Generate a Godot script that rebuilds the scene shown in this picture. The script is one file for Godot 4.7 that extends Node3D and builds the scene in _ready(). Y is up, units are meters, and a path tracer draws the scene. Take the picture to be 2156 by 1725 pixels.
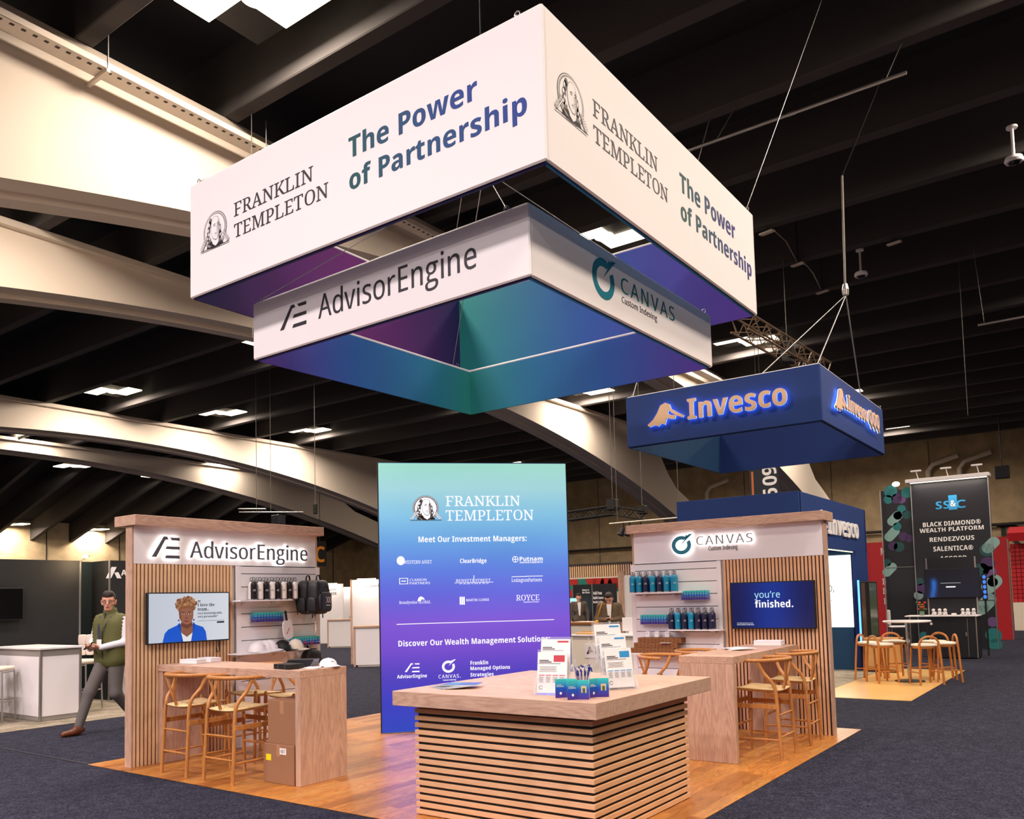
extends Node3D
# Trade show booth under paired concrete arches. Metres, y up, camera at (0, 1.6, 0).
const F := 1763.5          # focal length in pixels of the 2156 x 1725 frame
const CX := 1078.0
const CY := 1144.8
const EYE := Vector3(0, 1.6, 0)
var CB := Basis.from_euler(Vector3(deg_to_rad(3.744), deg_to_rad(35.796), deg_to_rad(-1.445)))
var M := {}
var fonts := {}
var text_cache := {}
var rng := RandomNumberGenerator.new()

# ---------- pixel to point, on a known plane ----------
func ray(px: float, py: float) -> Vector3:
	return CB * Vector3((px - CX) / F, -(py - CY) / F, -1.0)
func on_x(px: float, py: float, v: float) -> Vector3:
	var d := ray(px, py)
	return EYE + d * ((v - EYE.x) / d.x)
func on_y(px: float, py: float, v: float) -> Vector3:
	var d := ray(px, py)
	return EYE + d * ((v - EYE.y) / d.y)
func on_z(px: float, py: float, v: float) -> Vector3:
	var d := ray(px, py)
	return EYE + d * ((v - EYE.z) / d.z)

# ---------- mesh building ----------
class MB:
	var v := PackedVector3Array()
	var n := PackedVector3Array()
	var u := PackedVector2Array()
	var c := PackedColorArray()
	var ix := PackedInt32Array()
	var col := Color.WHITE
	var xf := Transform3D()
	func vert(p: Vector3, nn: Vector3, uv := Vector2.ZERO) -> int:
		v.append(xf * p)
		n.append((xf.basis * nn).normalized())
		u.append(uv)
		c.append(col)
		return v.size() - 1
	func face(a: int, b: int, d: int) -> void:
		var g := (v[d] - v[a]).cross(v[b] - v[a])
		if g.dot(n[a] + n[b] + n[d]) < 0.0:
			ix.append_array([a, d, b])
		else:
			ix.append_array([a, b, d])
	func tri(a: Vector3, b: Vector3, d: Vector3, nn: Vector3) -> void:
		var i := vert(a, nn)
		vert(b, nn)
		vert(d, nn)
		face(i, i + 1, i + 2)
	func quad(a: Vector3, b: Vector3, d: Vector3, e: Vector3, nn: Vector3) -> void:
		var i := vert(a, nn, Vector2(0, 1))
		vert(b, nn, Vector2(1, 1))
		vert(d, nn, Vector2(1, 0))
		vert(e, nn, Vector2(0, 0))
		face(i, i + 1, i + 2)
		face(i, i + 2, i + 3)
	func box(ctr: Vector3, size: Vector3, bev := 0.0) -> MB:
		var h := size / 2.0
		var b: float = minf(bev, minf(h.x, minf(h.y, h.z)) * 0.8)
		for ax in 3:
			var a1 := (ax + 1) % 3
			var a2 := (ax + 2) % 3
			for s in [-1.0, 1.0]:
				var nn := Vector3.ZERO
				nn[ax] = s
				var p := []
				for q in [[-1.0, -1.0], [1.0, -1.0], [1.0, 1.0], [-1.0, 1.0]]:
					var r := Vector3.ZERO
					r[ax] = s * h[ax]
					r[a1] = q[0] * (h[a1] - b)
					r[a2] = q[1] * (h[a2] - b)
					p.append(ctr + r)
				quad(p[0], p[1], p[2], p[3], nn)
				if b > 0.0:
					for t in [-1.0, 1.0]:
						var en := Vector3.ZERO
						en[ax] = s
						en[a1] = t
						var e := []
						for w in [-1.0, 1.0]:
							var r1 := Vector3.ZERO
							r1[ax] = s * h[ax]
							r1[a1] = t * (h[a1] - b)
							r1[a2] = w * (h[a2] - b)
							var r2 := r1
							r2[ax] = s * (h[ax] - b)
							r2[a1] = t * h[a1]
							e.append(ctr + r1)
							e.append(ctr + r2)
						quad(e[0], e[1], e[3], e[2], en.normalized())
		if b > 0.0:
			for sx in [-1.0, 1.0]:
				for sy in [-1.0, 1.0]:
					for sz in [-1.0, 1.0]:
						var s3 := Vector3(sx, sy, sz)
						var k := ctr + s3 * (h - Vector3(b, b, b))
						tri(k + Vector3(sx * b, 0, 0), k + Vector3(0, sy * b, 0), k + Vector3(0, 0, sz * b), s3.normalized())
		return self
	func tube(pts: Array, radii, sides := 8, caps := true, flat := 1.0) -> MB:
		# flat: the section's size across the frame's second axis
		var m := pts.size()
		var start := v.size()
		var side := Vector3.ZERO
		for i in m:
			var d: Vector3 = (pts[mini(i + 1, m - 1)] - pts[maxi(i - 1, 0)]).normalized()
			if i == 0:
				side = d.cross(Vector3.UP if absf(d.y) < 0.9 else Vector3.RIGHT).normalized()
			side = (side - d * side.dot(d)).normalized()
			var up := d.cross(side).normalized()
			var r: float = radii[i] if radii is Array else radii
			for k in sides:
				var a := TAU * k / sides
				var o := side * cos(a) + up * sin(a) * flat
				vert(pts[i] + o * r, o, Vector2(float(k) / sides, float(i) / maxi(1, m - 1)))
		for i in m - 1:
			for k in sides:
				var a := start + i * sides + k
				var b := start + i * sides + (k + 1) % sides
				face(a, b, b + sides)
				face(a, b + sides, a + sides)
		if caps:
			for e in [0, m - 1]:
				var d: Vector3 = (pts[0] - pts[1]).normalized() if e == 0 else (pts[m - 1] - pts[m - 2]).normalized()
				var first := -1
				for k in sides:
					v.append(v[start + e * sides + k])
					n.append((xf.basis * d).normalized())
					u.append(Vector2.ZERO)
					c.append(col)
					if k == 0:
						first = v.size() - 1
				for k in range(1, sides - 1):
					face(first, first + k, first + k + 1)
		return self
	func lathe(prof: Array, sides := 20, ctr := Vector3.ZERO) -> MB:
		# prof: [radius, height] pairs from the bottom up; a repeated height or sharp bend keeps its crease
		for j in prof.size() - 1:
			var p0: Array = prof[j]
			var p1: Array = prof[j + 1]
			var dn := Vector2(p1[1] - p0[1], p0[0] - p1[0])
			if dn.length() < 1e-7:
				continue
			dn = dn.normalized()
			var s := v.size()
			for k in sides + 1:
				var a := TAU * k / sides
				var o := Vector3(cos(a), 0, sin(a))
				var nn := o * dn.x + Vector3.UP * dn.y
				vert(ctr + o * p0[0] + Vector3.UP * p0[1], nn, Vector2(float(k) / sides, float(j) / prof.size()))
				vert(ctr + o * p1[0] + Vector3.UP * p1[1], nn, Vector2(float(k) / sides, float(j + 1) / prof.size()))
			for k in sides:
				var a := s + k * 2
				if p0[0] > 1e-6:
					face(a, a + 1, a + 2)
				if p1[0] > 1e-6:
					face(a + 1, a + 3, a + 2)
		return self
	func ball(ctr: Vector3, r: Vector3, sides := 12, rings := 8) -> MB:
		var s := v.size()
		for j in rings + 1:
			var t := PI * j / rings
			for k in sides + 1:
				var a := TAU * k / sides
				var o := Vector3(sin(t) * cos(a), cos(t), sin(t) * sin(a))
				vert(ctr + o * r, o / r, Vector2(float(k) / sides, float(j) / rings))
		for j in rings:
			for k in sides:
				var a := s + j * (sides + 1) + k
				var b := a + sides + 1
				if j > 0:
					face(a, a + 1, b + 1)
				if j < rings - 1:
					face(a, b + 1, b)
		return self
	func prism(poly: PackedVector2Array, z0: float, z1: float) -> MB:
		# polygon in x, y pushed from z0 to z1
		var tr := Geometry2D.triangulate_polygon(poly)
		for e in [[z1, 1.0], [z0, -1.0]]:
			var s := v.size()
			for p in poly:
				vert(Vector3(p.x, p.y, e[0]), Vector3(0, 0, e[1]), Vector2(p.x, -p.y))
			for k in range(0, tr.size(), 3):
				face(s + tr[k], s + tr[k + 1], s + tr[k + 2])
		var cw := Geometry2D.is_polygon_clockwise(poly)
		for k in poly.size():
			var a := poly[k]
			var b := poly[(k + 1) % poly.size()]
			var o := (b - a).orthogonal().normalized() * (-1.0 if cw else 1.0)
			o = -o if Geometry2D.is_point_in_polygon((a + b) / 2.0 + o * 0.0005, poly) else o
			quad(Vector3(a.x, a.y, z0), Vector3(b.x, b.y, z0), Vector3(b.x, b.y, z1), Vector3(a.x, a.y, z1), Vector3(o.x, o.y, 0))
		return self
	func flatpoly(poly: PackedVector2Array, z: float) -> MB:
		var tr := Geometry2D.triangulate_polygon(poly)
		var s := v.size()
		for p in poly:
			vert(Vector3(p.x, p.y, z), Vector3.BACK, Vector2(p.x, -p.y))
		for k in range(0, tr.size(), 3):
			face(s + tr[k], s + tr[k + 1], s + tr[k + 2])
		return self
	func mesh() -> ArrayMesh:
		var a := []
		a.resize(Mesh.ARRAY_MAX)
		a[Mesh.ARRAY_VERTEX] = v
		a[Mesh.ARRAY_NORMAL] = n
		a[Mesh.ARRAY_TEX_UV] = u
		a[Mesh.ARRAY_COLOR] = c
		a[Mesh.ARRAY_INDEX] = ix
		var m := ArrayMesh.new()
		m.add_surface_from_arrays(Mesh.PRIMITIVE_TRIANGLES, a)
		return m

func boxm(size: Vector3, bev := 0.0, ctr := Vector3.ZERO) -> MB:
	return MB.new().box(ctr, size, bev)

func V2(a: Array) -> PackedVector2Array:
	var r := PackedVector2Array()
	for p in a:
		r.append(Vector2(p[0], p[1]))
	return r

func ellipse(cx: float, cy: float, rx: float, ry: float, k := 28, a0 := 0.0, a1 := TAU) -> PackedVector2Array:
	var r := PackedVector2Array()
	var full := absf(a1 - a0 - TAU) < 0.001
	for i in (k if full else k + 1):
		var a := a0 + (a1 - a0) * i / k
		r.append(Vector2(cx + rx * cos(a), cy + ry * sin(a)))
	return r

func ring(mb: MB, cx: float, cy: float, rx: float, ry: float, w: float, z0: float, z1: float, a0 := 0.0, a1 := TAU, k := 36) -> void:
	for i in k:
		var t0 := a0 + (a1 - a0) * i / k
		var t1 := a0 + (a1 - a0) * (i + 1) / k
		mb.prism(V2([[cx + rx * cos(t0), cy + ry * sin(t0)], [cx + rx * cos(t1), cy + ry * sin(t1)], [cx + (rx - w) * cos(t1), cy + (ry - w) * sin(t1)], [cx + (rx - w) * cos(t0), cy + (ry - w) * sin(t0)]]), z0, z1)

# ---------- nodes ----------
func put(parent: Node, called: String, what, m: Material, at := Vector3.ZERO, rot := Vector3.ZERO) -> MeshInstance3D:
	var o := MeshInstance3D.new()
	o.name = called
	o.mesh = what.mesh() if what is MB else what
	o.material_override = m
	o.position = at
	o.rotation = rot
	parent.add_child(o, true)
	return o

func thing(called: String, label: String, category: String, at := Vector3.ZERO, turn := 0.0, group := "") -> Node3D:
	var o := Node3D.new()
	o.name = called
	add_child(o, true)
	o.position = at
	o.rotation.y = turn
	o.set_meta("label", label)
	o.set_meta("category", category)
	if group:
		o.set_meta("group", group)
	return o

func copy_of(o: Node3D, label: String, at: Vector3, turn := 0.0, group := "") -> Node3D:
	var r: Node3D = o.duplicate()
	r.name = str(o.name).rstrip("0123456789")
	add_child(r, true)
	r.position = at
	r.rotation.y = turn
	if label:
		r.set_meta("label", label)
	if group:
		r.set_meta("group", group)
	return r

func structure(called: String) -> Node3D:
	var o := Node3D.new()
	o.name = called
	add_child(o, true)
	o.set_meta("kind", "structure")
	return o

# ---------- materials and textures ----------
func srgb(r: float, g: float, b: float) -> Color:
	return Color(r / 255.0, g / 255.0, b / 255.0)

func flat(c: Color, rough := 0.6, metal := 0.0, spec := 0.5) -> StandardMaterial3D:
	var m := StandardMaterial3D.new()
	m.albedo_color = c
	m.roughness = rough
	m.metallic = metal
	m.metallic_specular = spec
	return m

func glow(c: Color, energy: float, tex: Texture2D = null) -> StandardMaterial3D:
	var m := flat(Color(0.02, 0.02, 0.02), 0.5)
	m.emission_enabled = true
	m.emission = c
	m.emission_energy_multiplier = energy
	if tex:
		m.emission_texture = tex
		m.emission_operator = BaseMaterial3D.EMISSION_OP_MULTIPLY
	return m

func vcol(rough := 0.7) -> StandardMaterial3D:
	var m := flat(Color.WHITE, rough)
	m.vertex_color_use_as_albedo = true
	return m

func noise_bytes(sd: int, freq: float, w: int, h: int, kind := FastNoiseLite.TYPE_SIMPLEX_SMOOTH, oct := 4, warp := 0.0) -> PackedByteArray:
	var f := FastNoiseLite.new()
	f.seed = sd
	f.noise_type = kind
	f.frequency = freq
	f.fractal_octaves = oct
	if warp > 0.0:
		f.domain_warp_enabled = true
		f.domain_warp_amplitude = warp
		f.domain_warp_frequency = freq * 0.7
	var im := f.get_seamless_image(w, h)
	im.convert(Image.FORMAT_L8)
	return im.get_data()

func tex_from(w: int, h: int, pick: Callable) -> ImageTexture:
	var d := PackedByteArray()
	d.resize(w * h * 3)
	for i in w * h:
		var c: Color = pick.call(i)
		d[i * 3] = c.r8
		d[i * 3 + 1] = c.g8
		d[i * 3 + 2] = c.b8
	return ImageTexture.create_from_image(Image.create_from_data(w, h, false, Image.FORMAT_RGB8, d))

func wood_texture(sd: int, dark: Color, light: Color, rings: float) -> ImageTexture:
	var w := 512
	var a := noise_bytes(sd, 0.004, w, w, FastNoiseLite.TYPE_SIMPLEX_SMOOTH, 2, 40.0)
	var b := noise_bytes(sd + 1, 0.06, w, w, FastNoiseLite.TYPE_SIMPLEX_SMOOTH, 3)
	var e := noise_bytes(sd + 2, 0.012, w, w, FastNoiseLite.TYPE_SIMPLEX_SMOOTH, 2)
	var lut := []
	for k in 256:
		lut.append(dark.lerp(light, k / 255.0))
	return tex_from(w, w, func(i: int) -> Color:
		var r := fposmod(a[i] / 255.0 * rings, 1.0)
		var g := 1.0 - 0.45 * exp(-pow((r - 0.5) * 5.0, 2.0))
		var t := 0.5 * g + 0.32 * b[i] / 255.0 + 0.22 * e[i] / 255.0
		return lut[clampi(int(t * 255.0), 0, 255)])

func wood_mat(tex: Texture2D, axis: int, across: float, along: float, rough := 0.55, tint := Color.WHITE) -> StandardMaterial3D:
	var m := flat(tint, rough)
	m.albedo_texture = tex
	m.uv1_triplanar = true
	m.uv1_triplanar_sharpness = 8.0
	var s := Vector3(across, across, across)
	s[axis] = along
	m.uv1_scale = s
	return m

# ---------- lettering ----------
func font(key: String) -> Font:
	if not fonts.has(key):
		var s := SystemFont.new()
		s.font_names = PackedStringArray(["Droid Serif" if key.begins_with("serif") else "Droid Sans"])
		s.font_weight = 700 if key.contains("bold") else 400
		var f := FontVariation.new()
		f.base_font = s
		if key.contains("wide"):
			f.spacing_glyph = 7
		fonts[key] = f
	return fonts[key]

func letters(text: String, key: String, w: float, h: float, depth := 0.003, left := Color.WHITE, right := Color.WHITE) -> ArrayMesh:
	# the text fitted into w x h (h 0: kept in proportion), its left foot at the origin, facing +z
	var id := "%s|%s|%.4f|%.4f|%.4f|%s|%s" % [text, key, w, h, depth, left, right]
	if text_cache.has(id):
		return text_cache[id]
	var t := TextMesh.new()
	t.text = text
	t.font = font(key)
	t.font_size = 64
	t.pixel_size = 0.01
	t.depth = 0.1
	t.curve_step = 1.6
	t.horizontal_alignment = HORIZONTAL_ALIGNMENT_LEFT
	t.line_spacing = -8.0
	var out := ArrayMesh.new()
	var lo := Vector3(1e9, 1e9, 1e9)
	var hi := -lo
	for s in t.get_surface_count():
		for p in t.surface_get_arrays(s)[Mesh.ARRAY_VERTEX]:
			lo = lo.min(p)
			hi = hi.max(p)
	var size := hi - lo
	var sx := w / size.x
	var sy := (h / size.y) if h > 0.0 else sx
	if w <= 0.0:
		sx = sy
	var sz := depth / size.z
	var mb := MB.new()
	for s in t.get_surface_count():
		var a := t.surface_get_arrays(s)
		var base := mb.v.size()
		var vs: PackedVector3Array = a[Mesh.ARRAY_VERTEX]
		var ns: PackedVector3Array = a[Mesh.ARRAY_NORMAL]
		for i in vs.size():
			var p := vs[i] - lo
			mb.col = left.lerp(right, p.x / size.x)
			mb.vert(Vector3(p.x * sx, p.y * sy, p.z * sz), Vector3(ns[i].x / sx, ns[i].y / sy, ns[i].z / sz))
		var idx = a[Mesh.ARRAY_INDEX]
		if idx == null or idx.size() == 0:
			for i in range(0, vs.size(), 3):
				mb.ix.append_array([base + i, base + i + 1, base + i + 2])
		else:
			for i in idx:
				mb.ix.append(base + i)
	out = mb.mesh()
	text_cache[id] = out
	return out

func _ready() -> void:
	rng.seed = 7
	# camera
	var cam := Camera3D.new()
	cam.name = "camera"
	cam.projection = Camera3D.PROJECTION_FRUSTUM
	cam.near = 0.1
	cam.far = 300.0
	cam.size = 1725.0 / F * 0.1
	cam.frustum_offset = Vector2(0.0, (CY - 862.5) / F * 0.1)
	cam.transform = Transform3D(CB, EYE)
	add_child(cam)
	cam.current = true
	# air: an indoor hall, no sky
	var we := WorldEnvironment.new()
	we.name = "world_environment"
	var e := Environment.new()
	e.background_mode = Environment.BG_COLOR
	e.background_color = Color.BLACK
	e.tonemap_mode = Environment.TONE_MAPPER_LINEAR
	e.tonemap_exposure = 1.0
	e.sdfgi_enabled = true
	e.ssao_enabled = true
	e.ssil_enabled = true
	we.environment = e
	add_child(we)
	make_materials()
	ceiling_lights()
	hall()
	arches()
	rigging()
	booth_floor()
	main_signs()
	light_banner()
	wall_units()
	counter()
	tables()
	stools()
	merchandise()
	counter_items()
	left_booth()
	blue_booth()
	tower_booth()
	far_things()
	people()

const LAMP_Y := 10.85
var lamp_warm := Color(1.0, 0.92, 0.85)
var lamp_mid := Color(1.0, 0.935, 0.94)

func ceiling_lights() -> void:
	# fixtures the photograph shows, by pixel, on the ceiling; then the rest of the same grid outside the frame
	var spots := []
	for p in [[540, -5], [1272, 500], [1568, 718], [237, 825], [465, 870], [648, 907], [68, 907], [468, 967], [1235, 825]]:
		spots.append([on_y(p[0], p[1], LAMP_Y), lamp_warm, 1.0])
	for p in [[157, 982, 9.95], [338, 1003, 9.95], [490, 1022, 9.95], [25, 1105, 7.45], [195, 1116, 7.45], [686, 1146, 7.45], [784, 1151, 7.45]]:
		spots.append([on_y(p[0], p[1], p[2]), lamp_warm, 0.8])
	for q in [[0.9, -13.35], [0.9, -18.75], [0.9, -29.55], [0.9, -45.75], [-10.2, -40.35], [-10.2, -51.15], [-23.5, -7.95], [-23.5, -18.75], [-23.5, -29.55], [-23.5, -48.45], [-33.6, -45.75], [-16.5, -7.95], [-16.5, -18.75]]:
		spots.append([Vector3(q[0], LAMP_Y, q[1]), lamp_warm, 1.0])
	for q in [[3.6, -2.55], [3.6, -7.95], [14.4, -5.25], [14.4, 5.55]]:
		spots.append([Vector3(q[0], LAMP_Y, q[1]), lamp_warm, 1.2])
	for q in [[-10.2, 2.85], [-4.6, 2.85], [-10.2, 10.95], [-4.6, 10.95], [0.9, 8.25], [-4.6, 19.05], [-20.0, 8.25], [5.0, 16.35]]:
		spots.append([Vector3(q[0], LAMP_Y, q[1]), lamp_mid, 1.5])
	var proto: Node3D = null
	for s in spots:
		var at: Vector3 = s[0]
		if proto == null:
			proto = thing("ceiling_light", "warm ceiling light of a round lamp between two flat panels", "light", at, 0.0, "ceiling lights between the roof beams")
			put(proto, "mounting_plate", boxm(Vector3(1.9, 0.05, 1.5), 0.01, Vector3(0, 0.07, 0)), M.black_metal)
			for k in [1.0, -1.0]:
				put(proto, "panel", boxm(Vector3(1.25, 0.045, 0.62), 0.006, Vector3(0.42 * k, 0.02, -0.42 * k)), M.lamp_panel)
			put(proto, "round_lamp", MB.new().lathe([[0.0, -0.06], [0.16, -0.05], [0.25, 0.0], [0.25, 0.045], [0.0, 0.045]], 24), M.lamp_panel)
			put(proto, "drop_rod", MB.new().tube([Vector3(0, 0.09, 0), Vector3(0, 0.86, 0)], 0.02, 6), M.black_metal)
		else:
			copy_of(proto, "", at)
		var l := AreaLight3D.new()
		l.name = "lamp_light"
		l.area_size = Vector2(1.6, 1.2)
		l.area_normalize_energy = true
		l.light_color = s[1]
		l.light_energy = LAMP_ENERGY * s[2]
		l.shadow_enabled = true
		l.area_range = 120.0
		l.position = at + Vector3(0, -0.09, 0)
		l.rotation.x = -PI / 2
		add_child(l, true)

const LAMP_ENERGY := 60.0

func make_materials() -> void:
	M.lamp_panel = glow(Color(1.0, 0.93, 0.8), 4.0)
	M.black_metal = flat(srgb(28, 27, 28), 0.5, 0.2)
	M.ceiling = flat(srgb(34, 35, 40), 0.95)
	M.beam = flat(srgb(70, 67, 66), 0.9)
	M.arch = flat(srgb(226, 214, 198), 0.85)
	var spk := noise_bytes(91, 0.25, 256, 256, FastNoiseLite.TYPE_VALUE, 2)
	var spk2 := noise_bytes(92, 0.012, 256, 256, FastNoiseLite.TYPE_SIMPLEX_SMOOTH, 3)
	M.concrete = flat(srgb(214, 190, 150), 0.9)
	M.concrete.albedo_texture = tex_from(256, 256, func(i: int) -> Color:
		var t := 0.86 + 0.14 * spk2[i] / 255.0 - 0.05 * spk[i] / 255.0
		return Color(t, t, t))
	M.concrete.uv1_triplanar = true
	M.concrete.uv1_world_triplanar = true
	M.concrete.uv1_scale = Vector3(0.3, 0.3, 0.3)
	var fl1 := noise_bytes(11, 0.33, 512, 512, FastNoiseLite.TYPE_VALUE, 3)
	var fl2 := noise_bytes(12, 0.02, 512, 512, FastNoiseLite.TYPE_SIMPLEX_SMOOTH, 3)
	var navy := []
	for k in 256:
		var t := pow(k / 255.0, 1.4)
		navy.append(srgb(22, 23, 34).lerp(srgb(98, 100, 118), t))
	M.carpet = flat(Color.WHITE, 1.0, 0.0, 0.2)
	M.carpet.albedo_texture = tex_from(512, 512, func(i: int) -> Color: return navy[clampi(int(fl1[i] * 0.85 + (fl2[i] - 128) * 0.18), 0, 255)])
	M.carpet.uv1_triplanar = true
	M.carpet.uv1_world_triplanar = true
	M.carpet.uv1_scale = Vector3(0.55, 0.55, 0.55)
	M.carpet.heightmap_enabled = true
	M.carpet.heightmap_scale = 0.6
	M.carpet.heightmap_texture = M.carpet.albedo_texture
	var pale := []
	for k in 256:
		pale.append(srgb(112, 104, 90).lerp(srgb(186, 176, 158), k / 255.0))
	M.pale_carpet = flat(Color.WHITE, 1.0, 0.0, 0.2)
	M.pale_carpet.albedo_texture = tex_from(256, 256, func(i: int) -> Color: return pale[clampi(int(spk[i] * 0.5 + spk2[i] * 0.5), 0, 255)])
	M.pale_carpet.uv1_triplanar = true
	M.pale_carpet.uv1_world_triplanar = true
	M.pale_carpet.uv1_scale = Vector3(0.8, 0.8, 0.8)
	M.oak_tex = wood_texture(31, srgb(146, 112, 96), srgb(214, 178, 152), 9.0)
	M.oak_x = wood_mat(M.oak_tex, 0, 1.6, 0.22)
	M.oak_y = wood_mat(M.oak_tex, 1, 1.6, 0.22)
	M.oak_z = wood_mat(M.oak_tex, 2, 1.6, 0.22)
	M.slat_tex = wood_texture(41, srgb(206, 160, 118), srgb(240, 202, 160), 4.0)
	M.slat_y = wood_mat(M.slat_tex, 1, 1.2, 0.15, 0.6)
	M.slat_pink_y = wood_mat(M.slat_tex, 1, 1.2, 0.15, 0.6, srgb(250, 236, 232))
	M.slat_x = wood_mat(M.slat_tex, 0, 1.2, 0.15, 0.6, srgb(250, 238, 232))
	M.slat_z = wood_mat(M.slat_tex, 2, 1.2, 0.15, 0.6, srgb(250, 236, 226))
	M.stool_tex = wood_texture(51, srgb(152, 94, 44), srgb(204, 142, 78), 5.0)
	M.stool = wood_mat(M.stool_tex, 1, 4.0, 0.6, 0.4)
	M.plank_tex = wood_texture(61, srgb(112, 66, 28), srgb(216, 158, 88), 6.0)
	for k in 6:
		var m := wood_mat(M.plank_tex, 2, 2.2, 0.35, 0.32, [srgb(255, 250, 240), srgb(232, 214, 196), srgb(255, 236, 208), srgb(214, 188, 160), srgb(246, 226, 186), srgb(255, 244, 220)][k])
		m.uv1_world_triplanar = true
		m.uv1_offset = Vector3(0.37 * k, 0.13 * k, 0.21 * k)
		M["plank_%d" % k] = m
	M.white = flat(srgb(236, 232, 234), 0.55)
	M.sign_white = flat(srgb(240, 236, 236), 0.8)
	M.white_gloss = flat(srgb(240, 238, 238), 0.3)
	M.black = flat(srgb(14, 13, 14), 0.6)
	M.ink = flat(srgb(26, 22, 34), 0.6)
	M.groove = flat(srgb(52, 46, 48), 0.7)
	M.steel = flat(srgb(180, 178, 176), 0.35, 0.9)
	M.chrome = flat(srgb(205, 205, 205), 0.15, 1.0)
	M.cable = flat(srgb(120, 116, 110), 0.5, 0.6)
	M.tint = vcol(0.75)
	M.tint_gloss = vcol(0.35)
	M.blue = flat(srgb(10, 52, 122), 0.7)
	M.blue_dark = flat(srgb(14, 66, 104), 0.7)
	M.red = flat(srgb(186, 22, 34), 0.6)
	M.navy_black = flat(srgb(20, 22, 30), 0.5)
	M.dark_wall = flat(srgb(26, 28, 30), 0.7)
	M.dark_green = flat(srgb(14, 34, 40), 0.7)
	M.cardboard = flat(srgb(150, 108, 78), 0.85)
	M.box_brown = flat(srgb(132, 84, 44), 0.8)
	M.cream = flat(srgb(232, 222, 204), 0.7)
	M.seat_white = flat(srgb(226, 214, 200), 0.7)
	M.paper = flat(srgb(240, 238, 236), 0.7)
	M.screen_off = flat(srgb(8, 9, 14), 0.15)
	M.clear = flat(Color(0.92, 0.95, 0.97, 0.12), 0.05)
	M.clear.transparency = BaseMaterial3D.TRANSPARENCY_ALPHA
	M.text_white = flat(srgb(245, 245, 245), 0.6)

func hall() -> void:
	var x0 := -62.0
	var x1 := 32.0
	var z0 := -59.0
	var z1 := 27.0
	var f := structure("floor")
	put(f, "carpet", boxm(Vector3(x1 - x0, 0.2, z1 - z0), 0.0, Vector3((x0 + x1) / 2, -0.1, (z0 + z1) / 2)), M.carpet)
	# carpet seams are cut edges: thin raised lips
	put(f, "carpet_seam", boxm(Vector3(3.3, 0.006, 0.02), 0.0, Vector3(-10.35, 0.003, -4.52)), M.ink)
	var wl := structure("wall_left")
	put(wl, "wall_panel", boxm(Vector3(0.4, 12.4, z1 - z0), 0.0, Vector3(x0 - 0.2, 6.2, (z0 + z1) / 2)), M.concrete)
	for k in 12:
		put(wl, "joint_strip", boxm(Vector3(0.05, 8.0, 0.06), 0.0, Vector3(x0 + 0.02, 4.0, z0 + 3.0 + k * 5.4)), M.groove)
	var wb := structure("wall_back")
	put(wb, "wall_panel", boxm(Vector3(x1 - x0, 12.4, 0.4), 0.0, Vector3((x0 + x1) / 2, 6.2, z0 - 0.2)), M.concrete)
	for k in 12:
		put(wb, "joint_strip", boxm(Vector3(0.05, 11.0, 0.04), 0.0, Vector3(-46.0 + k * 6.1, 5.5, z0 + 0.02)), M.cable)
	put(wb, "conduit", MB.new().tube([Vector3(-40, 5.35, z0 + 0.35), Vector3(20, 5.35, z0 + 0.35)], 0.09, 8), M.groove)
	for x in [-24.3, -9.4, -7.6]:
		put(wb, "pipe", MB.new().tube([Vector3(x, 0, z0 + 0.5), Vector3(x, 9.0, z0 + 0.5), Vector3(x + 0.3, 9.4, z0 + 0.6), Vector3(x + 1.8, 9.8, z0 + 0.8)], 0.16, 8), M.arch)
	put(wb, "letter", letters("R", "serif", 1.55, 1.55, 0.05), M.groove, Vector3(-5.85, 3.75, z0 + 0.06))
	put(wb, "letter", letters("O", "serif", 1.9, 1.75, 0.05), M.groove, Vector3(-3.85, 3.65, z0 + 0.06))
	var wr := structure("wall_right")
	put(wr, "wall_panel", boxm(Vector3(0.4, 12.4, z1 - z0), 0.0, Vector3(x1 + 0.2, 6.2, (z0 + z1) / 2)), M.concrete)
	var wf := structure("wall_front")
	put(wf, "wall_panel", boxm(Vector3(x1 - x0, 12.4, 0.4), 0.0, Vector3((x0 + x1) / 2, 6.2, z1 + 0.2)), M.concrete)
	var c := structure("ceiling")
	var xs := -48.5
	put(c, "slab", boxm(Vector3(x1 - xs + 0.4, 0.3, z1 - z0 + 0.8), 0.0, Vector3((x1 + xs) / 2 + 0.2, 11.9, (z0 + z1) / 2)), M.ceiling)
	# the roof falls towards the left wall
	var slope := atan2(10.45 - 6.57, xs - x0)
	var run := (xs - x0) / cos(slope)
	put(c, "sloping_slab", boxm(Vector3(run + 0.8, 0.3, z1 - z0 + 0.8)), M.ceiling, Vector3((xs + x0) / 2 - 0.3, (10.45 + 6.57) / 2 + 1.4, (z0 + z1) / 2), Vector3(0, 0, slope))
	var bm := boxm(Vector3(x1 - xs, 1.3, 0.3), 0.02)
	var bs := boxm(Vector3(run + 0.4, 1.3, 0.3), 0.02)
	var bmm := bm.mesh()
	var bsm := bs.mesh()
	for k in range(-15, 17):
		var z := -14.53 + 2.7 * k
		if z < z0 + 0.3 or z > z1:
			continue
		put(c, "beam", bmm, M.beam, Vector3((x1 + xs) / 2, 10.5 + 0.65, z))
		put(c, "sloping_beam", bsm, M.beam, Vector3((xs + x0) / 2, (10.45 + 6.57) / 2 + 0.62, z), Vector3(0, 0, slope))

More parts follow.
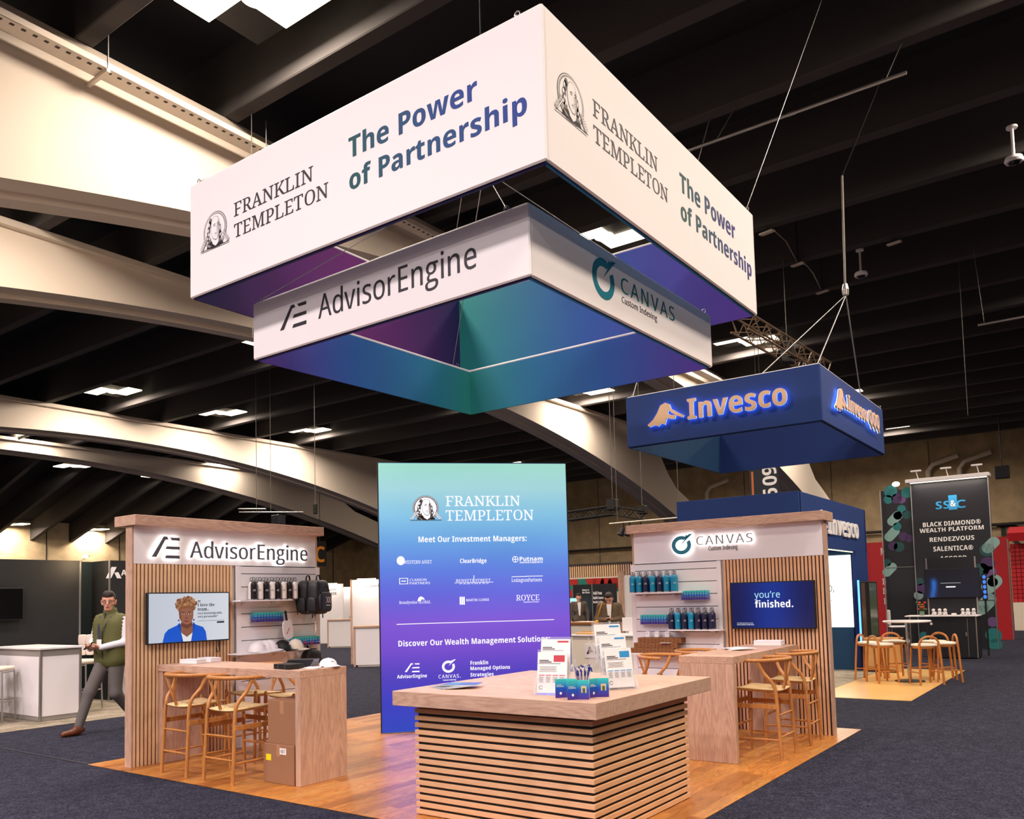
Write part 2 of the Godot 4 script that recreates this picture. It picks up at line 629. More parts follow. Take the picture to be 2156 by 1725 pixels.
func arches() -> void:
	var set_up := [[-12.9, 9.8, -22.0, 0.0067, "cream arch with a long cable tray beside the hanging signs", 1], [-20.1, 9.85, -20.0, 0.0067, "plain cream arch standing behind the arch with the cable tray", 0], [-37.0, 9.4, -20.5, 0.0075, "far cream arch with a lit top edge", 0], [-45.7, 9.85, -19.5, 0.0055, "farthest arch with the roof sloping down behind it", 0]]
	for a in set_up:
		var x: float = a[0]
		var t := thing("roof_arch", a[4], "arch", Vector3(x, 0, 0), 0.0, "pairs of roof arches")
		var b := MB.new()
		var rib := MB.new()
		var prev := []
		var n := 76
		for i in n + 1:
			var z: float = clampf(a[2] - 38.0 + 76.0 * i / n, -58.6, 26.5)
			var d: float = absf(z - a[2])
			var lo: float = maxf(0.0, a[1] - a[3] * d * d)
			var hi := lerpf(10.52, minf(10.52, lo + 1.65), smoothstep(20.0, 24.0, d))
			var now := [z, lo, hi]
			if prev and absf(prev[0] - z) > 0.01:
				var p0: float = prev[0]
				for s in [0.0, -0.9]:
					b.quad(Vector3(s, prev[1], p0), Vector3(s, lo, z), Vector3(s, hi, z), Vector3(s, prev[2], p0), Vector3(1 if s == 0.0 else -1, 0, 0))
				b.quad(Vector3(0, prev[1], p0), Vector3(0, lo, z), Vector3(-0.9, lo, z), Vector3(-0.9, prev[1], p0), Vector3(0, -1, 0))
				b.quad(Vector3(0, prev[2], p0), Vector3(0, hi, z), Vector3(-0.9, hi, z), Vector3(-0.9, prev[2], p0), Vector3(0, 1, 0))
				if lo > 0.3 and prev[1] > 0.3:
					for q in [[-0.5, -0.9]]:
						rib.quad(Vector3(q[0], prev[1] - 0.12, p0), Vector3(q[0], lo - 0.12, z), Vector3(q[1], lo - 0.12, z), Vector3(q[1], prev[1] - 0.12, p0), Vector3(0, -1, 0))
						for s in q:
							rib.quad(Vector3(s, prev[1] - 0.12, p0), Vector3(s, lo - 0.12, z), Vector3(s, lo, z), Vector3(s, prev[1], p0), Vector3(1 if s == -0.5 else -1, 0, 0))
			prev = now
		put(t, "arch_body", b, M.arch)
		put(t, "soffit_rib", rib, M.arch)
		var lip := MB.new()
		lip.box(Vector3(0.09, 10.42, a[2]), Vector3(0.2, 0.16, 40.0), 0.01)
		put(t, "top_ledge", lip, M.arch)
		if a[5] == 1:
			var tray := MB.new()
			tray.box(Vector3(0.42, 10.02, -16.0), Vector3(0.34, 0.02, 32.0))
			tray.box(Vector3(0.59, 10.06, -16.0), Vector3(0.02, 0.1, 32.0))
			tray.box(Vector3(0.25, 10.06, -16.0), Vector3(0.02, 0.1, 32.0))
			put(t, "cable_tray", tray, M.arch)
			var holes := MB.new()
			for k in 150:
				holes.box(Vector3(0.5, 10.008, -0.6 - k * 0.16), Vector3(0.05, 0.006, 0.06))
			put(t, "tray_perforation", holes, M.groove).set_meta("kind", "stuff")
			for k in 10:
				var z := -0.6 - 3.0 * k
				put(t, "tray_bracket", boxm(Vector3(0.62, 0.05, 0.06), 0.0, Vector3(0.31, 9.97, z)), M.arch)
				put(t, "hanger_rod", MB.new().tube([Vector3(0.6, 9.97, z), Vector3(0.6, 10.55, z)], 0.015, 6), M.steel)

# ---------- placing print by pixel on a panel that is already in place ----------
func lp(t: Node3D, px: float, py: float, z := 0.0) -> Vector3:
	# the point of the local plane z that the pixel looks at
	var inv := t.transform.affine_inverse()
	var o := inv * EYE
	var d := inv.basis * ray(px, py)
	return o + d * ((z - o.z) / d.z)

func ptext(t: Node3D, text: String, key: String, m: Material, z: float, px0: float, py0: float, px1: float, py1: float, depth := 0.003, called := "lettering", left := Color.WHITE, right := Color.WHITE) -> MeshInstance3D:
	var a := lp(t, px0, py0, z)
	var b := lp(t, px1, py0, z)
	var c := lp(t, px0, py1, z)
	return put(t, called, letters(text, key, b.x - a.x, c.y - a.y, depth, left, right), m, Vector3(a.x, a.y, z))

func engine_mark(w: float, h: float, depth: float) -> MB:
	var b := MB.new()
	for poly in [[[0, 0.06], [0.43, 1], [0.54, 1], [0.59, 0.87], [0.47, 0.85], [0.15, 0.06]], [[0.66, 0.97], [1, 0.97], [1, 0.83], [0.73, 0.84]], [[0.54, 0.56], [1, 0.56], [1, 0.42], [0.49, 0.43]], [[0.52, 0.15], [1, 0.15], [1, 0], [0.475, 0.01]]]:
		var q := PackedVector2Array()
		for p in poly:
			q.append(Vector2(p[0] * w, p[1] * h))
		b.prism(q, 0, depth)
	return b

func ring_mark(w: float, h: float, depth: float) -> MB:
	var b := MB.new()
	ring(b, w * 0.46, h * 0.46, w * 0.46, h * 0.46, w * 0.17, 0, depth, deg_to_rad(63), deg_to_rad(390), 44)
	b.prism(V2([[w * 0.46, h * 0.5], [w * 0.82, h * 0.98], [w, h]]), 0, depth)
	b.prism(V2([[w * 0.6, h * 0.78], [w * 0.72, h * 0.96], [w * 0.8, h * 0.9], [w * 0.66, h * 0.74]]), 0, depth)
	return b

func bird_mark(w: float, h: float, depth: float) -> MB:
	var q := PackedVector2Array()
	for p in [[300, 850], [340, 815], [370, 770], [395, 712], [430, 695], [458, 712], [470, 750], [520, 790], [555, 815], [546, 830], [512, 812], [472, 782], [450, 752], [444, 780], [470, 800], [500, 802], [492, 832], [462, 828], [438, 815], [422, 866], [396, 850], [376, 870], [350, 856], [315, 866]]:
		q.append(Vector2((p[0] - 300) / 255.0 * w, (870 - p[1]) / 175.0 * h))
	return MB.new().prism(q, 0, depth)

func portrait_mark(w: float, h: float) -> Array:
	# engraved oval medallion: long-haired bust in three-quarter view, laurel sprays, a base line; drawn in a 100 x 78 box
	# returns the pale ground and the inked lines
	var g := MB.new()
	g.xf = Transform3D(Basis.from_scale(Vector3(w / 100.0, h / 78.0, 1.0)), Vector3.ZERO)
	var b := MB.new()
	b.xf = g.xf
	var ink := Color(0.012, 0.011, 0.014)
	var mid := Color(0.16, 0.15, 0.16)
	var soft := Color(0.42, 0.4, 0.4)
	var oval := func(rx: float, ry: float) -> PackedVector2Array:
		var r := PackedVector2Array()
		for k in 48:
			var a := TAU * k / 48.0
			r.append(Vector2(50 + rx * cos(a), maxf(1.0, 38 + ry * sin(a))))
		return r
	var line := func(pts: Array, wd: float, c: Color, z: float) -> void:
		b.col = c
		for i in pts.size() - 1:
			var p0 := Vector2(pts[i][0], pts[i][1])
			var p1 := Vector2(pts[i + 1][0], pts[i + 1][1])
			var o := (p1 - p0).orthogonal().normalized() * wd / 2.0
			b.flatpoly(PackedVector2Array([p0 - o, p1 - o, p1 + o, p0 + o]), z)
	b.col = ink
	b.flatpoly(oval.call(40.0, 40.0), 0.001)
	g.flatpoly(oval.call(38.6, 38.6), 0.002)
	b.col = soft
	b.flatpoly(oval.call(37.4, 37.4), 0.003)
	b.col = mid
	b.flatpoly(oval.call(34.8, 35.4), 0.0035)
	g.flatpoly(oval.call(33.6, 34.2), 0.004)
	# coat and hair
	b.col = ink
	b.flatpoly(V2([[22, 3], [27, 14], [35, 20], [44, 12], [52, 6], [60, 8], [66, 14], [74, 10], [80, 3]]), 0.005)
	b.col = mid
	for e in [[33, 53, 5, 9], [29, 40, 6, 9], [27, 27, 6, 8], [32, 20, 6, 6], [36, 60, 5, 7], [68, 36, 4, 11], [69, 24, 5, 8], [67, 14, 5, 6]]:
		b.flatpoly(ellipse(e[0], e[1], e[2], e[3], 16), 0.0055)
	for e in [[31, 54, 2.2, 4], [27, 42, 2.6, 3.6], [30, 33, 2.4, 3], [26, 25, 2.4, 3], [33, 23, 2, 2.4], [69, 38, 1.4, 4], [70, 24, 1.8, 3]]:
		g.flatpoly(ellipse(e[0], e[1], e[2], e[3], 12), 0.0062)
	g.flatpoly(V2([[40, 20], [44, 9], [54, 3], [62, 8], [64, 16], [56, 22]]), 0.0062)
	# face
	b.col = mid
	b.flatpoly(V2([[38, 52], [41, 61], [47, 66.5], [55, 67.5], [62, 63], [66, 54], [67.5, 43], [67, 32], [64, 22], [58, 16], [51, 17], [44, 22], [39.5, 31], [38, 42]]), 0.0065)
	g.flatpoly(V2([[38.8, 52], [41.7, 60.4], [47.4, 65.7], [54.8, 66.7], [61.3, 62.3], [65.2, 53.8], [66.6, 43], [66.1, 32.2], [63.3, 22.6], [57.6, 16.9], [51.3, 17.8], [44.6, 22.6], [40.3, 31.2], [38.8, 42]]), 0.007)
	b.col = soft
	b.flatpoly(V2([[61, 58], [64.8, 52], [66, 42], [65.6, 33], [62.6, 23], [58.5, 19], [60.5, 27], [61.5, 36], [60, 45]]), 0.0075)
	line.call([[46.5, 48.6], [50, 50.4], [54, 49.6]], 1.5, ink, 0.008)
	line.call([[59, 49.6], [62, 50.6], [65.4, 48.6]], 1.5, ink, 0.008)
	line.call([[47, 45.8], [49.5, 46.8], [52.6, 45.8]], 1.3, ink, 0.008)
	line.call([[60, 45.8], [62.4, 46.6], [65, 45.6]], 1.4, ink, 0.008)
	line.call([[57.4, 46], [58.6, 38], [60.4, 34.2], [58, 32.8], [55.4, 33.6]], 0.9, mid, 0.008)
	line.call([[50.6, 29.2], [54.5, 30], [59, 29]], 1.3, ink, 0.008)
	line.call([[52, 25.6], [55, 25], [58, 25.8]], 0.8, soft, 0.008)
	line.call([[43, 24], [48, 18.6], [54, 15.6], [60, 17]], 1.0, mid, 0.008)
	for k in 6:
		line.call([[23.0 + 1.6 * k, 12.0 - 0.4 * k], [32.0 + 1.6 * k, 4.0]], 0.6, soft, 0.0085)
	# sprays
	for s in [-1.0, 1.0]:
		for k in 7:
			var c := Vector2(50 + s * (45 - k * 2.6), 3.0 + k * 3.3)
			for q in [-1.0, 1.0]:
				var dir := Vector2(s * -0.4 + q * 0.7, 0.85).normalized()
				var o := dir.orthogonal() * 2.0
				b.col = mid
				b.flatpoly(PackedVector2Array([c, c + dir * 4.5 + o, c + dir * 9.0, c + dir * 4.5 - o]), 0.009)
				g.flatpoly(PackedVector2Array([c + dir * 0.8, c + dir * 4.5 + o * 0.68, c + dir * 8.0, c + dir * 4.5 - o * 0.68]), 0.0095)
	b.col = ink
	b.flatpoly(V2([[0, 0], [100, 0], [96, 1.8], [4, 1.8]]), 0.01)
	return [g, b]

func put_portrait(t: Node3D, w: float, h: float, ground: Material, at: Vector3, rot := Vector3.ZERO) -> void:
	var pm := portrait_mark(w, h)
	var e := put(t, "portrait_emblem", pm[1], M.tint, at, rot)
	put(e, "pale_ground", pm[0], ground)

# ---------- main booth: hanging rings ----------
func lin(r: float, g: float, b: float) -> Color:
	return Color(pow(r / 255.0, 2.2), pow(g / 255.0, 2.2), pow(b / 255.0, 2.2))

func cloth_run(a: Vector3, b: Vector3, y0: float, y1: float, inward: Vector3, thick: float, stops: Array) -> MB:
	# a lining of dyed cloth from a to b, its colour changing along the run
	var m := MB.new()
	var n := 16
	for i in n:
		var p0 := a.lerp(b, float(i) / n)
		var p1 := a.lerp(b, float(i + 1) / n)
		for s in [0.0, 1.0]:
			var o: Vector3 = inward * thick * s
			var f: int = m.v.size()
			for q in [[p0, y0, i], [p1, y0, i + 1], [p1, y1, i + 1], [p0, y1, i]]:
				var t := float(q[2]) / n * (stops.size() - 1)
				var k := mini(int(t), stops.size() - 2)
				m.col = stops[k].lerp(stops[k + 1], t - k)
				m.vert(Vector3(q[0].x, q[1], q[0].z) + o, inward * (1.0 if s > 0.5 else -1.0))
			m.face(f, f + 1, f + 2)
			m.face(f, f + 2, f + 3)
		for y in [y0, y1]:
			m.quad(Vector3(p0.x, y, p0.z), Vector3(p1.x, y, p1.z), Vector3(p1.x, y, p1.z) + inward * thick, Vector3(p0.x, y, p0.z) + inward * thick, Vector3(0, -1 if y == y0 else 1, 0))
	return m

func ring_sign(t: Node3D, w: float, d: float, h: float, outer: Material, linings: Array) -> void:
	# local frame: x from -w to 0, z from -d to 0, the near corner at the origin; y from 0 to h
	var th := 0.03
	for s in [[Vector3(-w / 2, h / 2, -th / 2), Vector3(w, h, th)], [Vector3(-th / 2, h / 2, -d / 2), Vector3(th, h, d - 2 * th)], [Vector3(-w / 2, h / 2, -d + th / 2), Vector3(w, h, th)], [Vector3(-w + th / 2, h / 2, -d / 2), Vector3(th, h, d - 2 * th)]]:
		put(t, "fabric_side", boxm(s[1], 0.012, s[0]), outer)
	var a := Vector3(-th, 0, -th)
	var b := Vector3(-w + th, 0, -th)
	var c := Vector3(-w + th, 0, -d + th)
	var e := Vector3(-th, 0, -d + th)
	var y0 := -0.012
	put(t, "lining", cloth_run(a, b, y0, h - 0.02, Vector3(0, 0, -1), 0.02, linings[0]), M.tint)
	put(t, "lining", cloth_run(b, c, y0, h - 0.02, Vector3(1, 0, 0), 0.02, linings[1]), M.tint)
	put(t, "lining", cloth_run(c, e, y0, h - 0.02, Vector3(0, 0, 1), 0.02, linings[2]), M.tint)
	put(t, "lining", cloth_run(e, a, y0, h - 0.02, Vector3(-1, 0, 0), 0.02, linings[3]), M.tint)
	var f := MB.new()
	for q in [[a, b], [b, c], [c, e], [e, a]]:
		f.tube([q[0] + Vector3(0, h - 0.005, 0), q[1] + Vector3(0, h - 0.005, 0)], 0.02, 6)
	put(t, "frame_tube", f, M.white)
	for p in [Vector3(-0.25, h, -th), Vector3(-w + 0.12, h, -th), Vector3(-th, h, -d + 0.12), Vector3(-w + th, h, -d + 0.3)]:
		var r := MB.new()
		var pts := []
		for k in 9:
			pts.append(p + Vector3(cos(TAU * k / 8.0) * 0.025, 0.03 + sin(TAU * k / 8.0) * 0.025, 0))
		r.tube(pts, 0.006, 5, false)
		put(t, "eye_bolt", r, M.steel)

func main_signs() -> void:
	var teal := lin(38, 138, 132)
	var sea := lin(30, 112, 165)
	var blue := lin(34, 84, 170)
	var purple := lin(84, 44, 150)
	var navy := lin(24, 28, 88)
	var plum := lin(110, 36, 120)
	var t := thing("hanging_sign", "large square white fabric ring sign hung above a smaller ring", "hanging sign", Vector3(-3.277, 4.87, -5.108))
	ring_sign(t, 4.552, 4.521, 1.23, M.sign_white, [[navy, navy], [navy, plum, navy], [teal, blue, purple], [sea, sea]])
	var ox := 3.277
	var oy := -4.87
	var deep := Color(0.008, 0.06, 0.072)
	var royal := Color(0.016, 0.052, 0.28)
	put_portrait(t, 0.5, 0.385, M.sign_white, Vector3(-7.631 + ox, 5.305 + oy, 0.001))
	put(t, "lettering", letters("FRANKLIN", "serif", 1.195, 0.143), M.ink, Vector3(-7.06 + ox, 5.537 + oy, 0))
	put(t, "lettering", letters("TEMPLETON", "serif", 1.40, 0.145), M.ink, Vector3(-7.06 + ox, 5.315 + oy, 0))
	put(t, "slogan", letters("The Power", "sansbold", 1.47, 0.205, 0.003, deep.lerp(Color(0.012, 0.1, 0.1), 0.6), royal), M.tint, Vector3(-5.385 + ox, 5.58 + oy, 0))
	put(t, "slogan", letters("of Partnership", "sansbold", 1.94, 0.255, 0.003, deep.lerp(Color(0.012, 0.1, 0.1), 0.6), royal), M.tint, Vector3(-5.38 + ox, 5.225 + oy, 0))
	var r90 := Vector3(0, PI / 2, 0)
	put_portrait(t, 0.5, 0.385, M.sign_white, Vector3(0.001, 5.325 + oy, -5.235 + 5.108), r90)
	put(t, "lettering", letters("FRANKLIN", "serif", 1.195, 0.143), M.ink, Vector3(0, 5.55 + oy, -5.835 + 5.108), r90)
	put(t, "lettering", letters("TEMPLETON", "serif", 1.40, 0.145), M.ink, Vector3(0, 5.33 + oy, -5.835 + 5.108), r90)
	put(t, "slogan", letters("The Power", "sansbold", 1.47, 0.205, 0.003, Color(0.012, 0.09, 0.075), Color(0.02, 0.012, 0.2)), M.tint, Vector3(0, 5.57 + oy, -7.53 + 5.108), r90)
	put(t, "slogan", letters("of Partnership", "sansbold", 1.96, 0.255, 0.003, Color(0.012, 0.09, 0.075), Color(0.02, 0.012, 0.2)), M.tint, Vector3(0, 5.225 + oy, -7.525 + 5.108), r90)
	# the smaller ring, hung a little askew
	var s := thing("hanging_sign", "smaller square white fabric ring sign hung inside and below the large ring", "hanging sign", Vector3(-3.732, 4.225, -5.529), -0.014)
	ring_sign(s, 3.66, 3.66, 0.615, M.sign_white, [[navy, navy], [purple, blue, sea, teal], [teal, sea, blue, purple], [sea, sea]])
	var mk := lp(s, 590, 694)
	var mk2 := lp(s, 644.8, 632)
	put(s, "engine_emblem", engine_mark(mk2.x - mk.x, mk2.y - mk.y + 0.03, 0.003), M.ink, Vector3(mk.x, mk.y - 0.03, 0))
	put(s, "lettering", letters("AdvisorEngine", "sans", 2.04, 0.335), M.ink, Vector3(-6.332 + 3.732, 4.36 - 4.225, 0))
	var teal_ink := flat(srgb(22, 120, 140), 0.6)
	put(s, "ring_emblem", ring_mark(0.44, 0.42, 0.003), teal_ink, Vector3(0, 4.35 - 4.225, -6.51 + 5.529), r90)
	put(s, "lettering", letters("CANVAS", "sanswide", 1.16, 0.155), flat(srgb(22, 116, 120), 0.6), Vector3(0, 4.515 - 4.225, -7.045 + 5.529), r90)
	put(s, "lettering", letters("Custom Indexing", "sans", 0.74, 0.085), M.ink, Vector3(0, 4.395 - 4.225, -7.05 + 5.529), r90)
	# bridles: every corner runs to a hook over the middle, one chain up to a beam
	hang_cables("white ring sign bridle", Vector3(-5.6, 7.75, -7.4), [Vector3(-3.53, 6.13, -5.14), Vector3(-7.71, 6.13, -5.14), Vector3(-3.31, 6.13, -9.5), Vector3(-7.8, 6.13, -9.33)], "steel cable bridle fanning from a hook to the large white ring")
	hang_cables("inner", Vector3(-5.6, 6.5, -7.4), [Vector3(-3.98, 4.87, -5.56), Vector3(-7.27, 4.87, -5.6), Vector3(-3.77, 4.87, -9.05), Vector3(-7.36, 4.87, -8.9)], "steel cable bridle fanning from a hook to the smaller white ring")
	var g := thing("guy_cable", "thin steel cable rising from a corner of the large white ring to the beams", "cable", Vector3(-3.31, 6.13, -9.5))
	put(g, "wire", MB.new().tube([Vector3.ZERO, on_y(1757, -75, 10.5) - Vector3(-3.31, 6.13, -9.5)], 0.006, 5), M.steel)

func hang_cables(_id: String, hook: Vector3, ends: Array, label: String) -> void:
	var t := thing("cable_bridle", label, "cable", hook)
	for p in ends:
		put(t, "wire", MB.new().tube([Vector3.ZERO, p - hook], 0.005, 5), M.steel)
	var top := Vector3(0, 10.5 - hook.y, 0)
	put(t, "chain", MB.new().tube([Vector3(0, 0.1, 0), top], 0.008, 5), M.black_metal)
	put(t, "hook", MB.new().lathe([[0.0, -0.05], [0.05, -0.03], [0.07, 0.05], [0.05, 0.12], [0.0, 0.14]], 10), M.black_metal)

# ---------- the backlit banner ----------
func light_banner() -> void:
	var a := Vector3(-7.33, 0, -7.36)
	var b := Vector3(-5.67, 0, -9.10)
	var w := a.distance_to(b)
	var h := 3.325
	var t := thing("light_box_banner", "tall backlit banner fading from mint green to violet with white print", "banner", a, atan2(a.z - b.z, b.x - a.x))
	var grad := [srgb(168, 232, 214), srgb(168, 222, 232), srgb(134, 200, 236), srgb(104, 166, 232), srgb(92, 130, 228), srgb(96, 100, 222), srgb(122, 84, 214), srgb(112, 72, 206), srgb(74, 58, 190), srgb(44, 56, 190), srgb(30, 66, 190)]
	var tex := tex_from(8, 256, func(i: int) -> Color:
		var v := int(i / 8) / 255.0 * (grad.size() - 1)
		var k := mini(int(v), grad.size() - 2)
		return grad[k].lerp(grad[k + 1], v - k))
	M.banner = glow(Color.WHITE, 0.85, tex)
	M.banner.albedo_color = srgb(120, 120, 120)
	M.banner.albedo_texture = tex
	M.banner_white = glow(Color(1, 0.98, 1), 1.05)
	put(t, "frame", boxm(Vector3(w, h, 0.12), 0.004, Vector3(w / 2, h / 2, -0.062)), M.black_metal)
	var f := MB.new()
	f.quad(Vector3(0.012, 0.012, 0), Vector3(w - 0.012, 0.012, 0), Vector3(w - 0.012, h - 0.012, 0), Vector3(0.012, h - 0.012, 0), Vector3.BACK)
	put(t, "printed_face", f, M.banner)
	var l := AreaLight3D.new()
	l.name = "banner_light"
	l.area_size = Vector2(w - 0.1, h - 0.1)
	l.area_normalize_energy = true
	l.light_color = Color(0.62, 0.66, 1.0)
	l.light_energy = 2.2
	l.shadow_enabled = true
	l.area_range = 40.0
	add_child(l, true)
	l.transform = t.transform * Transform3D(Basis.from_euler(Vector3(0, PI, 0)), Vector3(w / 2, h / 2, 0.02))
	var wt: Material = M.banner_white
	var P := func(x: float, y: float) -> Vector2: return Vector2(760 + x / 2.828, 950 + y / 2.828)
	for q in [["FRANKLIN", "serif", 505, 328, 948, 268], ["TEMPLETON", "serif", 505, 415, 1028, 352], ["Meet Our Investment Managers:", "sansbold", 343, 555, 987, 509], ["WESTERN ASSET", "serif", 254, 672, 422, 652], ["ClearBridge", "sansbold", 590, 676, 748, 641], ["Putnam", "sansbold", 945, 656, 1082, 630], ["INVESTMENTS", "sansbold", 945, 669, 1082, 659], ["CLARION", "sans", 290, 775, 390, 761], ["PARTNERS", "sans", 290, 795, 411, 781], ["BENEFIT STREET", "serif", 565, 780, 772, 764], ["PARTNERS", "sanswide", 588, 795, 760, 788], ["LexingtonPartners", "serif", 897, 787, 1078, 758], ["Brandywine GLOBAL", "serif", 228, 917, 415, 893], ["MARTIN CURRIE", "sans", 627, 896, 763, 881], ["ROYCE", "serif", 925, 892, 1062, 857], ["Investment Partners", "sans", 968, 904, 1060, 895], ["Discover Our Wealth Management Solutions:", "sansbold", 223, 1176, 1127, 1128], ["AdvisorEngine", "sansbold", 215, 1362, 393, 1333], ["CANVAS.", "sanswide", 462, 1355, 594, 1333], ["Custom Indexing", "sansbold", 488, 1371, 567, 1360], ["Franklin", "sansbold", 652, 1274, 757, 1249], ["Managed Options", "sansbold", 652, 1313, 888, 1283], ["Strategies", "sansbold", 652, 1351, 790, 1321]]:
		var p0: Vector2 = P.call(q[2], q[3])
		var p1: Vector2 = P.call(q[4], q[5])
		ptext(t, q[0], q[1], wt, 0.001, p0.x, p0.y, p1.x, p1.y)
	var bb := func(x: float, y: float) -> Vector3:
		var p: Vector2 = P.call(x, y)
		return lp(t, p.x, p.y, 0.001)
	var e0: Vector3 = bb.call(290, 415)
	var e1: Vector3 = bb.call(480, 265)
	put_portrait(t, e1.x - e0.x, e1.y - e0.y, wt, e0)
	e0 = bb.call(260, 1320)
	e1 = bb.call(348, 1262)
	put(t, "engine_emblem", engine_mark(e1.x - e0.x, e1.y - e0.y, 0.003), wt, e0)
	e0 = bb.call(483, 1322)
	e1 = bb.call(565, 1240)
	put(t, "ring_emblem", ring_mark(e1.x - e0.x, e1.y - e0.y, 0.003), wt, e0)
	var rule := MB.new()
	for s in [[212, 1028, 1150, 1008, 0.009], [557, 784, 788, 782, 0.006], [671, 784, 674, 740, 0.0], [897, 750, 985, 746, 0.008], [980, 746, 1083, 744, 0.008], [588, 915, 596, 868, 0.0], [599, 915, 607, 868, 0.0], [610, 915, 618, 868, 0.0], [228, 793, 232, 757, 0.0], [276, 793, 280, 757, 0.0], [228, 759, 280, 758, 0.007], [228, 792, 280, 791, 0.007], [240, 778, 268, 772, 0.012]]:
		var c0: Vector3 = bb.call(s[0], s[1])
		var c1: Vector3 = bb.call(s[2], s[3])
		rule.box(Vector3((c0.x + c1.x) / 2, (c0.y + c1.y) / 2, 0.001), Vector3(absf(c1.x - c0.x), s[4] if s[4] > 0.0 else absf(c1.y - c0.y), 0.003))
	put(t, "rule", rule, wt)
	var c: Vector3 = bb.call(237, 653)
	put(t, "round_emblem", MB.new().prism(ellipse(0, 0, 0.05, 0.055), 0, 0.003), wt, c)
	c = bb.call(919, 645)
	var globe := MB.new()
	ring(globe, 0, 0, 0.04, 0.04, 0.008, 0, 0.003)
	globe.box(Vector3(0, 0, 0.0015), Vector3(0.008, 0.08, 0.003))
	globe.box(Vector3(0, 0, 0.0015), Vector3(0.08, 0.008, 0.003))
	put(t, "globe_emblem", globe, wt, c)
	c = bb.call(358, 882)
	put(t, "swoosh_emblem", MB.new().prism(V2([[-0.045, -0.02], [-0.03, 0.02], [0.0, 0.035], [0.035, 0.015], [0.045, -0.01], [0.01, -0.002], [-0.015, -0.03]]), 0, 0.003), wt, c)

# ---------- booth floor ----------
func booth_floor() -> void:
	var t := thing("plank_flooring", "honey brown wood plank flooring under the main booth", "flooring", Vector3(-5.58, 0, -7.335))
	var x0 := -8.69
	var z0 := -10.17
	var z1 := -4.5
	put(t, "underlay", boxm(Vector3(6.2, 0.002, 5.66), 0.0, Vector3(0, 0.001, 0)), M.black)
	var wdt := 0.1243
	var lens := {}
	for r in 50:
		var z := z1
		var first := true
		while z > z0 + 0.02:
			var q := int(rng.randi_range(0, 4))
			var ln: float = 0.9 + 0.25 * q
			if first:
				ln *= rng.randf_range(0.3, 1.0)
			first = false
			ln = snappedf(minf(ln, z - z0), 0.05)
			if z - ln - z0 < 0.3:
				ln = z - z0
			var key := "%.3f" % ln
			if not lens.has(key):
				lens[key] = boxm(Vector3(wdt - 0.0012, 0.004, ln - 0.0012), 0.0006).mesh()
			var o := put(t, "plank", lens[key], M["plank_%d" % rng.randi_range(0, 5)], Vector3(x0 + wdt * (r + 0.5) + 5.58, 0.004, z - ln / 2 + 7.335))
			o.rotation.y = PI if rng.randf() < 0.5 else 0.0
			z -= ln

# ---------- paint into an image (screens are flat print) ----------
func paint(im: Image, poly: PackedVector2Array, c: Color) -> void:
	var lo := poly[0]
	var hi := poly[0]
	for p in poly:
		lo = lo.min(p)
		hi = hi.max(p)
	for y in range(maxi(0, int(lo.y)), mini(im.get_height(), int(hi.y) + 2)):
		for x in range(maxi(0, int(lo.x)), mini(im.get_width(), int(hi.x) + 2)):
			if Geometry2D.is_point_in_polygon(Vector2(x + 0.5, y + 0.5), poly):
				im.set_pixel(x, y, c)

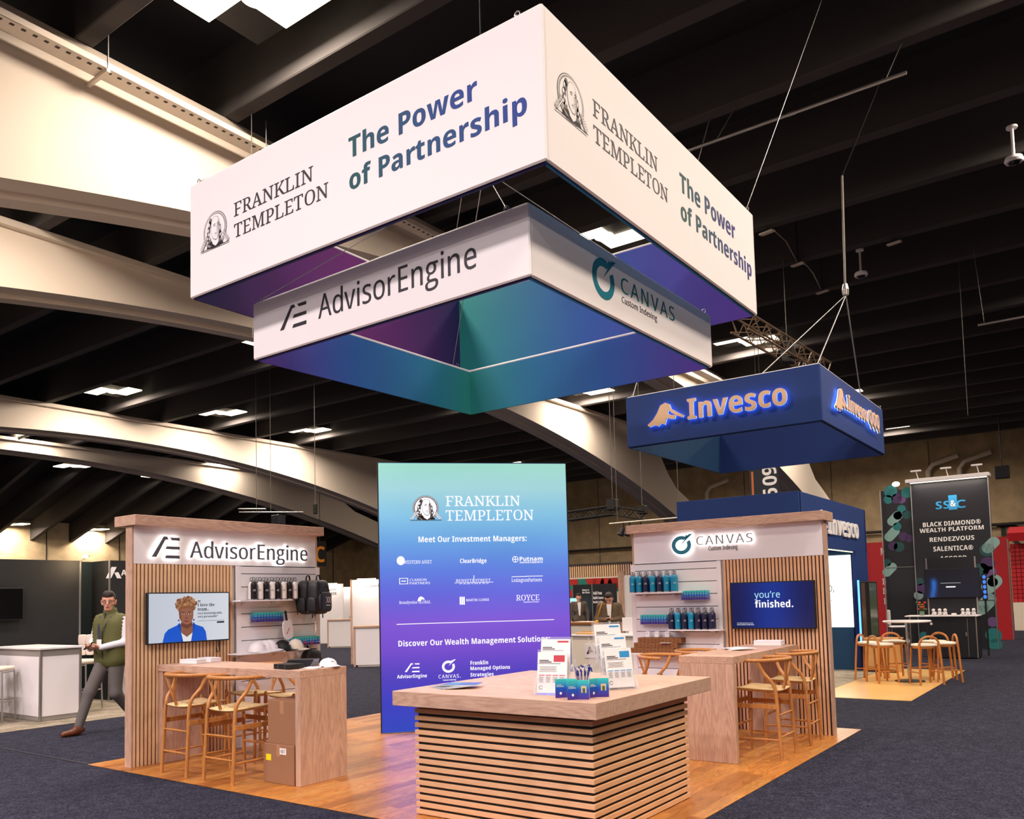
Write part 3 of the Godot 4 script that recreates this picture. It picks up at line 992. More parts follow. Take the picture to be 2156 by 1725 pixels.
func speaker_picture() -> ImageTexture:
	var im := Image.create(385, 251, false, Image.FORMAT_RGB8)
	for y in 251:
		for x in 385:
			im.set_pixel(x, y, srgb(206, 212, 226).lerp(srgb(226, 230, 238), x / 385.0))
	var r := RandomNumberGenerator.new()
	r.seed = 5
	paint(im, V2([[62, 251], [72, 205], [88, 185], [130, 165], [142, 152], [160, 200], [205, 200], [206, 150], [218, 165], [255, 180], [268, 205], [274, 251]]), srgb(22, 92, 214))
	paint(im, V2([[130, 165], [142, 152], [162, 215], [158, 251], [148, 251], [150, 205]]), srgb(14, 74, 186))
	paint(im, V2([[206, 150], [216, 164], [204, 205], [200, 251], [192, 251], [200, 200]]), srgb(14, 74, 186))
	paint(im, V2([[148, 200], [176, 228], [204, 198], [196, 251], [158, 251]]), srgb(240, 240, 244))
	paint(im, V2([[146, 160], [204, 160], [204, 205], [176, 228], [149, 205]]), srgb(148, 94, 74))
	paint(im, V2([[148, 150], [202, 150], [202, 170], [176, 186], [148, 170]]), srgb(112, 68, 54))
	paint(im, ellipse(172, 58, 44, 36, 30), srgb(140, 90, 60))
	for k in 170:
		var a := r.randf_range(0, TAU)
		var d := sqrt(r.randf())
		var c := Vector2(172 + cos(a) * 50 * d, 58 + sin(a) * 42 * d)
		paint(im, ellipse(c.x, c.y, r.randf_range(3, 8), r.randf_range(3, 8), 8), srgb(112, 68, 44).lerp(srgb(206, 150, 108), r.randf()))
	paint(im, V2([[136, 84], [144, 72], [200, 72], [208, 84], [206, 130], [196, 156], [176, 164], [156, 156], [140, 130]]), srgb(158, 102, 80))
	paint(im, V2([[136, 88], [144, 76], [150, 110], [152, 148], [141, 130]]), srgb(136, 84, 66))
	paint(im, V2([[138, 84], [148, 66], [196, 64], [208, 82], [204, 94], [196, 80], [176, 76], [152, 82], [142, 96]]), srgb(146, 92, 60))
	for s in [-1.0, 1.0]:
		paint(im, ellipse(173 + s * 16, 108, 6.5, 3.2, 12), srgb(232, 226, 222))
		paint(im, ellipse(173 + s * 16, 108, 3.2, 3.2, 10), srgb(46, 28, 22))
		paint(im, V2([[173 + s * 8, 101], [173 + s * 24, 98], [173 + s * 24, 95], [173 + s * 8, 98]]), srgb(70, 42, 30))
		paint(im, ellipse(173 + s * 36, 140, 4, 4, 10), srgb(26, 54, 150))
	paint(im, V2([[168, 126], [178, 126], [182, 132], [164, 132]]), srgb(122, 72, 58))
	paint(im, V2([[160, 144], [173, 141], [186, 144], [180, 150], [166, 150]]), srgb(142, 66, 66))
	return ImageTexture.create_from_image(im)

func television(called: String, label: String, frame: Node3D, px0: float, py0: float, px1: float, py1: float, tex: Texture2D, energy: float) -> Node3D:
	# hung on a panel: its corners by pixel, on the plane 9 cm in front of the wall frame
	var a := lp(frame, px0, py0, 0.09)
	var b := lp(frame, px1, py1, 0.09)
	var w := b.x - a.x
	var h := b.y - a.y
	var t := thing(called, label, "television")
	t.transform = frame.transform * Transform3D(Basis(), Vector3(a.x, a.y, 0.09))
	put(t, "casing", boxm(Vector3(w, h, 0.05), 0.006, Vector3(w / 2, h / 2, -0.026)), M.black)
	put(t, "wall_mount", boxm(Vector3(0.3, 0.2, 0.04), 0.0, Vector3(w / 2, h / 2, -0.065)), M.black_metal)
	var q := MB.new()
	q.quad(Vector3(0.012, 0.014, 0.001), Vector3(w - 0.012, 0.014, 0.001), Vector3(w - 0.012, h - 0.012, 0.001), Vector3(0.012, h - 0.012, 0.001), Vector3.BACK)
	var m := glow(Color.WHITE, energy, tex)
	m.roughness = 0.25
	put(t, "screen", q, m)
	var l := AreaLight3D.new()
	l.name = "screen_light"
	l.area_size = Vector2(w - 0.04, h - 0.04)
	l.area_normalize_energy = true
	l.light_energy = 0.12 * energy
	l.light_color = Color(0.8, 0.88, 1.0) if energy > 0.8 else Color(0.2, 0.35, 1.0)
	l.shadow_enabled = true
	l.area_range = 20.0
	add_child(l, true)
	l.transform = t.transform * Transform3D(Basis.from_euler(Vector3(0, PI, 0)), Vector3(w / 2, h / 2, 0.012))
	return t

var unit_l: Node3D
var unit_r: Node3D

func wall_unit(t: Node3D, w: float, h: float, slats_left: bool) -> void:
	var hy := h - 0.385
	var mid := w / 2.0
	put(t, "back_panel", boxm(Vector3(w - 0.04, h, 0.07), 0.0, Vector3(w / 2, h / 2, -0.055)), M.white)
	for x in [0.01, w - 0.01]:
		put(t, "side_panel", boxm(Vector3(0.02, h, 0.115), 0.003, Vector3(x, h / 2, -0.04)), M.oak_y)
	put(t, "header_panel", boxm(Vector3(w - 0.045, 0.385, 0.03), 0.002, Vector3(w / 2, h - 0.1925, 0.0)), M.white)
	put(t, "cornice", boxm(Vector3(w + 0.05, 0.107, 0.39), 0.004, Vector3(w / 2, h + 0.0535, -0.075)), M.oak_x)
	var sx0 := 0.022 if slats_left else mid + 0.005
	var wx0 := mid + 0.02 if slats_left else -0.02
	put(t, "slat_backing", boxm(Vector3(mid - 0.03, hy, 0.01), 0.0, Vector3(sx0 + (mid - 0.03) / 2, hy / 2, -0.012)), M.black)
	var n := 28
	var pitch := (mid - 0.03) / n
	var sm := boxm(Vector3(pitch * 0.63, hy - 0.004, 0.022), 0.001).mesh()
	for k in n:
		put(t, "slat", sm, M.slat_y if slats_left else M.slat_pink_y, Vector3(sx0 + pitch * (k + 0.36), hy / 2, 0.003))
	# slatwall: white boards with dark grooves between white stiles
	var ww := mid
	put(t, "groove_backing", boxm(Vector3(ww - 0.02, hy - 0.02, 0.012), 0.0, Vector3(wx0 + ww / 2, hy / 2, 0.012)), M.groove)
	for s in [[wx0 + 0.03, 0.06], [wx0 + ww - 0.025, 0.05]]:
		put(t, "stile", boxm(Vector3(s[1], hy - 0.012, 0.024), 0.001, Vector3(s[0], hy / 2, 0.024)), M.white)
	var y := hy - 0.012
	var bh := 0.076
	while y > 0.02:
		var lo := maxf(0.0, y - bh)
		put(t, "slatwall_board", boxm(Vector3(ww - 0.11, y - lo, 0.022), 0.001, Vector3(wx0 + 0.06 + (ww - 0.11) / 2, (y + lo) / 2, 0.023)), M.white)
		y = lo - 0.008
		bh = 0.144

func halo(t: Node3D, called: String, what, face: Material, light: Material, at: Vector3, stand := 0.03) -> void:
	# raised lettering with a light strip of the same outline on its back, shining on the panel
	var mesh: Mesh = what.mesh() if what is MB else what
	put(t, called, mesh, face, at + Vector3(0, 0, stand))
	var g := put(t, called + "_backlight", mesh, light, at + Vector3(0, 0, stand - 0.006))
	g.scale = Vector3(1, 1, 0.25)

func wall_units() -> void:
	var hl := glow(Color(1.0, 0.97, 0.95), 9.0)
	unit_l = thing("display_wall", "oak topped display wall with a halo lit engine logo and slats left of shelves", "display wall", Vector3(-8.1, 0.004, -4.615), PI / 2)
	wall_unit(unit_l, 2.43, 2.43, true)
	var grey := flat(srgb(96, 94, 100), 0.4, 0.3)
	var a := lp(unit_l, 317.6, 1173.7, 0.04)
	var b := lp(unit_l, 375.8, 1133.8, 0.04)
	halo(unit_l, "engine_emblem", engine_mark(b.x - a.x, b.y - a.y + 0.02, 0.018), grey, hl, Vector3(a.x, a.y - 0.01, 0.015))
	a = lp(unit_l, 398.2, 1175.3, 0.04)
	b = lp(unit_l, 645, 1183, 0.04)
	halo(unit_l, "logo_lettering", letters("AdvisorEngine", "sans", b.x - a.x, 0.245, 0.018), grey, hl, Vector3(a.x, a.y - 0.055, 0.015))
	unit_r = thing("display_wall", "oak topped display wall with a halo lit ring logo and slats right of shelves", "display wall", Vector3(-5.02, 0.004, -9.6), 0.0)
	wall_unit(unit_r, 2.40, 2.375, false)
	a = lp(unit_r, 1416.8, 1169, 0.04)
	b = lp(unit_r, 1458.6, 1124, 0.04)
	halo(unit_r, "ring_emblem", ring_mark(b.x - a.x, b.y - a.y, 0.018), flat(srgb(40, 126, 150), 0.4), hl, Vector3(a.x, a.y, 0.015))
	a = lp(unit_r, 1467.9, 1147, 0.04)
	b = lp(unit_r, 1585.7, 1143, 0.04)
	halo(unit_r, "logo_lettering", letters("CANVAS", "sanswide", b.x - a.x, 0.105, 0.018), flat(srgb(150, 150, 150), 0.4, 0.3), hl, Vector3(a.x, (a.y + b.y) / 2, 0.015))
	ptext(unit_r, "Custom Indexing", "sans", M.ink, 0.016, 1492, 1162.5, 1553.4, 1150)
	var tv := television("television", "wide television showing a curly haired woman in a blue blazer", unit_l, 310.5, 1359, 483, 1246.5, speaker_picture(), 0.85)
	var w := 0.001
	var scr := flat(srgb(20, 22, 40), 0.5)
	for q in [["\u201D", "serifbold", 762, 866, 788, 846], ["I love the", "serifbold", 762, 906, 925, 874], ["team..", "serifbold", 762, 948, 872, 918], ["very knowledgeable,", "serifbold", 762, 988, 1000, 960], ["very personable\u201D", "serifbold", 762, 1020, 958, 992]]:
		ptext(tv, q[0], q[1], scr, 0.0015, 250 + q[2] / 4.587, 1080 + q[3] / 4.587, 250 + q[4] / 4.587, 1080 + q[5] / 4.587, 0.001)
	var rule := MB.new()
	for s in [[762, 1044, 1018, 1036], [948, 1062, 1018, 1047]]:
		var c0 := lp(tv, 250 + s[0] / 4.587, 1080 + s[1] / 4.587, 0.001)
		var c1 := lp(tv, 250 + s[2] / 4.587, 1080 + s[3] / 4.587, 0.001)
		rule.box(Vector3((c0.x + c1.x) / 2, (c0.y + c1.y) / 2, 0.0015), Vector3(c1.x - c0.x, 0.003 if s[0] == 762 else 0.018, 0.001))
	put(tv, "rule", rule, scr)
	var bt := tex_from(64, 32, func(i: int) -> Color:
		var x := (i % 64) / 63.0
		return srgb(2, 22, 92).lerp(srgb(4, 52, 158), pow(sin(x * PI), 2.0)))
	var tv2 := television("television", "wide television with a royal blue screen and white closing words", unit_r, 1541, 1324.5, 1713.5, 1221.5, bt, 0.75)
	var cy := glow(Color(0.72, 0.93, 1.0), 0.9)
	var ww := glow(Color(1, 1, 1), 1.0)
	ptext(tv2, "you\u2019re", "sans", cy, 0.0015, 1300 + 1310 / 4.539, 1080 + 836 / 4.539, 1300 + 1555 / 4.539, 1080 + 752 / 4.539, 0.001)
	ptext(tv2, "finished.", "sansbold", ww, 0.0015, 1300 + 1316 / 4.539, 1080 + 909 / 4.539, 1300 + 1682 / 4.539, 1080 + 836 / 4.539, 0.001)
	ptext(tv2, "For Professional Clients use only.", "sans", ww, 0.0015, 1300 + 1145 / 4.539, 1080 + 1061 / 4.539, 1300 + 1298 / 4.539, 1080 + 1050 / 4.539, 0.001)
	ptext(tv2, "Not for distribution to Retail Clients.", "sans", ww, 0.0015, 1300 + 1145 / 4.539, 1080 + 1075 / 4.539, 1300 + 1308 / 4.539, 1080 + 1064 / 4.539, 0.001)
	var cord := thing("cable", "black cable dangling below the television with the portrait", "cable", unit_l.transform * Vector3(1.0, 1.2, 0.04), PI / 2)
	put(cord, "wire", MB.new().tube([Vector3(0, 0.02, 0), Vector3(0.005, -0.05, 0), Vector3(0, -0.1, 0.01), Vector3(-0.03, -0.11, 0.01), Vector3(-0.035, -0.06, 0)], 0.006, 6), M.black)

func counter() -> void:
	var t := thing("reception_counter", "square counter with horizontal pale slats and a thick oak top", "counter", Vector3(-3.59, 0.006, -5.48))
	var bx := Vector2(-0.775, 0.775)
	var bz := Vector2(-0.74, 0.74)
	put(t, "core", boxm(Vector3(1.51, 0.81, 1.44), 0.0, Vector3(0, 0.405, 0)), M.black)
	put(t, "top_slab", boxm(Vector3(1.76, 0.108, 1.83), 0.003, Vector3(0.01, 0.87, -0.035)), M.oak_x)
	put(t, "top_trim", boxm(Vector3(1.52, 0.028, 1.45), 0.0, Vector3(0, 0.803, 0)), M.oak_x)
	var pitch := 0.0532
	var fx := boxm(Vector3(1.55, 0.033, 0.02), 0.0015).mesh()
	var fz := boxm(Vector3(0.02, 0.033, 1.438), 0.0015).mesh()
	for k in 15:
		var y := 0.022 + pitch * k
		put(t, "slat", fx, M.slat_x, Vector3(0, y, 0.73))
		put(t, "slat", fz, M.slat_z, Vector3(0.765, y, 0))
		put(t, "slat", fx, M.slat_x, Vector3(0, y, -0.73))
		put(t, "slat", fz, M.slat_z, Vector3(-0.765, y, 0))

func tables() -> void:
	var t := thing("bar_table", "long oak bar table standing against the slatted wall with the portrait screen", "table", Vector3(-6.97, 0.006, -5.175))
	put(t, "table_top", boxm(Vector3(2.21, 0.07, 0.55), 0.003, Vector3(0, 0.97, 0)), M.oak_x)
	put(t, "end_panel", boxm(Vector3(0.065, 0.935, 0.55), 0.003, Vector3(1.072, 0.4675, 0)), M.oak_y)
	put(t, "wall_panel", boxm(Vector3(0.065, 0.935, 0.53), 0.003, Vector3(-1.07, 0.4675, 0)), M.oak_y)
	t = thing("bar_table", "long oak bar table standing against the slatted wall with the blue screen", "table", Vector3(-3.245, 0.006, -8.585))
	put(t, "table_top", boxm(Vector3(0.55, 0.07, 1.95), 0.003, Vector3(0, 0.96, 0)), M.oak_z)
	put(t, "end_panel", boxm(Vector3(0.55, 0.925, 0.065), 0.003, Vector3(0, 0.4625, 0.942)), M.oak_y)
	put(t, "wall_panel", boxm(Vector3(0.53, 0.925, 0.065), 0.003, Vector3(0, 0.4625, -0.94)), M.oak_y)
	t = thing("cardboard_box", "brown cardboard box with a yellow tag and a number sticker on the floor", "box", Vector3(-6.15, 0.006, -5.1))
	carton(t, Vector3(0.42, 0.345, 0.42))
	put(t, "yellow_tag", boxm(Vector3(0.07, 0.055, 0.002), 0.0, Vector3(-0.135, 0.225, 0.211)), flat(srgb(240, 222, 20), 0.6))
	put(t, "number_sticker", boxm(Vector3(0.085, 0.055, 0.002), 0.0, Vector3(0.065, 0.29, 0.211)), M.paper)
	put(t, "number", letters("607", "sans", 0.055, 0.032, 0.001), M.ink, Vector3(0.037, 0.274, 0.212))
	t = thing("cardboard_box", "plain brown cardboard box stacked on the tagged box under the table", "box", Vector3(-6.13, 0.353, -5.11), 0.03)
	carton(t, Vector3(0.38, 0.385, 0.4))

func carton(t: Node3D, s: Vector3) -> void:
	put(t, "carton", boxm(s, 0.004, Vector3(0, s.y / 2, 0)), M.cardboard)
	put(t, "flap", boxm(Vector3(s.x - 0.01, 0.004, s.z / 2 - 0.006), 0.0, Vector3(0, s.y + 0.001, s.z / 4)), M.cardboard)
	put(t, "flap", boxm(Vector3(s.x - 0.01, 0.004, s.z / 2 - 0.006), 0.0, Vector3(0, s.y + 0.001, -s.z / 4)), M.cardboard)
	put(t, "packing_tape", boxm(Vector3(0.05, s.y * 0.3, 0.001), 0.0, Vector3(0, s.y * 0.85, s.z / 2)), flat(srgb(176, 132, 96), 0.3))

# ---------- wishbone bar stools ----------
func smooth_path(pts: Array, per := 6) -> Array:
	var r := []
	for i in pts.size() - 1:
		var p0: Vector3 = pts[maxi(i - 1, 0)]
		var p1: Vector3 = pts[i]
		var p2: Vector3 = pts[i + 1]
		var p3: Vector3 = pts[mini(i + 2, pts.size() - 1)]
		for k in per:
			r.append(p1.cubic_interpolate(p2, p0, p3, float(k) / per))
	r.append(pts[-1])
	return r

func make_stool(label: String) -> Node3D:
	# local: front legs at +z, the bowed rail behind
	var t := thing("wishbone_stool", label, "bar stool")
	var cord := flat(Color.WHITE, 0.85)
	var cd := PackedByteArray()
	cd.resize(64 * 3)
	for i in 64:
		var v := 0.72 + 0.28 * absf(sin(i / 64.0 * PI * 4.0))
		cd[i * 3] = int(236 * v)
		cd[i * 3 + 1] = int(206 * v)
		cd[i * 3 + 2] = int(150 * v)
	cord.albedo_texture = ImageTexture.create_from_image(Image.create_from_data(64, 1, false, Image.FORMAT_RGB8, cd))
	cord.uv1_scale = Vector3(9, 1, 1)
	for s in [-1.0, 1.0]:
		put(t, "rear_leg", MB.new().tube(smooth_path([Vector3(s * 0.215, 0, -0.235), Vector3(s * 0.21, 0.35, -0.215), Vector3(s * 0.205, 0.62, -0.2), Vector3(s * 0.215, 0.72, -0.175), Vector3(s * 0.24, 0.82, -0.1), Vector3(s * 0.262, 0.925, -0.06)]), 0.0175, 9), M.stool)
		put(t, "front_leg", MB.new().tube([Vector3(s * 0.235, 0, 0.225), Vector3(s * 0.232, 0.3, 0.215), Vector3(s * 0.23, 0.62, 0.205), Vector3(s * 0.23, 0.69, 0.203), Vector3(s * 0.23, 0.705, 0.203)], [0.015, 0.0175, 0.019, 0.018, 0.01], 9), M.stool)
		put(t, "side_board", boxm(Vector3(0.014, 0.045, 0.42), 0.003, Vector3(s * 0.222, 0.5, 0.0)), M.stool)
		put(t, "side_rung", MB.new().tube([Vector3(s * 0.218, 0.19, -0.225), Vector3(s * 0.228, 0.19, 0), Vector3(s * 0.235, 0.19, 0.218)], [0.009, 0.012, 0.009], 7), M.stool)
	for q in [[0.42, -0.215, 0.212], [0.215, -0.226, 0.214]]:
		put(t, "rear_rung", MB.new().tube([Vector3(-q[2], q[0], q[1]), Vector3(0, q[0], q[1]), Vector3(q[2], q[0], q[1])], [0.008, 0.012, 0.008], 7), M.stool)
	put(t, "front_rung", MB.new().tube([Vector3(-0.235, 0.3, 0.215), Vector3(0.235, 0.3, 0.215)], 0.012, 7), M.stool)
	put(t, "front_board", boxm(Vector3(0.45, 0.045, 0.014), 0.003, Vector3(0, 0.53, 0.207)), M.stool)
	var pts := []
	for k in 25:
		var a := deg_to_rad(-18.0 + 216.0 * k / 24.0)
		pts.append(Vector3(0.275 * cos(a), 0.938 + 0.006 * sin(a), -0.275 * sin(a) * 0.98 - 0.005))
	var rr := []
	for k in 25:
		rr.append(0.0165 + 0.003 * sin(PI * k / 24.0))
	put(t, "top_rail", MB.new().tube(pts, rr, 9), M.stool)
	var y := MB.new()
	y.tube(smooth_path([Vector3(0, 0.655, -0.205), Vector3(0, 0.72, -0.225)], 3), 0.016, 8, true, 0.55)
	for s in [-1.0, 1.0]:
		y.tube(smooth_path([Vector3(0, 0.70, -0.222), Vector3(s * 0.03, 0.79, -0.243), Vector3(s * 0.075, 0.93, -0.266)], 4), 0.014, 8, true, 0.55)
	put(t, "wishbone_splat", y, M.stool)
	var m := MB.new()
	var n := 12
	for side in [1.0, -1.0]:
		var s0 := m.v.size()
		for j in n + 1:
			for i in n + 1:
				var u := -1.0 + 2.0 * i / n
				var v := -1.0 + 2.0 * j / n
				var hw := lerpf(0.205, 0.235, (v + 1.0) / 2.0)
				var edge := maxf(absf(u), absf(v))
				var yy := 0.662 + 0.012 * u * u - 0.016 * (1.0 - edge * edge) + 0.008 * v
				var rim := sqrt(maxf(0.0, 1.0 - pow(edge, 8.0)))
				m.vert(Vector3(u * hw, yy + side * 0.018 * rim - 0.01, v * 0.21), Vector3(u * pow(edge, 8.0), side, v * pow(edge, 8.0)), Vector2(maxf(absf(u), absf(v)), 0.5))
		for j in n:
			for i in n:
				var a := s0 + j * (n + 1) + i
				m.face(a, a + 1, a + n + 2)
				m.face(a, a + n + 2, a + n + 1)
	put(t, "woven_seat", m, cord)
	return t

func stools() -> void:
	var g := "wishbone bar stools at the oak tables"
	var s := make_stool("wishbone stool beside the carton stack at the aisle side of the oak table")
	s.set_meta("group", g)
	s.position = Vector3(-6.66, 0.006, -4.86)
	s.rotation.y = PI
	copy_of(s, "wishbone stool at the wall end of the table, aisle side, below the portrait screen", Vector3(-7.36, 0.006, -4.87), PI - 0.03, g)
	copy_of(s, "wishbone stool under the shelves of caps, behind the oak table by the wall", Vector3(-7.55, 0.006, -5.72), PI + 0.05 - PI, g)
	copy_of(s, "wishbone stool behind the stacked cartons on the shelf side of the table", Vector3(-6.93, 0.006, -5.74), -0.04, g)
	copy_of(s, "wishbone stool nearest the end panel of the table with white papers, carpet side", Vector3(-2.9, 0.006, -8.18), -PI / 2, g)
	copy_of(s, "wishbone stool close to the slatted wall under the blue screen, carpet side", Vector3(-2.9, 0.006, -9.07), -PI / 2 + 0.03, g)
	copy_of(s, "wishbone stool between the oak table and the striped bag under the shelves", Vector3(-3.95, 0.006, -8.2), PI / 2, g)
	copy_of(s, "wishbone stool tucked between table and shelf wall below the teal bottles", Vector3(-3.9, 0.006, -9.02), PI / 2, g)

# ---------- things on the shelves ----------
func soft_box(r: Vector3, e: float, n := 14, ctr := Vector3.ZERO, mb: MB = null) -> MB:
	var b := mb if mb else MB.new()
	var s := b.v.size()
	for j in n + 1:
		var t := -PI / 2 + PI * j / n
		for i in 2 * n + 1:
			var a := TAU * i / (2 * n)
			var c := Vector3(cos(t) * cos(a), sin(t), cos(t) * sin(a))
			var p := Vector3(signf(cos(t) * cos(a)) * pow(absf(cos(t)), e) * pow(absf(cos(a)), e), signf(c.y) * pow(absf(c.y), e), pow(absf(cos(t)), e) * signf(sin(a)) * pow(absf(sin(a)), e))
			var q := Vector3(signf(p.x) * pow(absf(p.x), 2.0 / e - 1.0), signf(p.y) * pow(absf(p.y), 2.0 / e - 1.0), signf(p.z) * pow(absf(p.z), 2.0 / e - 1.0))
			b.vert(ctr + p * r, (q / r) if q.length() > 0.001 else c, Vector2(float(i) / (2 * n), float(j) / n))
	for j in n:
		for i in 2 * n:
			var a := s + j * (2 * n + 1) + i
			b.face(a, a + 1, a + 2 * n + 2)
			b.face(a, a + 2 * n + 2, a + 2 * n + 1)
	return b

func make_bottle(label: String, body: Material, group: String, mark: Material) -> Node3D:
	var t := thing("water_bottle", label, "bottle", Vector3.ZERO, 0.0, group)
	put(t, "body", MB.new().lathe([[0.0, 0.012], [0.034, 0.012], [0.036, 0.02], [0.036, 0.165], [0.034, 0.185], [0.026, 0.2], [0.02, 0.208], [0.0, 0.208]], 16), body)
	put(t, "steel_base", MB.new().lathe([[0.0, 0.0], [0.033, 0.0], [0.034, 0.012], [0.0, 0.012]], 16), M.steel)
	put(t, "cap", MB.new().lathe([[0.0, 0.208], [0.019, 0.208], [0.019, 0.232], [0.0, 0.234]], 12), M.steel)
	put(t, "carry_loop", MB.new().tube(smooth_path([Vector3(-0.014, 0.23, 0), Vector3(-0.013, 0.25, 0), Vector3(0.0, 0.257, 0), Vector3(0.013, 0.25, 0), Vector3(0.014, 0.23, 0)], 2), 0.0035, 5), M.black_metal)
	var e := engine_mark(0.03, 0.02, 0.002)
	for i in e.v.size():   # wrapped round the bottle
		var p := e.v[i] - Vector3(0.015, -0.1, 0)
		var a := p.x / 0.036
		e.v[i] = Vector3(sin(a) * (0.0362 + p.z * 0.3), p.y, cos(a) * (0.0362 + p.z * 0.3))
	put(t, "printed_mark", e, mark)
	return t

func shelf(frame: Node3D, label: String, px0: float, py0: float, px1: float, depth: float) -> float:
	# returns the shelf's height; it spans two pixels on the wall's surface
	var a := lp(frame, px0, py0, 0.035 + depth)
	var b := lp(frame, px1, py0, 0.035 + depth)
	var t := thing("shelf", label, "shelf")
	t.transform = frame.transform * Transform3D(Basis(), Vector3(a.x, a.y, 0.035))
	var w := b.x - a.x
	put(t, "board", boxm(Vector3(w, 0.014, depth), 0.002, Vector3(w / 2, -0.007, depth / 2)), M.white)
	for x in [w * 0.2, w * 0.8]:
		put(t, "bracket", MB.new().prism(V2([[0, 0], [depth * 0.8, 0], [0, -0.05]]), -0.002, 0.002), M.white, Vector3(x, -0.014, 0), Vector3(0, -PI / 2, 0))
	return a.y

func card_rack(frame: Node3D, id: String, px0: float, py0: float, px1: float, py1: float, n: int, group: String) -> void:
	var a := lp(frame, px0, py0, 0.09)
	var b := lp(frame, px1, py1, 0.09)
	var t := thing("wire_rack", "small wire rack of gradient packets " + id, "rack", Vector3.ZERO, 0.0, "wire racks on the slatwalls")
	t.transform = frame.transform * Transform3D(Basis(), Vector3(a.x, a.y, 0.035))
	var w := b.x - a.x
	var h := b.y - a.y
	var wire := MB.new()
	for y in [0.0, h * 0.35]:
		wire.tube([Vector3(-0.004, y, 0), Vector3(-0.004, y, 0.1), Vector3(w + 0.004, y, 0.1), Vector3(w + 0.004, y, 0)], 0.0025, 5)
	for k in 4:
		var x := w * k / 3.0
		wire.tube([Vector3(x, h * 0.35, 0.1), Vector3(x, -0.002, 0.1), Vector3(x, -0.002, 0.0)], 0.0018, 5)
	put(t, "wire_basket", wire, M.steel)
	put(t, "back_hook", boxm(Vector3(w * 0.8, 0.03, 0.006), 0.0, Vector3(w / 2, h * 0.3, 0.003)), M.steel)
	var pk := MB.new()
	var ww := w / n
	pk.box(Vector3(0, h / 2, 0), Vector3(ww * 0.86, h, 0.07), 0.006)
	var top := lin(74, 206, 190)
	var mid := lin(38, 110, 196)
	var low := lin(84, 40, 140)
	for i in pk.v.size():
		var f := pk.v[i].y / h
		pk.c[i] = low.lerp(mid, f * 2.0) if f < 0.5 else mid.lerp(top, f * 2.0 - 1.0)
	var pm := pk.mesh()
	# a strip of mid-height colour: the packet's print changes half way up
	for k in n:
		var o := thing("card_packet", "slim teal to violet card packet in the wire rack " + id, "packet", Vector3.ZERO, 0.0, group)
		o.transform = frame.transform * Transform3D(Basis(), Vector3(a.x + ww * (k + 0.5), a.y + 0.003, 0.035 + 0.055))
		put(o, "packet", gradient_packet(ww * 0.86, h, 0.07, [low, mid, top]), M.tint_gloss)
		put(o, "print_line", boxm(Vector3(ww * 0.4, 0.004, 0.001), 0.0, Vector3(0, h * 0.62, 0.0355)), M.text_white)

var packet_cache := {}
func gradient_packet(w: float, h: float, d: float, stops: Array) -> ArrayMesh:
	var key := "%.4f %.4f %.4f" % [w, h, d]
	if packet_cache.has(key):
		return packet_cache[key]
	var b := MB.new()
	var n := 6
	for k in n:
		var s0 := b.v.size()
		b.box(Vector3(0, h * (k + 0.5) / n, 0), Vector3(w, h / n, d))
		for i in range(s0, b.v.size()):
			var f := clampf(b.v[i].y / h, 0, 1) * (stops.size() - 1)
			var q := mini(int(f), stops.size() - 2)
			b.c[i] = stops[q].lerp(stops[q + 1], f - q)
	packet_cache[key] = b.mesh()
	return packet_cache[key]

func make_cap(label: String, m: Material, group: String) -> Node3D:
	# baseball cap, the peak towards +z
	var t := thing("baseball_cap", label, "cap", Vector3.ZERO, 0.0, group)
	var b := MB.new()
	var n := 16
	var rings := 8
	for j in rings + 1:
		var a := PI / 2 * j / rings
		for i in n + 1:
			var q := TAU * i / n
			var r := cos(a)
			var p := Vector3(0.088 * r * cos(q), 0.005 + 0.115 * pow(sin(a), 0.85), 0.1 * r * sin(q))
			b.vert(p, Vector3(cos(q) * r, sin(a), sin(q) * r), Vector2(float(i) / n, float(j) / rings))
	for j in rings:
		for i in n:
			var a := j * (n + 1) + i
			b.face(a, a + 1, a + n + 2)
			b.face(a, a + n + 2, a + n + 1)
	put(t, "crown", b, m)
	var k := MB.new()
	var s0 := 0
	for i in 13:
		var q := deg_to_rad(20.0 + 140.0 * i / 12.0)
		var inner := Vector3(0.086 * cos(q), 0.012, 0.098 * sin(q))
		var reach := 0.075 * pow(sin(q), 0.7)
		var outer := inner + Vector3(cos(q) * 0.012, -0.012 - 0.012 * absf(cos(q)), reach)
		for y in [0.0, 0.004]:
			k.vert(inner + Vector3(0, y, 0), Vector3.UP if y > 0 else Vector3.DOWN)
			k.vert(outer + Vector3(0, y, 0), Vector3.UP if y > 0 else Vector3.DOWN)
	for i in 12:
		var a := s0 + i * 4
		for o in [0, 2]:
			k.face(a + o, a + o + 1, a + o + 5)
			k.face(a + o, a + o + 5, a + o + 4)
	put(t, "peak", k, m)
	put(t, "top_button", MB.new().ball(Vector3(0, 0.121, 0), Vector3(0.008, 0.005, 0.008), 8, 5), m)
	put(t, "badge", boxm(Vector3(0.03, 0.014, 0.002), 0.0, Vector3(0, 0.055, 0.094)), M.groove if m != M.black else M.text_white, Vector3.ZERO, Vector3(-0.15, 0, 0))
	return t

func place(o: Node3D, frame: Node3D, at: Vector3, turn := 0.0, tilt := Vector3.ZERO) -> Node3D:
	o.transform = frame.transform * Transform3D(Basis.from_euler(Vector3(tilt.x, turn, tilt.z)), at)
	return o

func again(o: Node3D, label := "") -> Node3D:
	return copy_of(o, label, Vector3.ZERO)

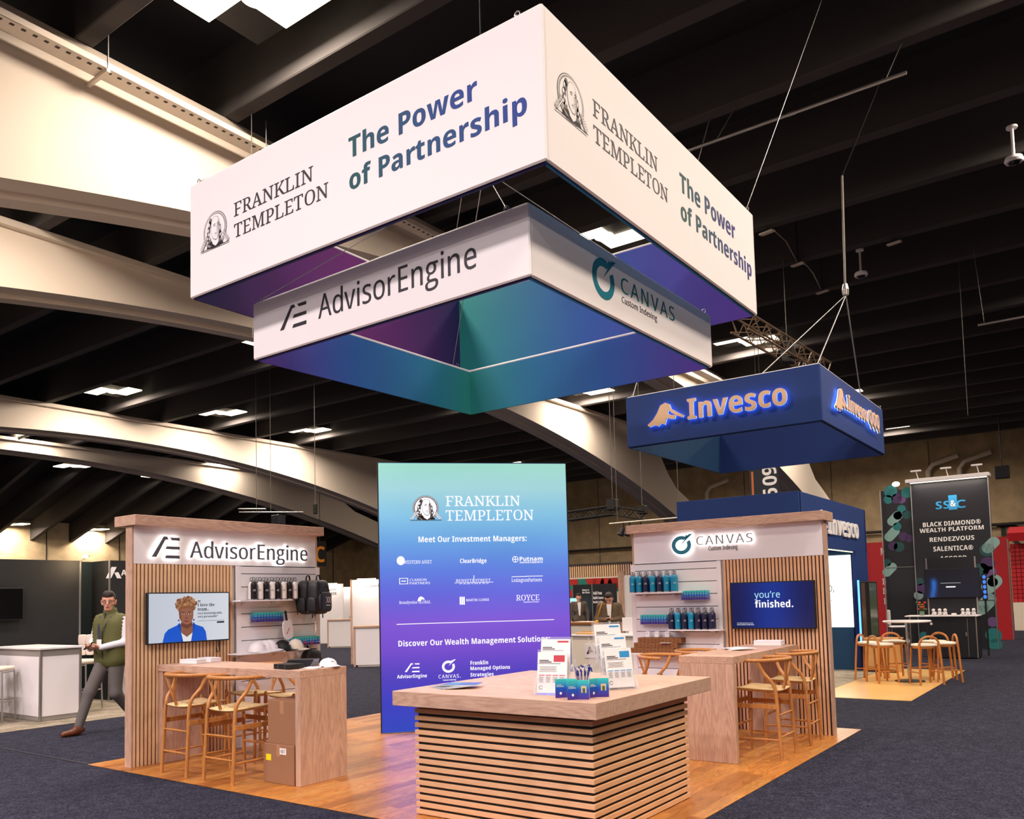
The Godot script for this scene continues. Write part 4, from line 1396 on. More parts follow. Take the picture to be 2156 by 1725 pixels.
func merchandise() -> void:
	# left display wall
	var L := unit_l
	var y1 := shelf(L, "white shelf of black and white bottles on the left slatwall", 506, 1264.5, 617, 0.2)
	var blk := flat(srgb(20, 19, 22), 0.35)
	var wht := flat(srgb(236, 230, 224), 0.35)
	var mw := flat(srgb(230, 230, 230), 0.5)
	var bb := make_bottle("matte black water bottle in a row with white ones", blk, "black and white water bottles", mw)
	var wb := make_bottle("glossy white water bottle in a row with black ones", wht, "black and white water bottles", M.groove)
	var first := [true, true]
	for row in 2:
		for k in 8:
			var src := (k + row) % 2
			var o: Node3D = [bb, wb][src]
			if first[src]:
				first[src] = false
			else:
				o = again(o)
			place(o, L, Vector3(1.352 + 0.083 * k + 0.03 * row, y1, 0.19 - 0.085 * row), rng.randf_range(-0.2, 0.2) - 0.6)
	card_rack(L, "below the black and white bottles", 532, 1311, 593, 1289, 10, "teal to violet packets in the first rack")
	card_rack(L, "beneath the hanging paddles", 614, 1360.5, 669.5, 1340, 10, "teal to violet packets in the second rack")
	for k in 3:
		var ch := thing("key_ring", "small metal key ring tag hooked in front of the packets beneath the paddles", "key ring", Vector3.ZERO, 0.0, "key rings on the rack")
		ch.transform = L.transform * Transform3D(Basis(), lp(L, 628 + 14 * k, 1352, 0.145))
		var r := MB.new()
		ring(r, 0, 0, 0.022, 0.022, 0.006, 0, 0.003, 0.0, TAU, 16)
		put(ch, "ring", r, M.steel)
		put(ch, "tag", MB.new().prism(ellipse(0, -0.012, 0.012, 0.014, 14), 0.003, 0.006), M.red if k != 0 else M.black)
	var y2 := shelf(L, "white shelf of baseball caps on the left slatwall", 506, 1378, 626, 0.24)
	var cw := make_cap("white baseball cap in an overlapping row on the shelf", M.white, "white baseball caps")
	place(cw, L, Vector3(1.40, y2, 0.18), 0.55)
	for k in 3:
		place(again(cw), L, Vector3(1.45 + 0.055 * k, y2 + 0.004 * (k + 1), 0.17 + 0.01 * k), 0.6 - 0.05 * k, Vector3(-0.02, 0, 0.06))
	place(make_cap("black baseball cap between the white and beige caps", M.black, "", ), L, Vector3(1.76, y2, 0.17), 0.55)
	place(make_cap("beige baseball cap at the end of the cap row", M.cream, ""), L, Vector3(1.95, y2, 0.17), 0.6)
	# hanging backpacks
	var bag_m := flat(srgb(18, 17, 20), 0.55)
	for k in 2:
		var bp := thing("backpack", ["black backpack with white print hanging over the shelf end", "black backpack hanging behind the printed backpack"][k], "backpack", Vector3.ZERO, 0.0, "black backpacks on the slatwall")
		bp.transform = L.transform * Transform3D(Basis.from_euler(Vector3(0, 0.35, 0)), Vector3(2.17 if k == 0 else 2.15, 1.67, 0.33 if k == 0 else 0.17))
		put(bp, "main_bag", soft_box(Vector3(0.155, 0.205, 0.085), 0.45, 12), bag_m)
		put(bp, "front_pocket", soft_box(Vector3(0.135, 0.12, 0.04), 0.4, 10, Vector3(0.005, -0.06, 0.075)), bag_m)
		put(bp, "zip", MB.new().tube(smooth_path([Vector3(-0.13, 0.02, 0.083), Vector3(-0.1, 0.1, 0.083), Vector3(0, 0.14, 0.083), Vector3(0.1, 0.1, 0.083), Vector3(0.13, 0.02, 0.083)], 4), 0.0035, 5), M.groove)
		put(bp, "top_handle", MB.new().tube(smooth_path([Vector3(-0.05, 0.18, 0), Vector3(-0.035, 0.25, 0), Vector3(0.02, 0.26, 0), Vector3(0.05, 0.19, 0)], 4), 0.011, 7, true, 0.4), bag_m)
		for s in [-1.0, 1.0]:
			put(bp, "shoulder_strap", MB.new().tube(smooth_path([Vector3(s * 0.07, 0.17, -0.07), Vector3(s * 0.1, 0.06, -0.11), Vector3(s * 0.1, -0.1, -0.1), Vector3(s * 0.12, -0.2, -0.07)], 4), 0.02, 7, true, 0.3), bag_m)
		put(bp, "side_pocket", soft_box(Vector3(0.03, 0.09, 0.06), 0.5, 8, Vector3(-0.155, -0.09, 0.0)), bag_m)
		put(bp, "loose_strap", MB.new().tube([Vector3(0.06, -0.19, 0.02), Vector3(0.065, -0.25, 0.02)], 0.008, 5, true, 0.4), bag_m)
		if k == 0:
			var pr := MB.new()
			for q in 2:
				ring(pr, 0.0 + q * 0.05, 0, 0.022, 0.036, 0.006, 0, 0.002, 0.0, TAU, 18)
			ring(pr, -0.05, 0, 0.022, 0.036, 0.006, 0, 0.002, -PI / 2, PI / 2 + 0.6, 10)
			put(bp, "printed_logo", pr, M.text_white, Vector3(0.03, -0.035, 0.1155))
			put(bp, "lettering", letters("AdvisorEngine", "sans", 0.1, 0.02, 0.002), M.text_white, Vector3(-0.02, -0.11, 0.1145))
	# paddles
	for k in 2:
		var pd := thing("pickleball_paddle", ["white paddle hung face on below the backpacks", "white paddle turned edgewise below the backpacks"][k], "paddle", Vector3.ZERO, 0.0, "white paddles on the slatwall")
		pd.transform = L.transform * Transform3D(Basis.from_euler(Vector3(0.0, 0.25 if k == 0 else 0.9, 0.2 if k == 0 else -0.35)), lp(L, 606 if k == 0 else 664, 1326 if k == 0 else 1316, 0.16))
		var pp := PackedVector2Array()
		for i in 28:
			var a := TAU * i / 28
			pp.append(Vector2(signf(cos(a)) * pow(absf(cos(a)), 0.55) * 0.09, signf(sin(a)) * pow(absf(sin(a)), 0.6) * 0.115))
		put(pd, "blade", MB.new().prism(pp, -0.006, 0.006), M.white_gloss)
		put(pd, "handle", boxm(Vector3(0.03, 0.12, 0.024), 0.008, Vector3(0, 0.165, 0)), M.black)
		put(pd, "lettering", letters("BECKER", "sansbold", 0.085, 0.02, 0.001), M.red, Vector3(-0.03, -0.05, 0.0062), Vector3(0, 0, 0.7))
	var sk := thing("black_bag", "soft black bag slumped under the rack of packets", "bag", Vector3.ZERO)
	sk.transform = L.transform * Transform3D(Basis(), Vector3(2.22, 0.92, 0.14))
	put(sk, "bag", soft_box(Vector3(0.13, 0.13, 0.08), 0.7, 10), bag_m)
	put(sk, "hang_strap", MB.new().tube([Vector3(0, 0.1, -0.05), Vector3(0, 0.2, -0.095)], 0.01, 6), bag_m)
	# right display wall
	var R := unit_r
	var yA := shelf(R, "white shelf of teal and navy bottles at the upper left of the ring logo wall", 1326, 1249, 1430, 0.2)
	var yB := shelf(R, "white shelf of navy and teal bottles beside the blue screen", 1406, 1326.5, 1513, 0.2)
	var yC := shelf(R, "white shelf of small brown boxes on the ring logo wall", 1330, 1375.5, 1432, 0.22)
	var te := flat(srgb(12, 132, 170), 0.35)
	var nv := flat(srgb(28, 30, 62), 0.35)
	var bt := make_bottle("bright teal water bottle with white print on the ring logo wall", te, "teal and navy water bottles", mw)
	var bn := make_bottle("dark navy water bottle with white print on the ring logo wall", nv, "teal and navy water bottles", mw)
	first = [true, true]
	for sh in [[yA, 1333.0, 1420.0, 1247.0, [0, 0, 1, 0, 1, 0, 0]], [yB, 1415.0, 1500.0, 1323.0, [1, 0, 1, 0, 1, 1, 1]]]:
		for row in 2:
			for k in 7:
				var src: int = sh[4][k] if row == 0 else sh[4][(k + 1) % 7]
				var o: Node3D = [bt, bn][src]
				if first[src]:
					first[src] = false
				else:
					o = again(o)
				var x0 := lp(R, sh[1], sh[3], 0.18).x
				var x1 := lp(R, sh[2], sh[3], 0.18).x
				place(o, R, Vector3(lerpf(x0, x1, k / 6.0) - 0.022 * row, sh[0], 0.195 - 0.09 * row), 0.5 + rng.randf_range(-0.2, 0.2))
	card_rack(R, "right of the teal bottles", 1437, 1264, 1491.5, 1243.5, 10, "teal to violet packets in the third rack")
	card_rack(R, "left of the navy bottles", 1351, 1315, 1405, 1295, 10, "teal to violet packets in the fourth rack")
	var bx := thing("brown_box", "small brown gift box in a stacked wall of boxes on the shelf", "box", Vector3.ZERO, 0.0, "small brown boxes on the shelf")
	var bw := 0.098
	put(bx, "carton", boxm(Vector3(bw - 0.003, 0.062, 0.09), 0.002, Vector3(0, 0.031, 0)), M.box_brown)
	put(bx, "printed_emblem", MB.new().prism(ellipse(0, 0.03, 0.012, 0.012, 14), 0.0451, 0.0456), flat(srgb(110, 66, 34), 0.8))
	var fst := true
	for row in 3:
		for k in 6:
			for dz in 2:
				if dz == 1 and row < 2:
					continue
				var o: Node3D = bx if fst else again(bx)
				fst = false
				place(o, R, Vector3(lp(R, 1331 + 6 * row, 1374, 0.17).x + bw * (k + 0.5), yC + 0.0625 * row, 0.19 - 0.035 * row - 0.095 * dz))
	for k in 3:
		var a := thing("white_gadget", "small white charger block with two dark holes on the brown boxes", "charger", Vector3.ZERO, 0.0, "white charger blocks")
		var p := lp(R, [1365, 1384, 1406][k], 1340, 0.12)
		a.transform = R.transform * Transform3D(Basis.from_euler(Vector3(0, 0.2 * (k - 1), 0)), Vector3(p.x, yC + 0.1875, 0.12))
		put(a, "block", boxm(Vector3(0.06, 0.075, 0.05), 0.008, Vector3(0, 0.0375, 0)), M.white_gloss)
		for s in [-1.0, 1.0]:
			put(a, "hole", boxm(Vector3(0.006, 0.009, 0.002), 0.0, Vector3(s * 0.01, 0.052, 0.025)), M.groove)
	var cd := thing("white_card", "white card lying on the front row of brown boxes", "card", Vector3.ZERO)
	cd.transform = R.transform * Transform3D(Basis(), Vector3(lp(R, 1402, 1363, 0.2).x, yC + 0.127, 0.205))
	put(cd, "sheet", boxm(Vector3(0.13, 0.003, 0.06)), M.paper)
	var tb := thing("tote_bag", "striped beige drawstring bag hanging low on the ring logo wall", "bag", Vector3.ZERO)
	tb.transform = R.transform * Transform3D(Basis(), lp(R, 1386, 1438, 0.13))
	var sb := soft_box(Vector3(0.13, 0.2, 0.07), 0.8, 14, Vector3(0, -0.12, 0))
	for i in sb.v.size():
		var q := sin(atan2(sb.v[i].z, sb.v[i].x) * 16.0)
		sb.c[i] = lin(150, 132, 116) if q > 0.0 else lin(214, 204, 190)
	put(tb, "bag", sb, M.tint)
	put(tb, "hook", boxm(Vector3(0.02, 0.05, 0.1), 0.0, Vector3(0, 0.09, -0.05)), M.black)

# ---------- things on the counter and tables ----------
func sheet_stand(label: String, at: Vector3, turn: float, tiers: int, page: Color) -> void:
	var t := thing("brochure_holder", label + " of printed flyers on the slatted counter", "brochure holder", at, turn)
	for k in tiers:
		var z := -0.075 * k
		var y := 0.01 + 0.085 * k
		for s in [[0.012, "front_pane", 0.12], [-0.016, "back_pane", 0.3]]:
			put(t, s[1], boxm(Vector3(0.235, s[2], 0.003), 0.0, Vector3(0, s[2] / 2, s[0])), M.clear, Vector3(0, y, z), Vector3(-0.16, 0, 0))
	put(t, "foot", boxm(Vector3(0.235, 0.004, 0.1 + 0.075 * tiers), 0.0, Vector3(0, 0.002, -0.0375 * tiers)), M.clear)
	for s in [-0.116, 0.116]:
		put(t, "side_pane", MB.new().prism(V2([[0.05, 0], [-0.075 * tiers - 0.05, 0], [-0.075 * tiers - 0.05, 0.09 * tiers + 0.1], [-0.06, 0.14], [0.04, 0.05]]), -0.001, 0.001), M.clear, Vector3(s, 0, 0), Vector3(0, -PI / 2, 0))
	for k in tiers:
		var o := thing("flyer", ["printed white flyer in the front pocket of the ", "printed white flyer in the second pocket of the ", "printed white flyer in the rear pocket of the "][k] + label, "flyer", Vector3.ZERO, 0.0, "printed flyers in the holders")
		o.transform = t.transform * Transform3D(Basis.from_euler(Vector3(-0.16, 0, 0)), Vector3(0, 0.012 + 0.085 * k, -0.075 * k))
		put(o, "sheets", boxm(Vector3(0.216, 0.279, 0.008), 0.0, Vector3(0, 0.14, 0)), M.paper)
		var hd := flat(page, 0.6)
		var pr := MB.new()
		var gr := MB.new()
		pr.box(Vector3(0.055 if k > 0 else 0.05, 0.262 if k > 0 else 0.235, 0.0045), Vector3(0.08, 0.012 if k > 0 else 0.045, 0.001))
		for q in 4:
			pr.box(Vector3(-0.075 + 0.05 * q, 0.12, 0.0045), Vector3(0.042, 0.006, 0.001))
		for q in 4:
			for r in 7:
				gr.box(Vector3(-0.078 + 0.05 * q, 0.108 - 0.006 * r, 0.0045), Vector3(0.034 - 0.004 * (r % 3), 0.002, 0.001))
		for r in 5:
			gr.box(Vector3(-0.03, 0.178 - 0.008 * r, 0.0045), Vector3(0.13 - 0.02 * (r % 2), 0.002, 0.001))
		gr.box(Vector3(-0.02, 0.2, 0.0045), Vector3(0.16, 0.003, 0.001))
		gr.box(Vector3(-0.06, 0.222, 0.0045), Vector3(0.07, 0.006, 0.001))
		gr.box(Vector3(-0.05, 0.211, 0.0045), Vector3(0.09, 0.006, 0.001))
		put(o, "colour_print", pr, hd)
		put(o, "text_print", gr, M.groove)
		var em := MB.new()
		ring(em, -0.08, 0.035, 0.014, 0.014, 0.004, 0.004, 0.005, 0.3, TAU - 0.3, 18)
		put(o, "ring_emblem", em, M.ink)

func counter_items() -> void:
	var cy := 0.932
	sheet_stand("clear two pocket stand", Vector3(-3.2, cy, -4.86), 0.24, 2, srgb(196, 60, 74))
	sheet_stand("clear three pocket stand", Vector3(-2.93, cy, -5.36), 1.0, 3, srgb(44, 146, 206))
	# folded cards
	var stops := [lin(74, 40, 140), lin(36, 88, 190), lin(70, 206, 196)]
	for k in 3:
		var p: Vector3 = [on_y(1192, 1470, cy), on_y(1218, 1474, cy), on_y(1262, 1469, cy)][k]
		var t := thing("folded_card", ["blue gradient folded card half hidden behind another card", "blue gradient folded card standing in front of its twin", "blue gradient folded card with a photograph beside the pens"][k], "card", p, [0.55, 0.6, 0.95][k], "folded gradient cards on the counter")
		for s in [-1.0, 1.0]:
			put(t, "leaf", gradient_packet(0.075, 0.125, 0.002, stops), M.tint_gloss, Vector3(s * 0.035, 0, -0.012), Vector3(0, -s * 0.35, 0))
		put(t, "lettering", letters("The Power\nof Partnership", "sansbold", 0.05, 0.018, 0.0006), M.text_white, Vector3(-0.062, 0.07, -0.0005), Vector3(0, 0.35, 0))
		put(t, "emblem", MB.new().prism(ellipse(0, 0, 0.008, 0.009, 12), 0, 0.0006), M.text_white, Vector3(-0.035, 0.03, -0.009), Vector3(0, 0.35, 0))
		if k > 0:
			put(t, "picture", boxm(Vector3(0.036, 0.045, 0.001)), flat(srgb(206, 190, 150), 0.6), Vector3(0.037, 0.065, -0.0105), Vector3(0, -0.35, 0))
			put(t, "picture_figure", boxm(Vector3(0.018, 0.03, 0.001)), flat(srgb(74, 96, 66), 0.6), Vector3(0.037, 0.058, -0.0095), Vector3(0, -0.35, 0))
	# cup of pens
	var c := on_y(1228, 1452, cy)
	var cup := thing("pen_cup", "clear cup holding blue and white ribboned pens", "cup", c)
	put(cup, "cup", MB.new().lathe([[0.0, 0.002], [0.045, 0.002], [0.055, 0.1], [0.052, 0.1], [0.042, 0.006], [0.0, 0.006]], 18), M.clear)
	var pb := flat(srgb(24, 52, 150), 0.4)
	for k in 16:
		var a := TAU * k / 16.0 * 2.3
		var r := 0.012 + 0.024 * float(k % 4) / 3.0
		var o := thing("pen", "blue and white ribboned pen leaning in the clear cup", "pen", c + Vector3(cos(a) * r, 0.007, sin(a) * r), 0.0, "pens in the clear cup")
		var tip := Vector3(cos(a) * r * 0.9, 0.13 + 0.03 * rng.randf(), sin(a) * r * 0.9)
		put(o, "barrel", MB.new().tube([Vector3.ZERO, tip], 0.0055, 6), pb if k % 2 == 0 else M.white_gloss)
		put(o, "ribbon", MB.new().tube(smooth_path([tip, tip + Vector3(0.02 * cos(a + 1.0), 0.012, 0.02 * sin(a + 1.0)), tip + Vector3(0.012 * cos(a), -0.02, 0.012 * sin(a))], 3), 0.006, 5, true, 0.3), pb if k % 3 else M.white_gloss)
	# fanned brochures
	for k in 8:
		var o := thing("brochure", "teal and blue travel style brochure in a loose fan on the counter", "brochure", Vector3(-4.22 + 0.018 * k, cy + 0.0035 * k, -4.95 - 0.006 * k), -0.5 + 0.13 * k, "fanned brochures on the counter")
		put(o, "pages", boxm(Vector3(0.27, 0.0025, 0.2), 0.0, Vector3(0, 0.0012, 0)), M.paper)
		put(o, "cover", boxm(Vector3(0.268, 0.0008, 0.198), 0.0, Vector3(0, 0.003, 0)), flat([srgb(46, 96, 116), srgb(54, 84, 134), srgb(70, 118, 132)][k % 3], 0.3))
		put(o, "cover_picture", boxm(Vector3(0.1, 0.0004, 0.16), 0.0, Vector3(-0.06, 0.0036, 0)), flat([srgb(150, 190, 200), srgb(120, 100, 150), srgb(60, 130, 150)][(k + 1) % 3], 0.3))
	# on the oak tables
	var ty := 1.012
	for q in [["flat white box by the slatted wall, left one of two", on_y(406, 1397, ty), 0.32, 0.1], ["flat white box by the slatted wall, with the shadow gap beside its twin", on_y(443, 1393, ty), 0.3, -0.05]]:
		var o := thing("white_box", q[0], "box", Vector3(clampf(q[1].x, -7.87, -5.0), ty, clampf(q[1].z, -5.36, -5.0)), q[3])
		put(o, "box", boxm(Vector3(0.26, 0.035, 0.12), 0.002, Vector3(0, 0.0175, 0)), M.white)
		put(o, "lid", boxm(Vector3(0.264, 0.012, 0.124), 0.002, Vector3(0, 0.038, 0)), M.white)
	var nb := thing("notebook", "thick black notebook lying alone at the end of the oak table", "notebook", Vector3(-6.17, ty, -5.03), -0.12)
	put(nb, "cover", boxm(Vector3(0.25, 0.045, 0.16), 0.003, Vector3(0, 0.0225, 0)), M.black)
	for s in [-0.05, 0.06]:
		put(nb, "band", boxm(Vector3(0.012, 0.047, 0.162), 0.0, Vector3(s, 0.0225, 0)), flat(srgb(70, 72, 80), 0.4))
	for k in 5:
		var o := thing("notebook", "slim dark notebook in the stack of five on the oak table", "notebook", Vector3(-6.27 + 0.006 * k, ty + 0.0135 * k, -5.27), 0.35 + 0.04 * k, "stack of slim notebooks")
		put(o, "pages", boxm(Vector3(0.24, 0.008, 0.165), 0.0, Vector3(0, 0.0065, 0)), M.paper)
		for y in [0.0013, 0.0118]:
			put(o, "cover", boxm(Vector3(0.25, 0.0025, 0.175), 0.0, Vector3(0, y, 0)), M.navy_black)
		put(o, "spine", boxm(Vector3(0.25, 0.0128, 0.004), 0.0, Vector3(0, 0.0066, 0.0875)), M.navy_black)
	var lf := thing("leaflet", "white leaflets fanned beside the thick black notebook", "leaflet", Vector3(-6.02, ty, -5.16), 0.5)
	for k in 3:
		put(lf, "sheet", boxm(Vector3(0.14, 0.002, 0.19), 0.0, Vector3(0.012 * k, 0.001 + 0.002 * k, 0)), M.paper, Vector3.ZERO, Vector3(0, 0.1 * k, 0))
	var wc := make_cap("crumpled white baseball cap behind the notebook stack", M.white, "")
	wc.position = Vector3(-5.99, ty + 0.006, -5.34)
	wc.rotation = Vector3(0, 1.4, 0)
	wc.scale = Vector3(0.9, 0.6, 0.9)
	var py := 1.002
	for k in 5:
		var o := thing("paper_sheet", "white paper sheet in a loose pile on the right oak table", "paper", Vector3(-3.3 + 0.01 * k, py + 0.004 * k, -8.6 + 0.012 * k), 0.5 + 0.16 * k, "loose white papers on the oak table")
		put(o, "sheets", boxm(Vector3(0.216, 0.0038, 0.279), 0.0, Vector3(0, 0.002, 0)), M.paper)
		put(o, "text_print", boxm(Vector3(0.1, 0.0004, 0.004), 0.0, Vector3(0, 0.004, 0.06)), M.groove)
	var o2 := thing("white_box", "flat white carton lying at the wall end under the blue screen", "box", Vector3(-3.22, py, -9.36), 0.1)
	put(o2, "box", boxm(Vector3(0.3, 0.055, 0.2), 0.003, Vector3(0, 0.0275, 0)), M.white)
	put(o2, "lid_edge", boxm(Vector3(0.304, 0.004, 0.204), 0.0, Vector3(0, 0.05, 0)), M.white)
	put(o2, "lettering", letters("TY", "sans", 0.03, 0.02, 0.001), M.groove, Vector3(-0.1, 0.053, 0.05), Vector3(-PI / 2, 0, 0))

# ---------- rigging under the roof ----------
func truss(t: Node3D, a: Vector3, b: Vector3, w: float, r: float, m: Material) -> void:
	var d := (b - a).normalized()
	var s := d.cross(Vector3.UP).normalized() * w / 2.0
	var u := Vector3.UP * w / 2.0
	var c := [s + u, -s + u, -s - u, s - u]
	for q in c:
		put(t, "chord", MB.new().tube([a + q, b + q], r, 6), m)
	var n := maxi(2, int(a.distance_to(b) / (w * 0.9)))
	var l := MB.new()
	for k in n:
		var p0 := a.lerp(b, float(k) / n)
		var p1 := a.lerp(b, float(k + 1) / n)
		for f in 4:
			var q0: Vector3 = c[f]
			var q1: Vector3 = c[(f + 1) % 4]
			l.tube([p0 + (q0 if k % 2 == 0 else q1), p1 + (q1 if k % 2 == 0 else q0)], r * 0.6, 4, false)
	put(t, "lacing", l, m)

func rigging() -> void:
	var t := thing("hanging_pipe", "long pale steel pipe hung below the beams beside the large ring", "pipe", Vector3(-4.0, 9.6, -13.85))
	put(t, "pipe", MB.new().tube([Vector3(-1.9, 0, 0), Vector3(1.8, 0, 0)], 0.03, 8), M.steel)
	put(t, "collar", MB.new().tube([Vector3(-0.05, 0, 0), Vector3(0.08, 0, 0)], 0.036, 8), M.steel)
	for x in [-1.3, 1.5]:
		put(t, "drop_chain", MB.new().tube([Vector3(x, 0.02, 0), Vector3(x + 0.15, 0.9, -0.65)], 0.009, 5), M.cable)
	t = thing("hanging_pipe", "short steel pipe on two drop wires near the far right beams", "pipe", Vector3(-1.6, 8.6, -25.3))
	put(t, "pipe", MB.new().tube([Vector3(-1.05, 0, 0), Vector3(2.5, 0, 0)], 0.035, 8), M.steel)
	for x in [-0.9, 1.2]:
		put(t, "drop_wire", MB.new().tube([Vector3(x, 0, 0), Vector3(x - 0.1, 1.9, 0.4)], 0.008, 5), M.cable)
	var lab := ["small flat white wireless panel clipped to a beam by the ring corner", "small flat white wireless panel alone below a middle beam", "small flat white wireless panel at the lower end of bent conduit", "small flat white wireless box half way along the bent conduit"]
	var ps := [[1615, 490], [1883, 512], [1732, 615], [1680, 557]]
	for k in 4:
		var p := on_y(ps[k][0], ps[k][1], 10.36)
		t = thing("wireless_panel", lab[k], "wireless panel", p, 0.0, "white wireless panels on the beams")
		put(t, "plate", boxm(Vector3(0.34, 0.05, 0.26), 0.012), M.seat_white, Vector3.ZERO, Vector3(0.25, 0, 0.1))
		put(t, "stem", MB.new().tube([Vector3(0, 0.02, 0), Vector3(0, 1.3, 0)], 0.012, 5), M.black_metal)
	t = thing("conduit", "bent grey conduit joining two wireless panels under the beams", "conduit", on_y(1630, 485, 10.45))
	var o := t.position
	put(t, "tube", MB.new().tube([Vector3.ZERO, on_y(1655, 508, 10.45) - o, on_y(1678, 550, 10.45) - o, on_y(1698, 558, 10.45) - o, on_y(1712, 575, 10.45) - o, on_y(1728, 608, 10.45) - o], 0.018, 6), M.steel)
	for k in 2:
		var p := on_y([1813, 2135][k], [582, 342][k], 9.8)
		t = thing("dome_camera", ["white dome camera hanging on a short pole above the blue ring", "round cream smoke detector dome under a beam"][k], "camera", p)
		put(t, "pole", MB.new().tube([Vector3(0, 0.1, 0), Vector3(0, 0.75, 0)], 0.03, 8), M.white)
		put(t, "flange", MB.new().lathe([[0.0, 0.68], [0.1, 0.68], [0.1, 0.72], [0.0, 0.72]], 14), M.white)
		put(t, "ring", MB.new().lathe([[0.0, 0.0], [0.15, 0.0], [0.17, 0.04], [0.15, 0.1], [0.0, 0.12]], 18), M.white)
		put(t, "lens_dome", MB.new().ball(Vector3(0, 0.0, 0), Vector3(0.11, 0.06, 0.11), 12, 8), M.screen_off)
	t = thing("lighting_truss", "brown lit lattice truss running behind the large ring to the blue ring", "truss", on_y(1556, 678, 8.0))
	truss(t, Vector3(0, 0, 0), on_y(1735, 782, 8.0) - t.position, 0.42, 0.028, flat(srgb(150, 128, 104), 0.4, 0.6))
	put(t, "motor", boxm(Vector3(0.3, 0.55, 0.3), 0.03, Vector3(0.15, -0.1, -3.1)), M.black)
	put(t, "motor_chain", MB.new().tube([Vector3(0.15, 0.1, -3.1), Vector3(0.15, 2.5, -3.1)], 0.012, 5), M.cable)
	t = thing("chain_hoist", "steel chain with a round shackle and slings above the blue ring", "chain", on_z(1780, 610, -15.2))
	put(t, "shackle", MB.new().lathe([[0.0, -0.12], [0.05, -0.1], [0.06, 0.0], [0.04, 0.1], [0.0, 0.12]], 10), M.steel)
	put(t, "chain", MB.new().tube([Vector3(0, 0.1, 0), on_z(1773, 370, -15.2) - t.position], 0.02, 6), M.cable)
	put(t, "upper_sling", MB.new().tube([on_z(1773, 370, -15.2) - t.position, Vector3(0.9, 10.5 - t.position.y, 0.2)], 0.012, 5), M.black_metal)
	for p in [Vector3(-3.7, 5.22, -13.6), Vector3(-3.7, 5.22, -16.4), Vector3(-4.6, 5.22, -13.6)]:
		put(t, "sling", MB.new().tube([Vector3(0, -0.1, 0), p - t.position], 0.012, 5), M.steel)
	t = thing("cable_bridle", "thin sling rising from the left corner of the blue ring", "cable", Vector3(-7.0, 5.22, -13.6))
	put(t, "wire", MB.new().tube([Vector3.ZERO, Vector3(1.3, 5.3, -1.0)], 0.012, 5), M.steel)
	# thin drop lines
	var dl := [[Vector3(-12.2, 0, -9.2), "beside the big cream arch"], [Vector3(-9.0, 0, -26.0), "left of the hall number banner"], [Vector3(-1.2, 0, -27.0), "near the short pipe"], [Vector3(-3.1, 0, -26.0), "before the tower booth"]]
	for q in dl:
		t = thing("drop_line", "thin dark drop line from the beams " + q[1], "cable", q[0] + Vector3(0, 11.74, 0))
		put(t, "wire", MB.new().tube([Vector3.ZERO, Vector3(0, -5.4, 0)], 0.008, 5), M.cable)
	# black truss and spots beyond the banner
	t = thing("lighting_truss", "black lattice truss bent at a motor block against the far beige wall", "truss", on_z(1290, 1075, -26.0))
	truss(t, on_z(1196, 1088, -26.0) - t.position, Vector3.ZERO, 0.3, 0.035, M.black)
	truss(t, Vector3.ZERO, on_z(1360, 1086, -26.0) - t.position, 0.3, 0.035, M.black)
	put(t, "motor", boxm(Vector3(0.35, 0.4, 0.35), 0.03, Vector3(0, 0.2, 0)), M.black)
	put(t, "motor", boxm(Vector3(0.3, 0.3, 0.3), 0.03, on_z(1352, 1074, -26.0) - t.position), M.black)
	for x in [1290, 1352]:
		var p := on_z(x, 1070, -26.0) - t.position
		put(t, "chain", MB.new().tube([p, Vector3(p.x, 11.74 - t.position.y, p.z)], 0.012, 5), M.cable)
	t = thing("spot_bar", "thin pale bar carrying three small black spotlights", "light bar", on_z(1350, 1097, -20.0))
	put(t, "bar", MB.new().tube([on_z(1283, 1103, -20.0) - t.position, on_z(1440, 1089, -20.0) - t.position], 0.02, 6), M.cream)
	for x in [1312, 1325, 1348]:
		var p := on_z(x, 1112, -20.0) - t.position
		put(t, "spotlight", MB.new().tube([p, p + Vector3(-0.05, -0.2, 0.08)], [0.05, 0.09], 8), M.black)
		put(t, "yoke", MB.new().tube([p, p + Vector3(0.02, 0.16, 0)], 0.02, 5), M.black)
	for x in [1300, 1430]:
		var p := on_z(x, 1100, -20.0) - t.position
		put(t, "drop_wire", MB.new().tube([p, Vector3(p.x, 11.74 - t.position.y, p.z)], 0.008, 5), M.cable)
	t = thing("lighting_rig", "dark rig of bars and a speaker above the left display wall", "rig", on_z(586, 1095, -22.0))
	for q in [[502, 1072, 560, 1072], [504, 1079, 640, 1079]]:
		put(t, "bar", MB.new().tube([on_z(q[0], q[1], -22.0) - t.position, on_z(q[2], q[3], -22.0) - t.position], 0.03, 6), M.steel)
	put(t, "speaker", boxm(Vector3(0.5, 0.4, 0.35), 0.02), M.navy_black)
	put(t, "hoist", boxm(Vector3(0.14, 0.4, 0.14), 0.02, on_z(664, 1072, -22.0) - t.position), M.black)
	for x in [540, 570, 664]:
		var p := on_z(x, 1079, -22.0) - t.position
		put(t, "chain", MB.new().tube([p, Vector3(p.x, 11.74 - t.position.y, p.z)], 0.012, 5), M.cable)
	put(t, "speaker_hanger", MB.new().tube([Vector3(0, 0.2, 0), on_z(586, 1079, -22.0) - t.position], 0.02, 5), M.black)

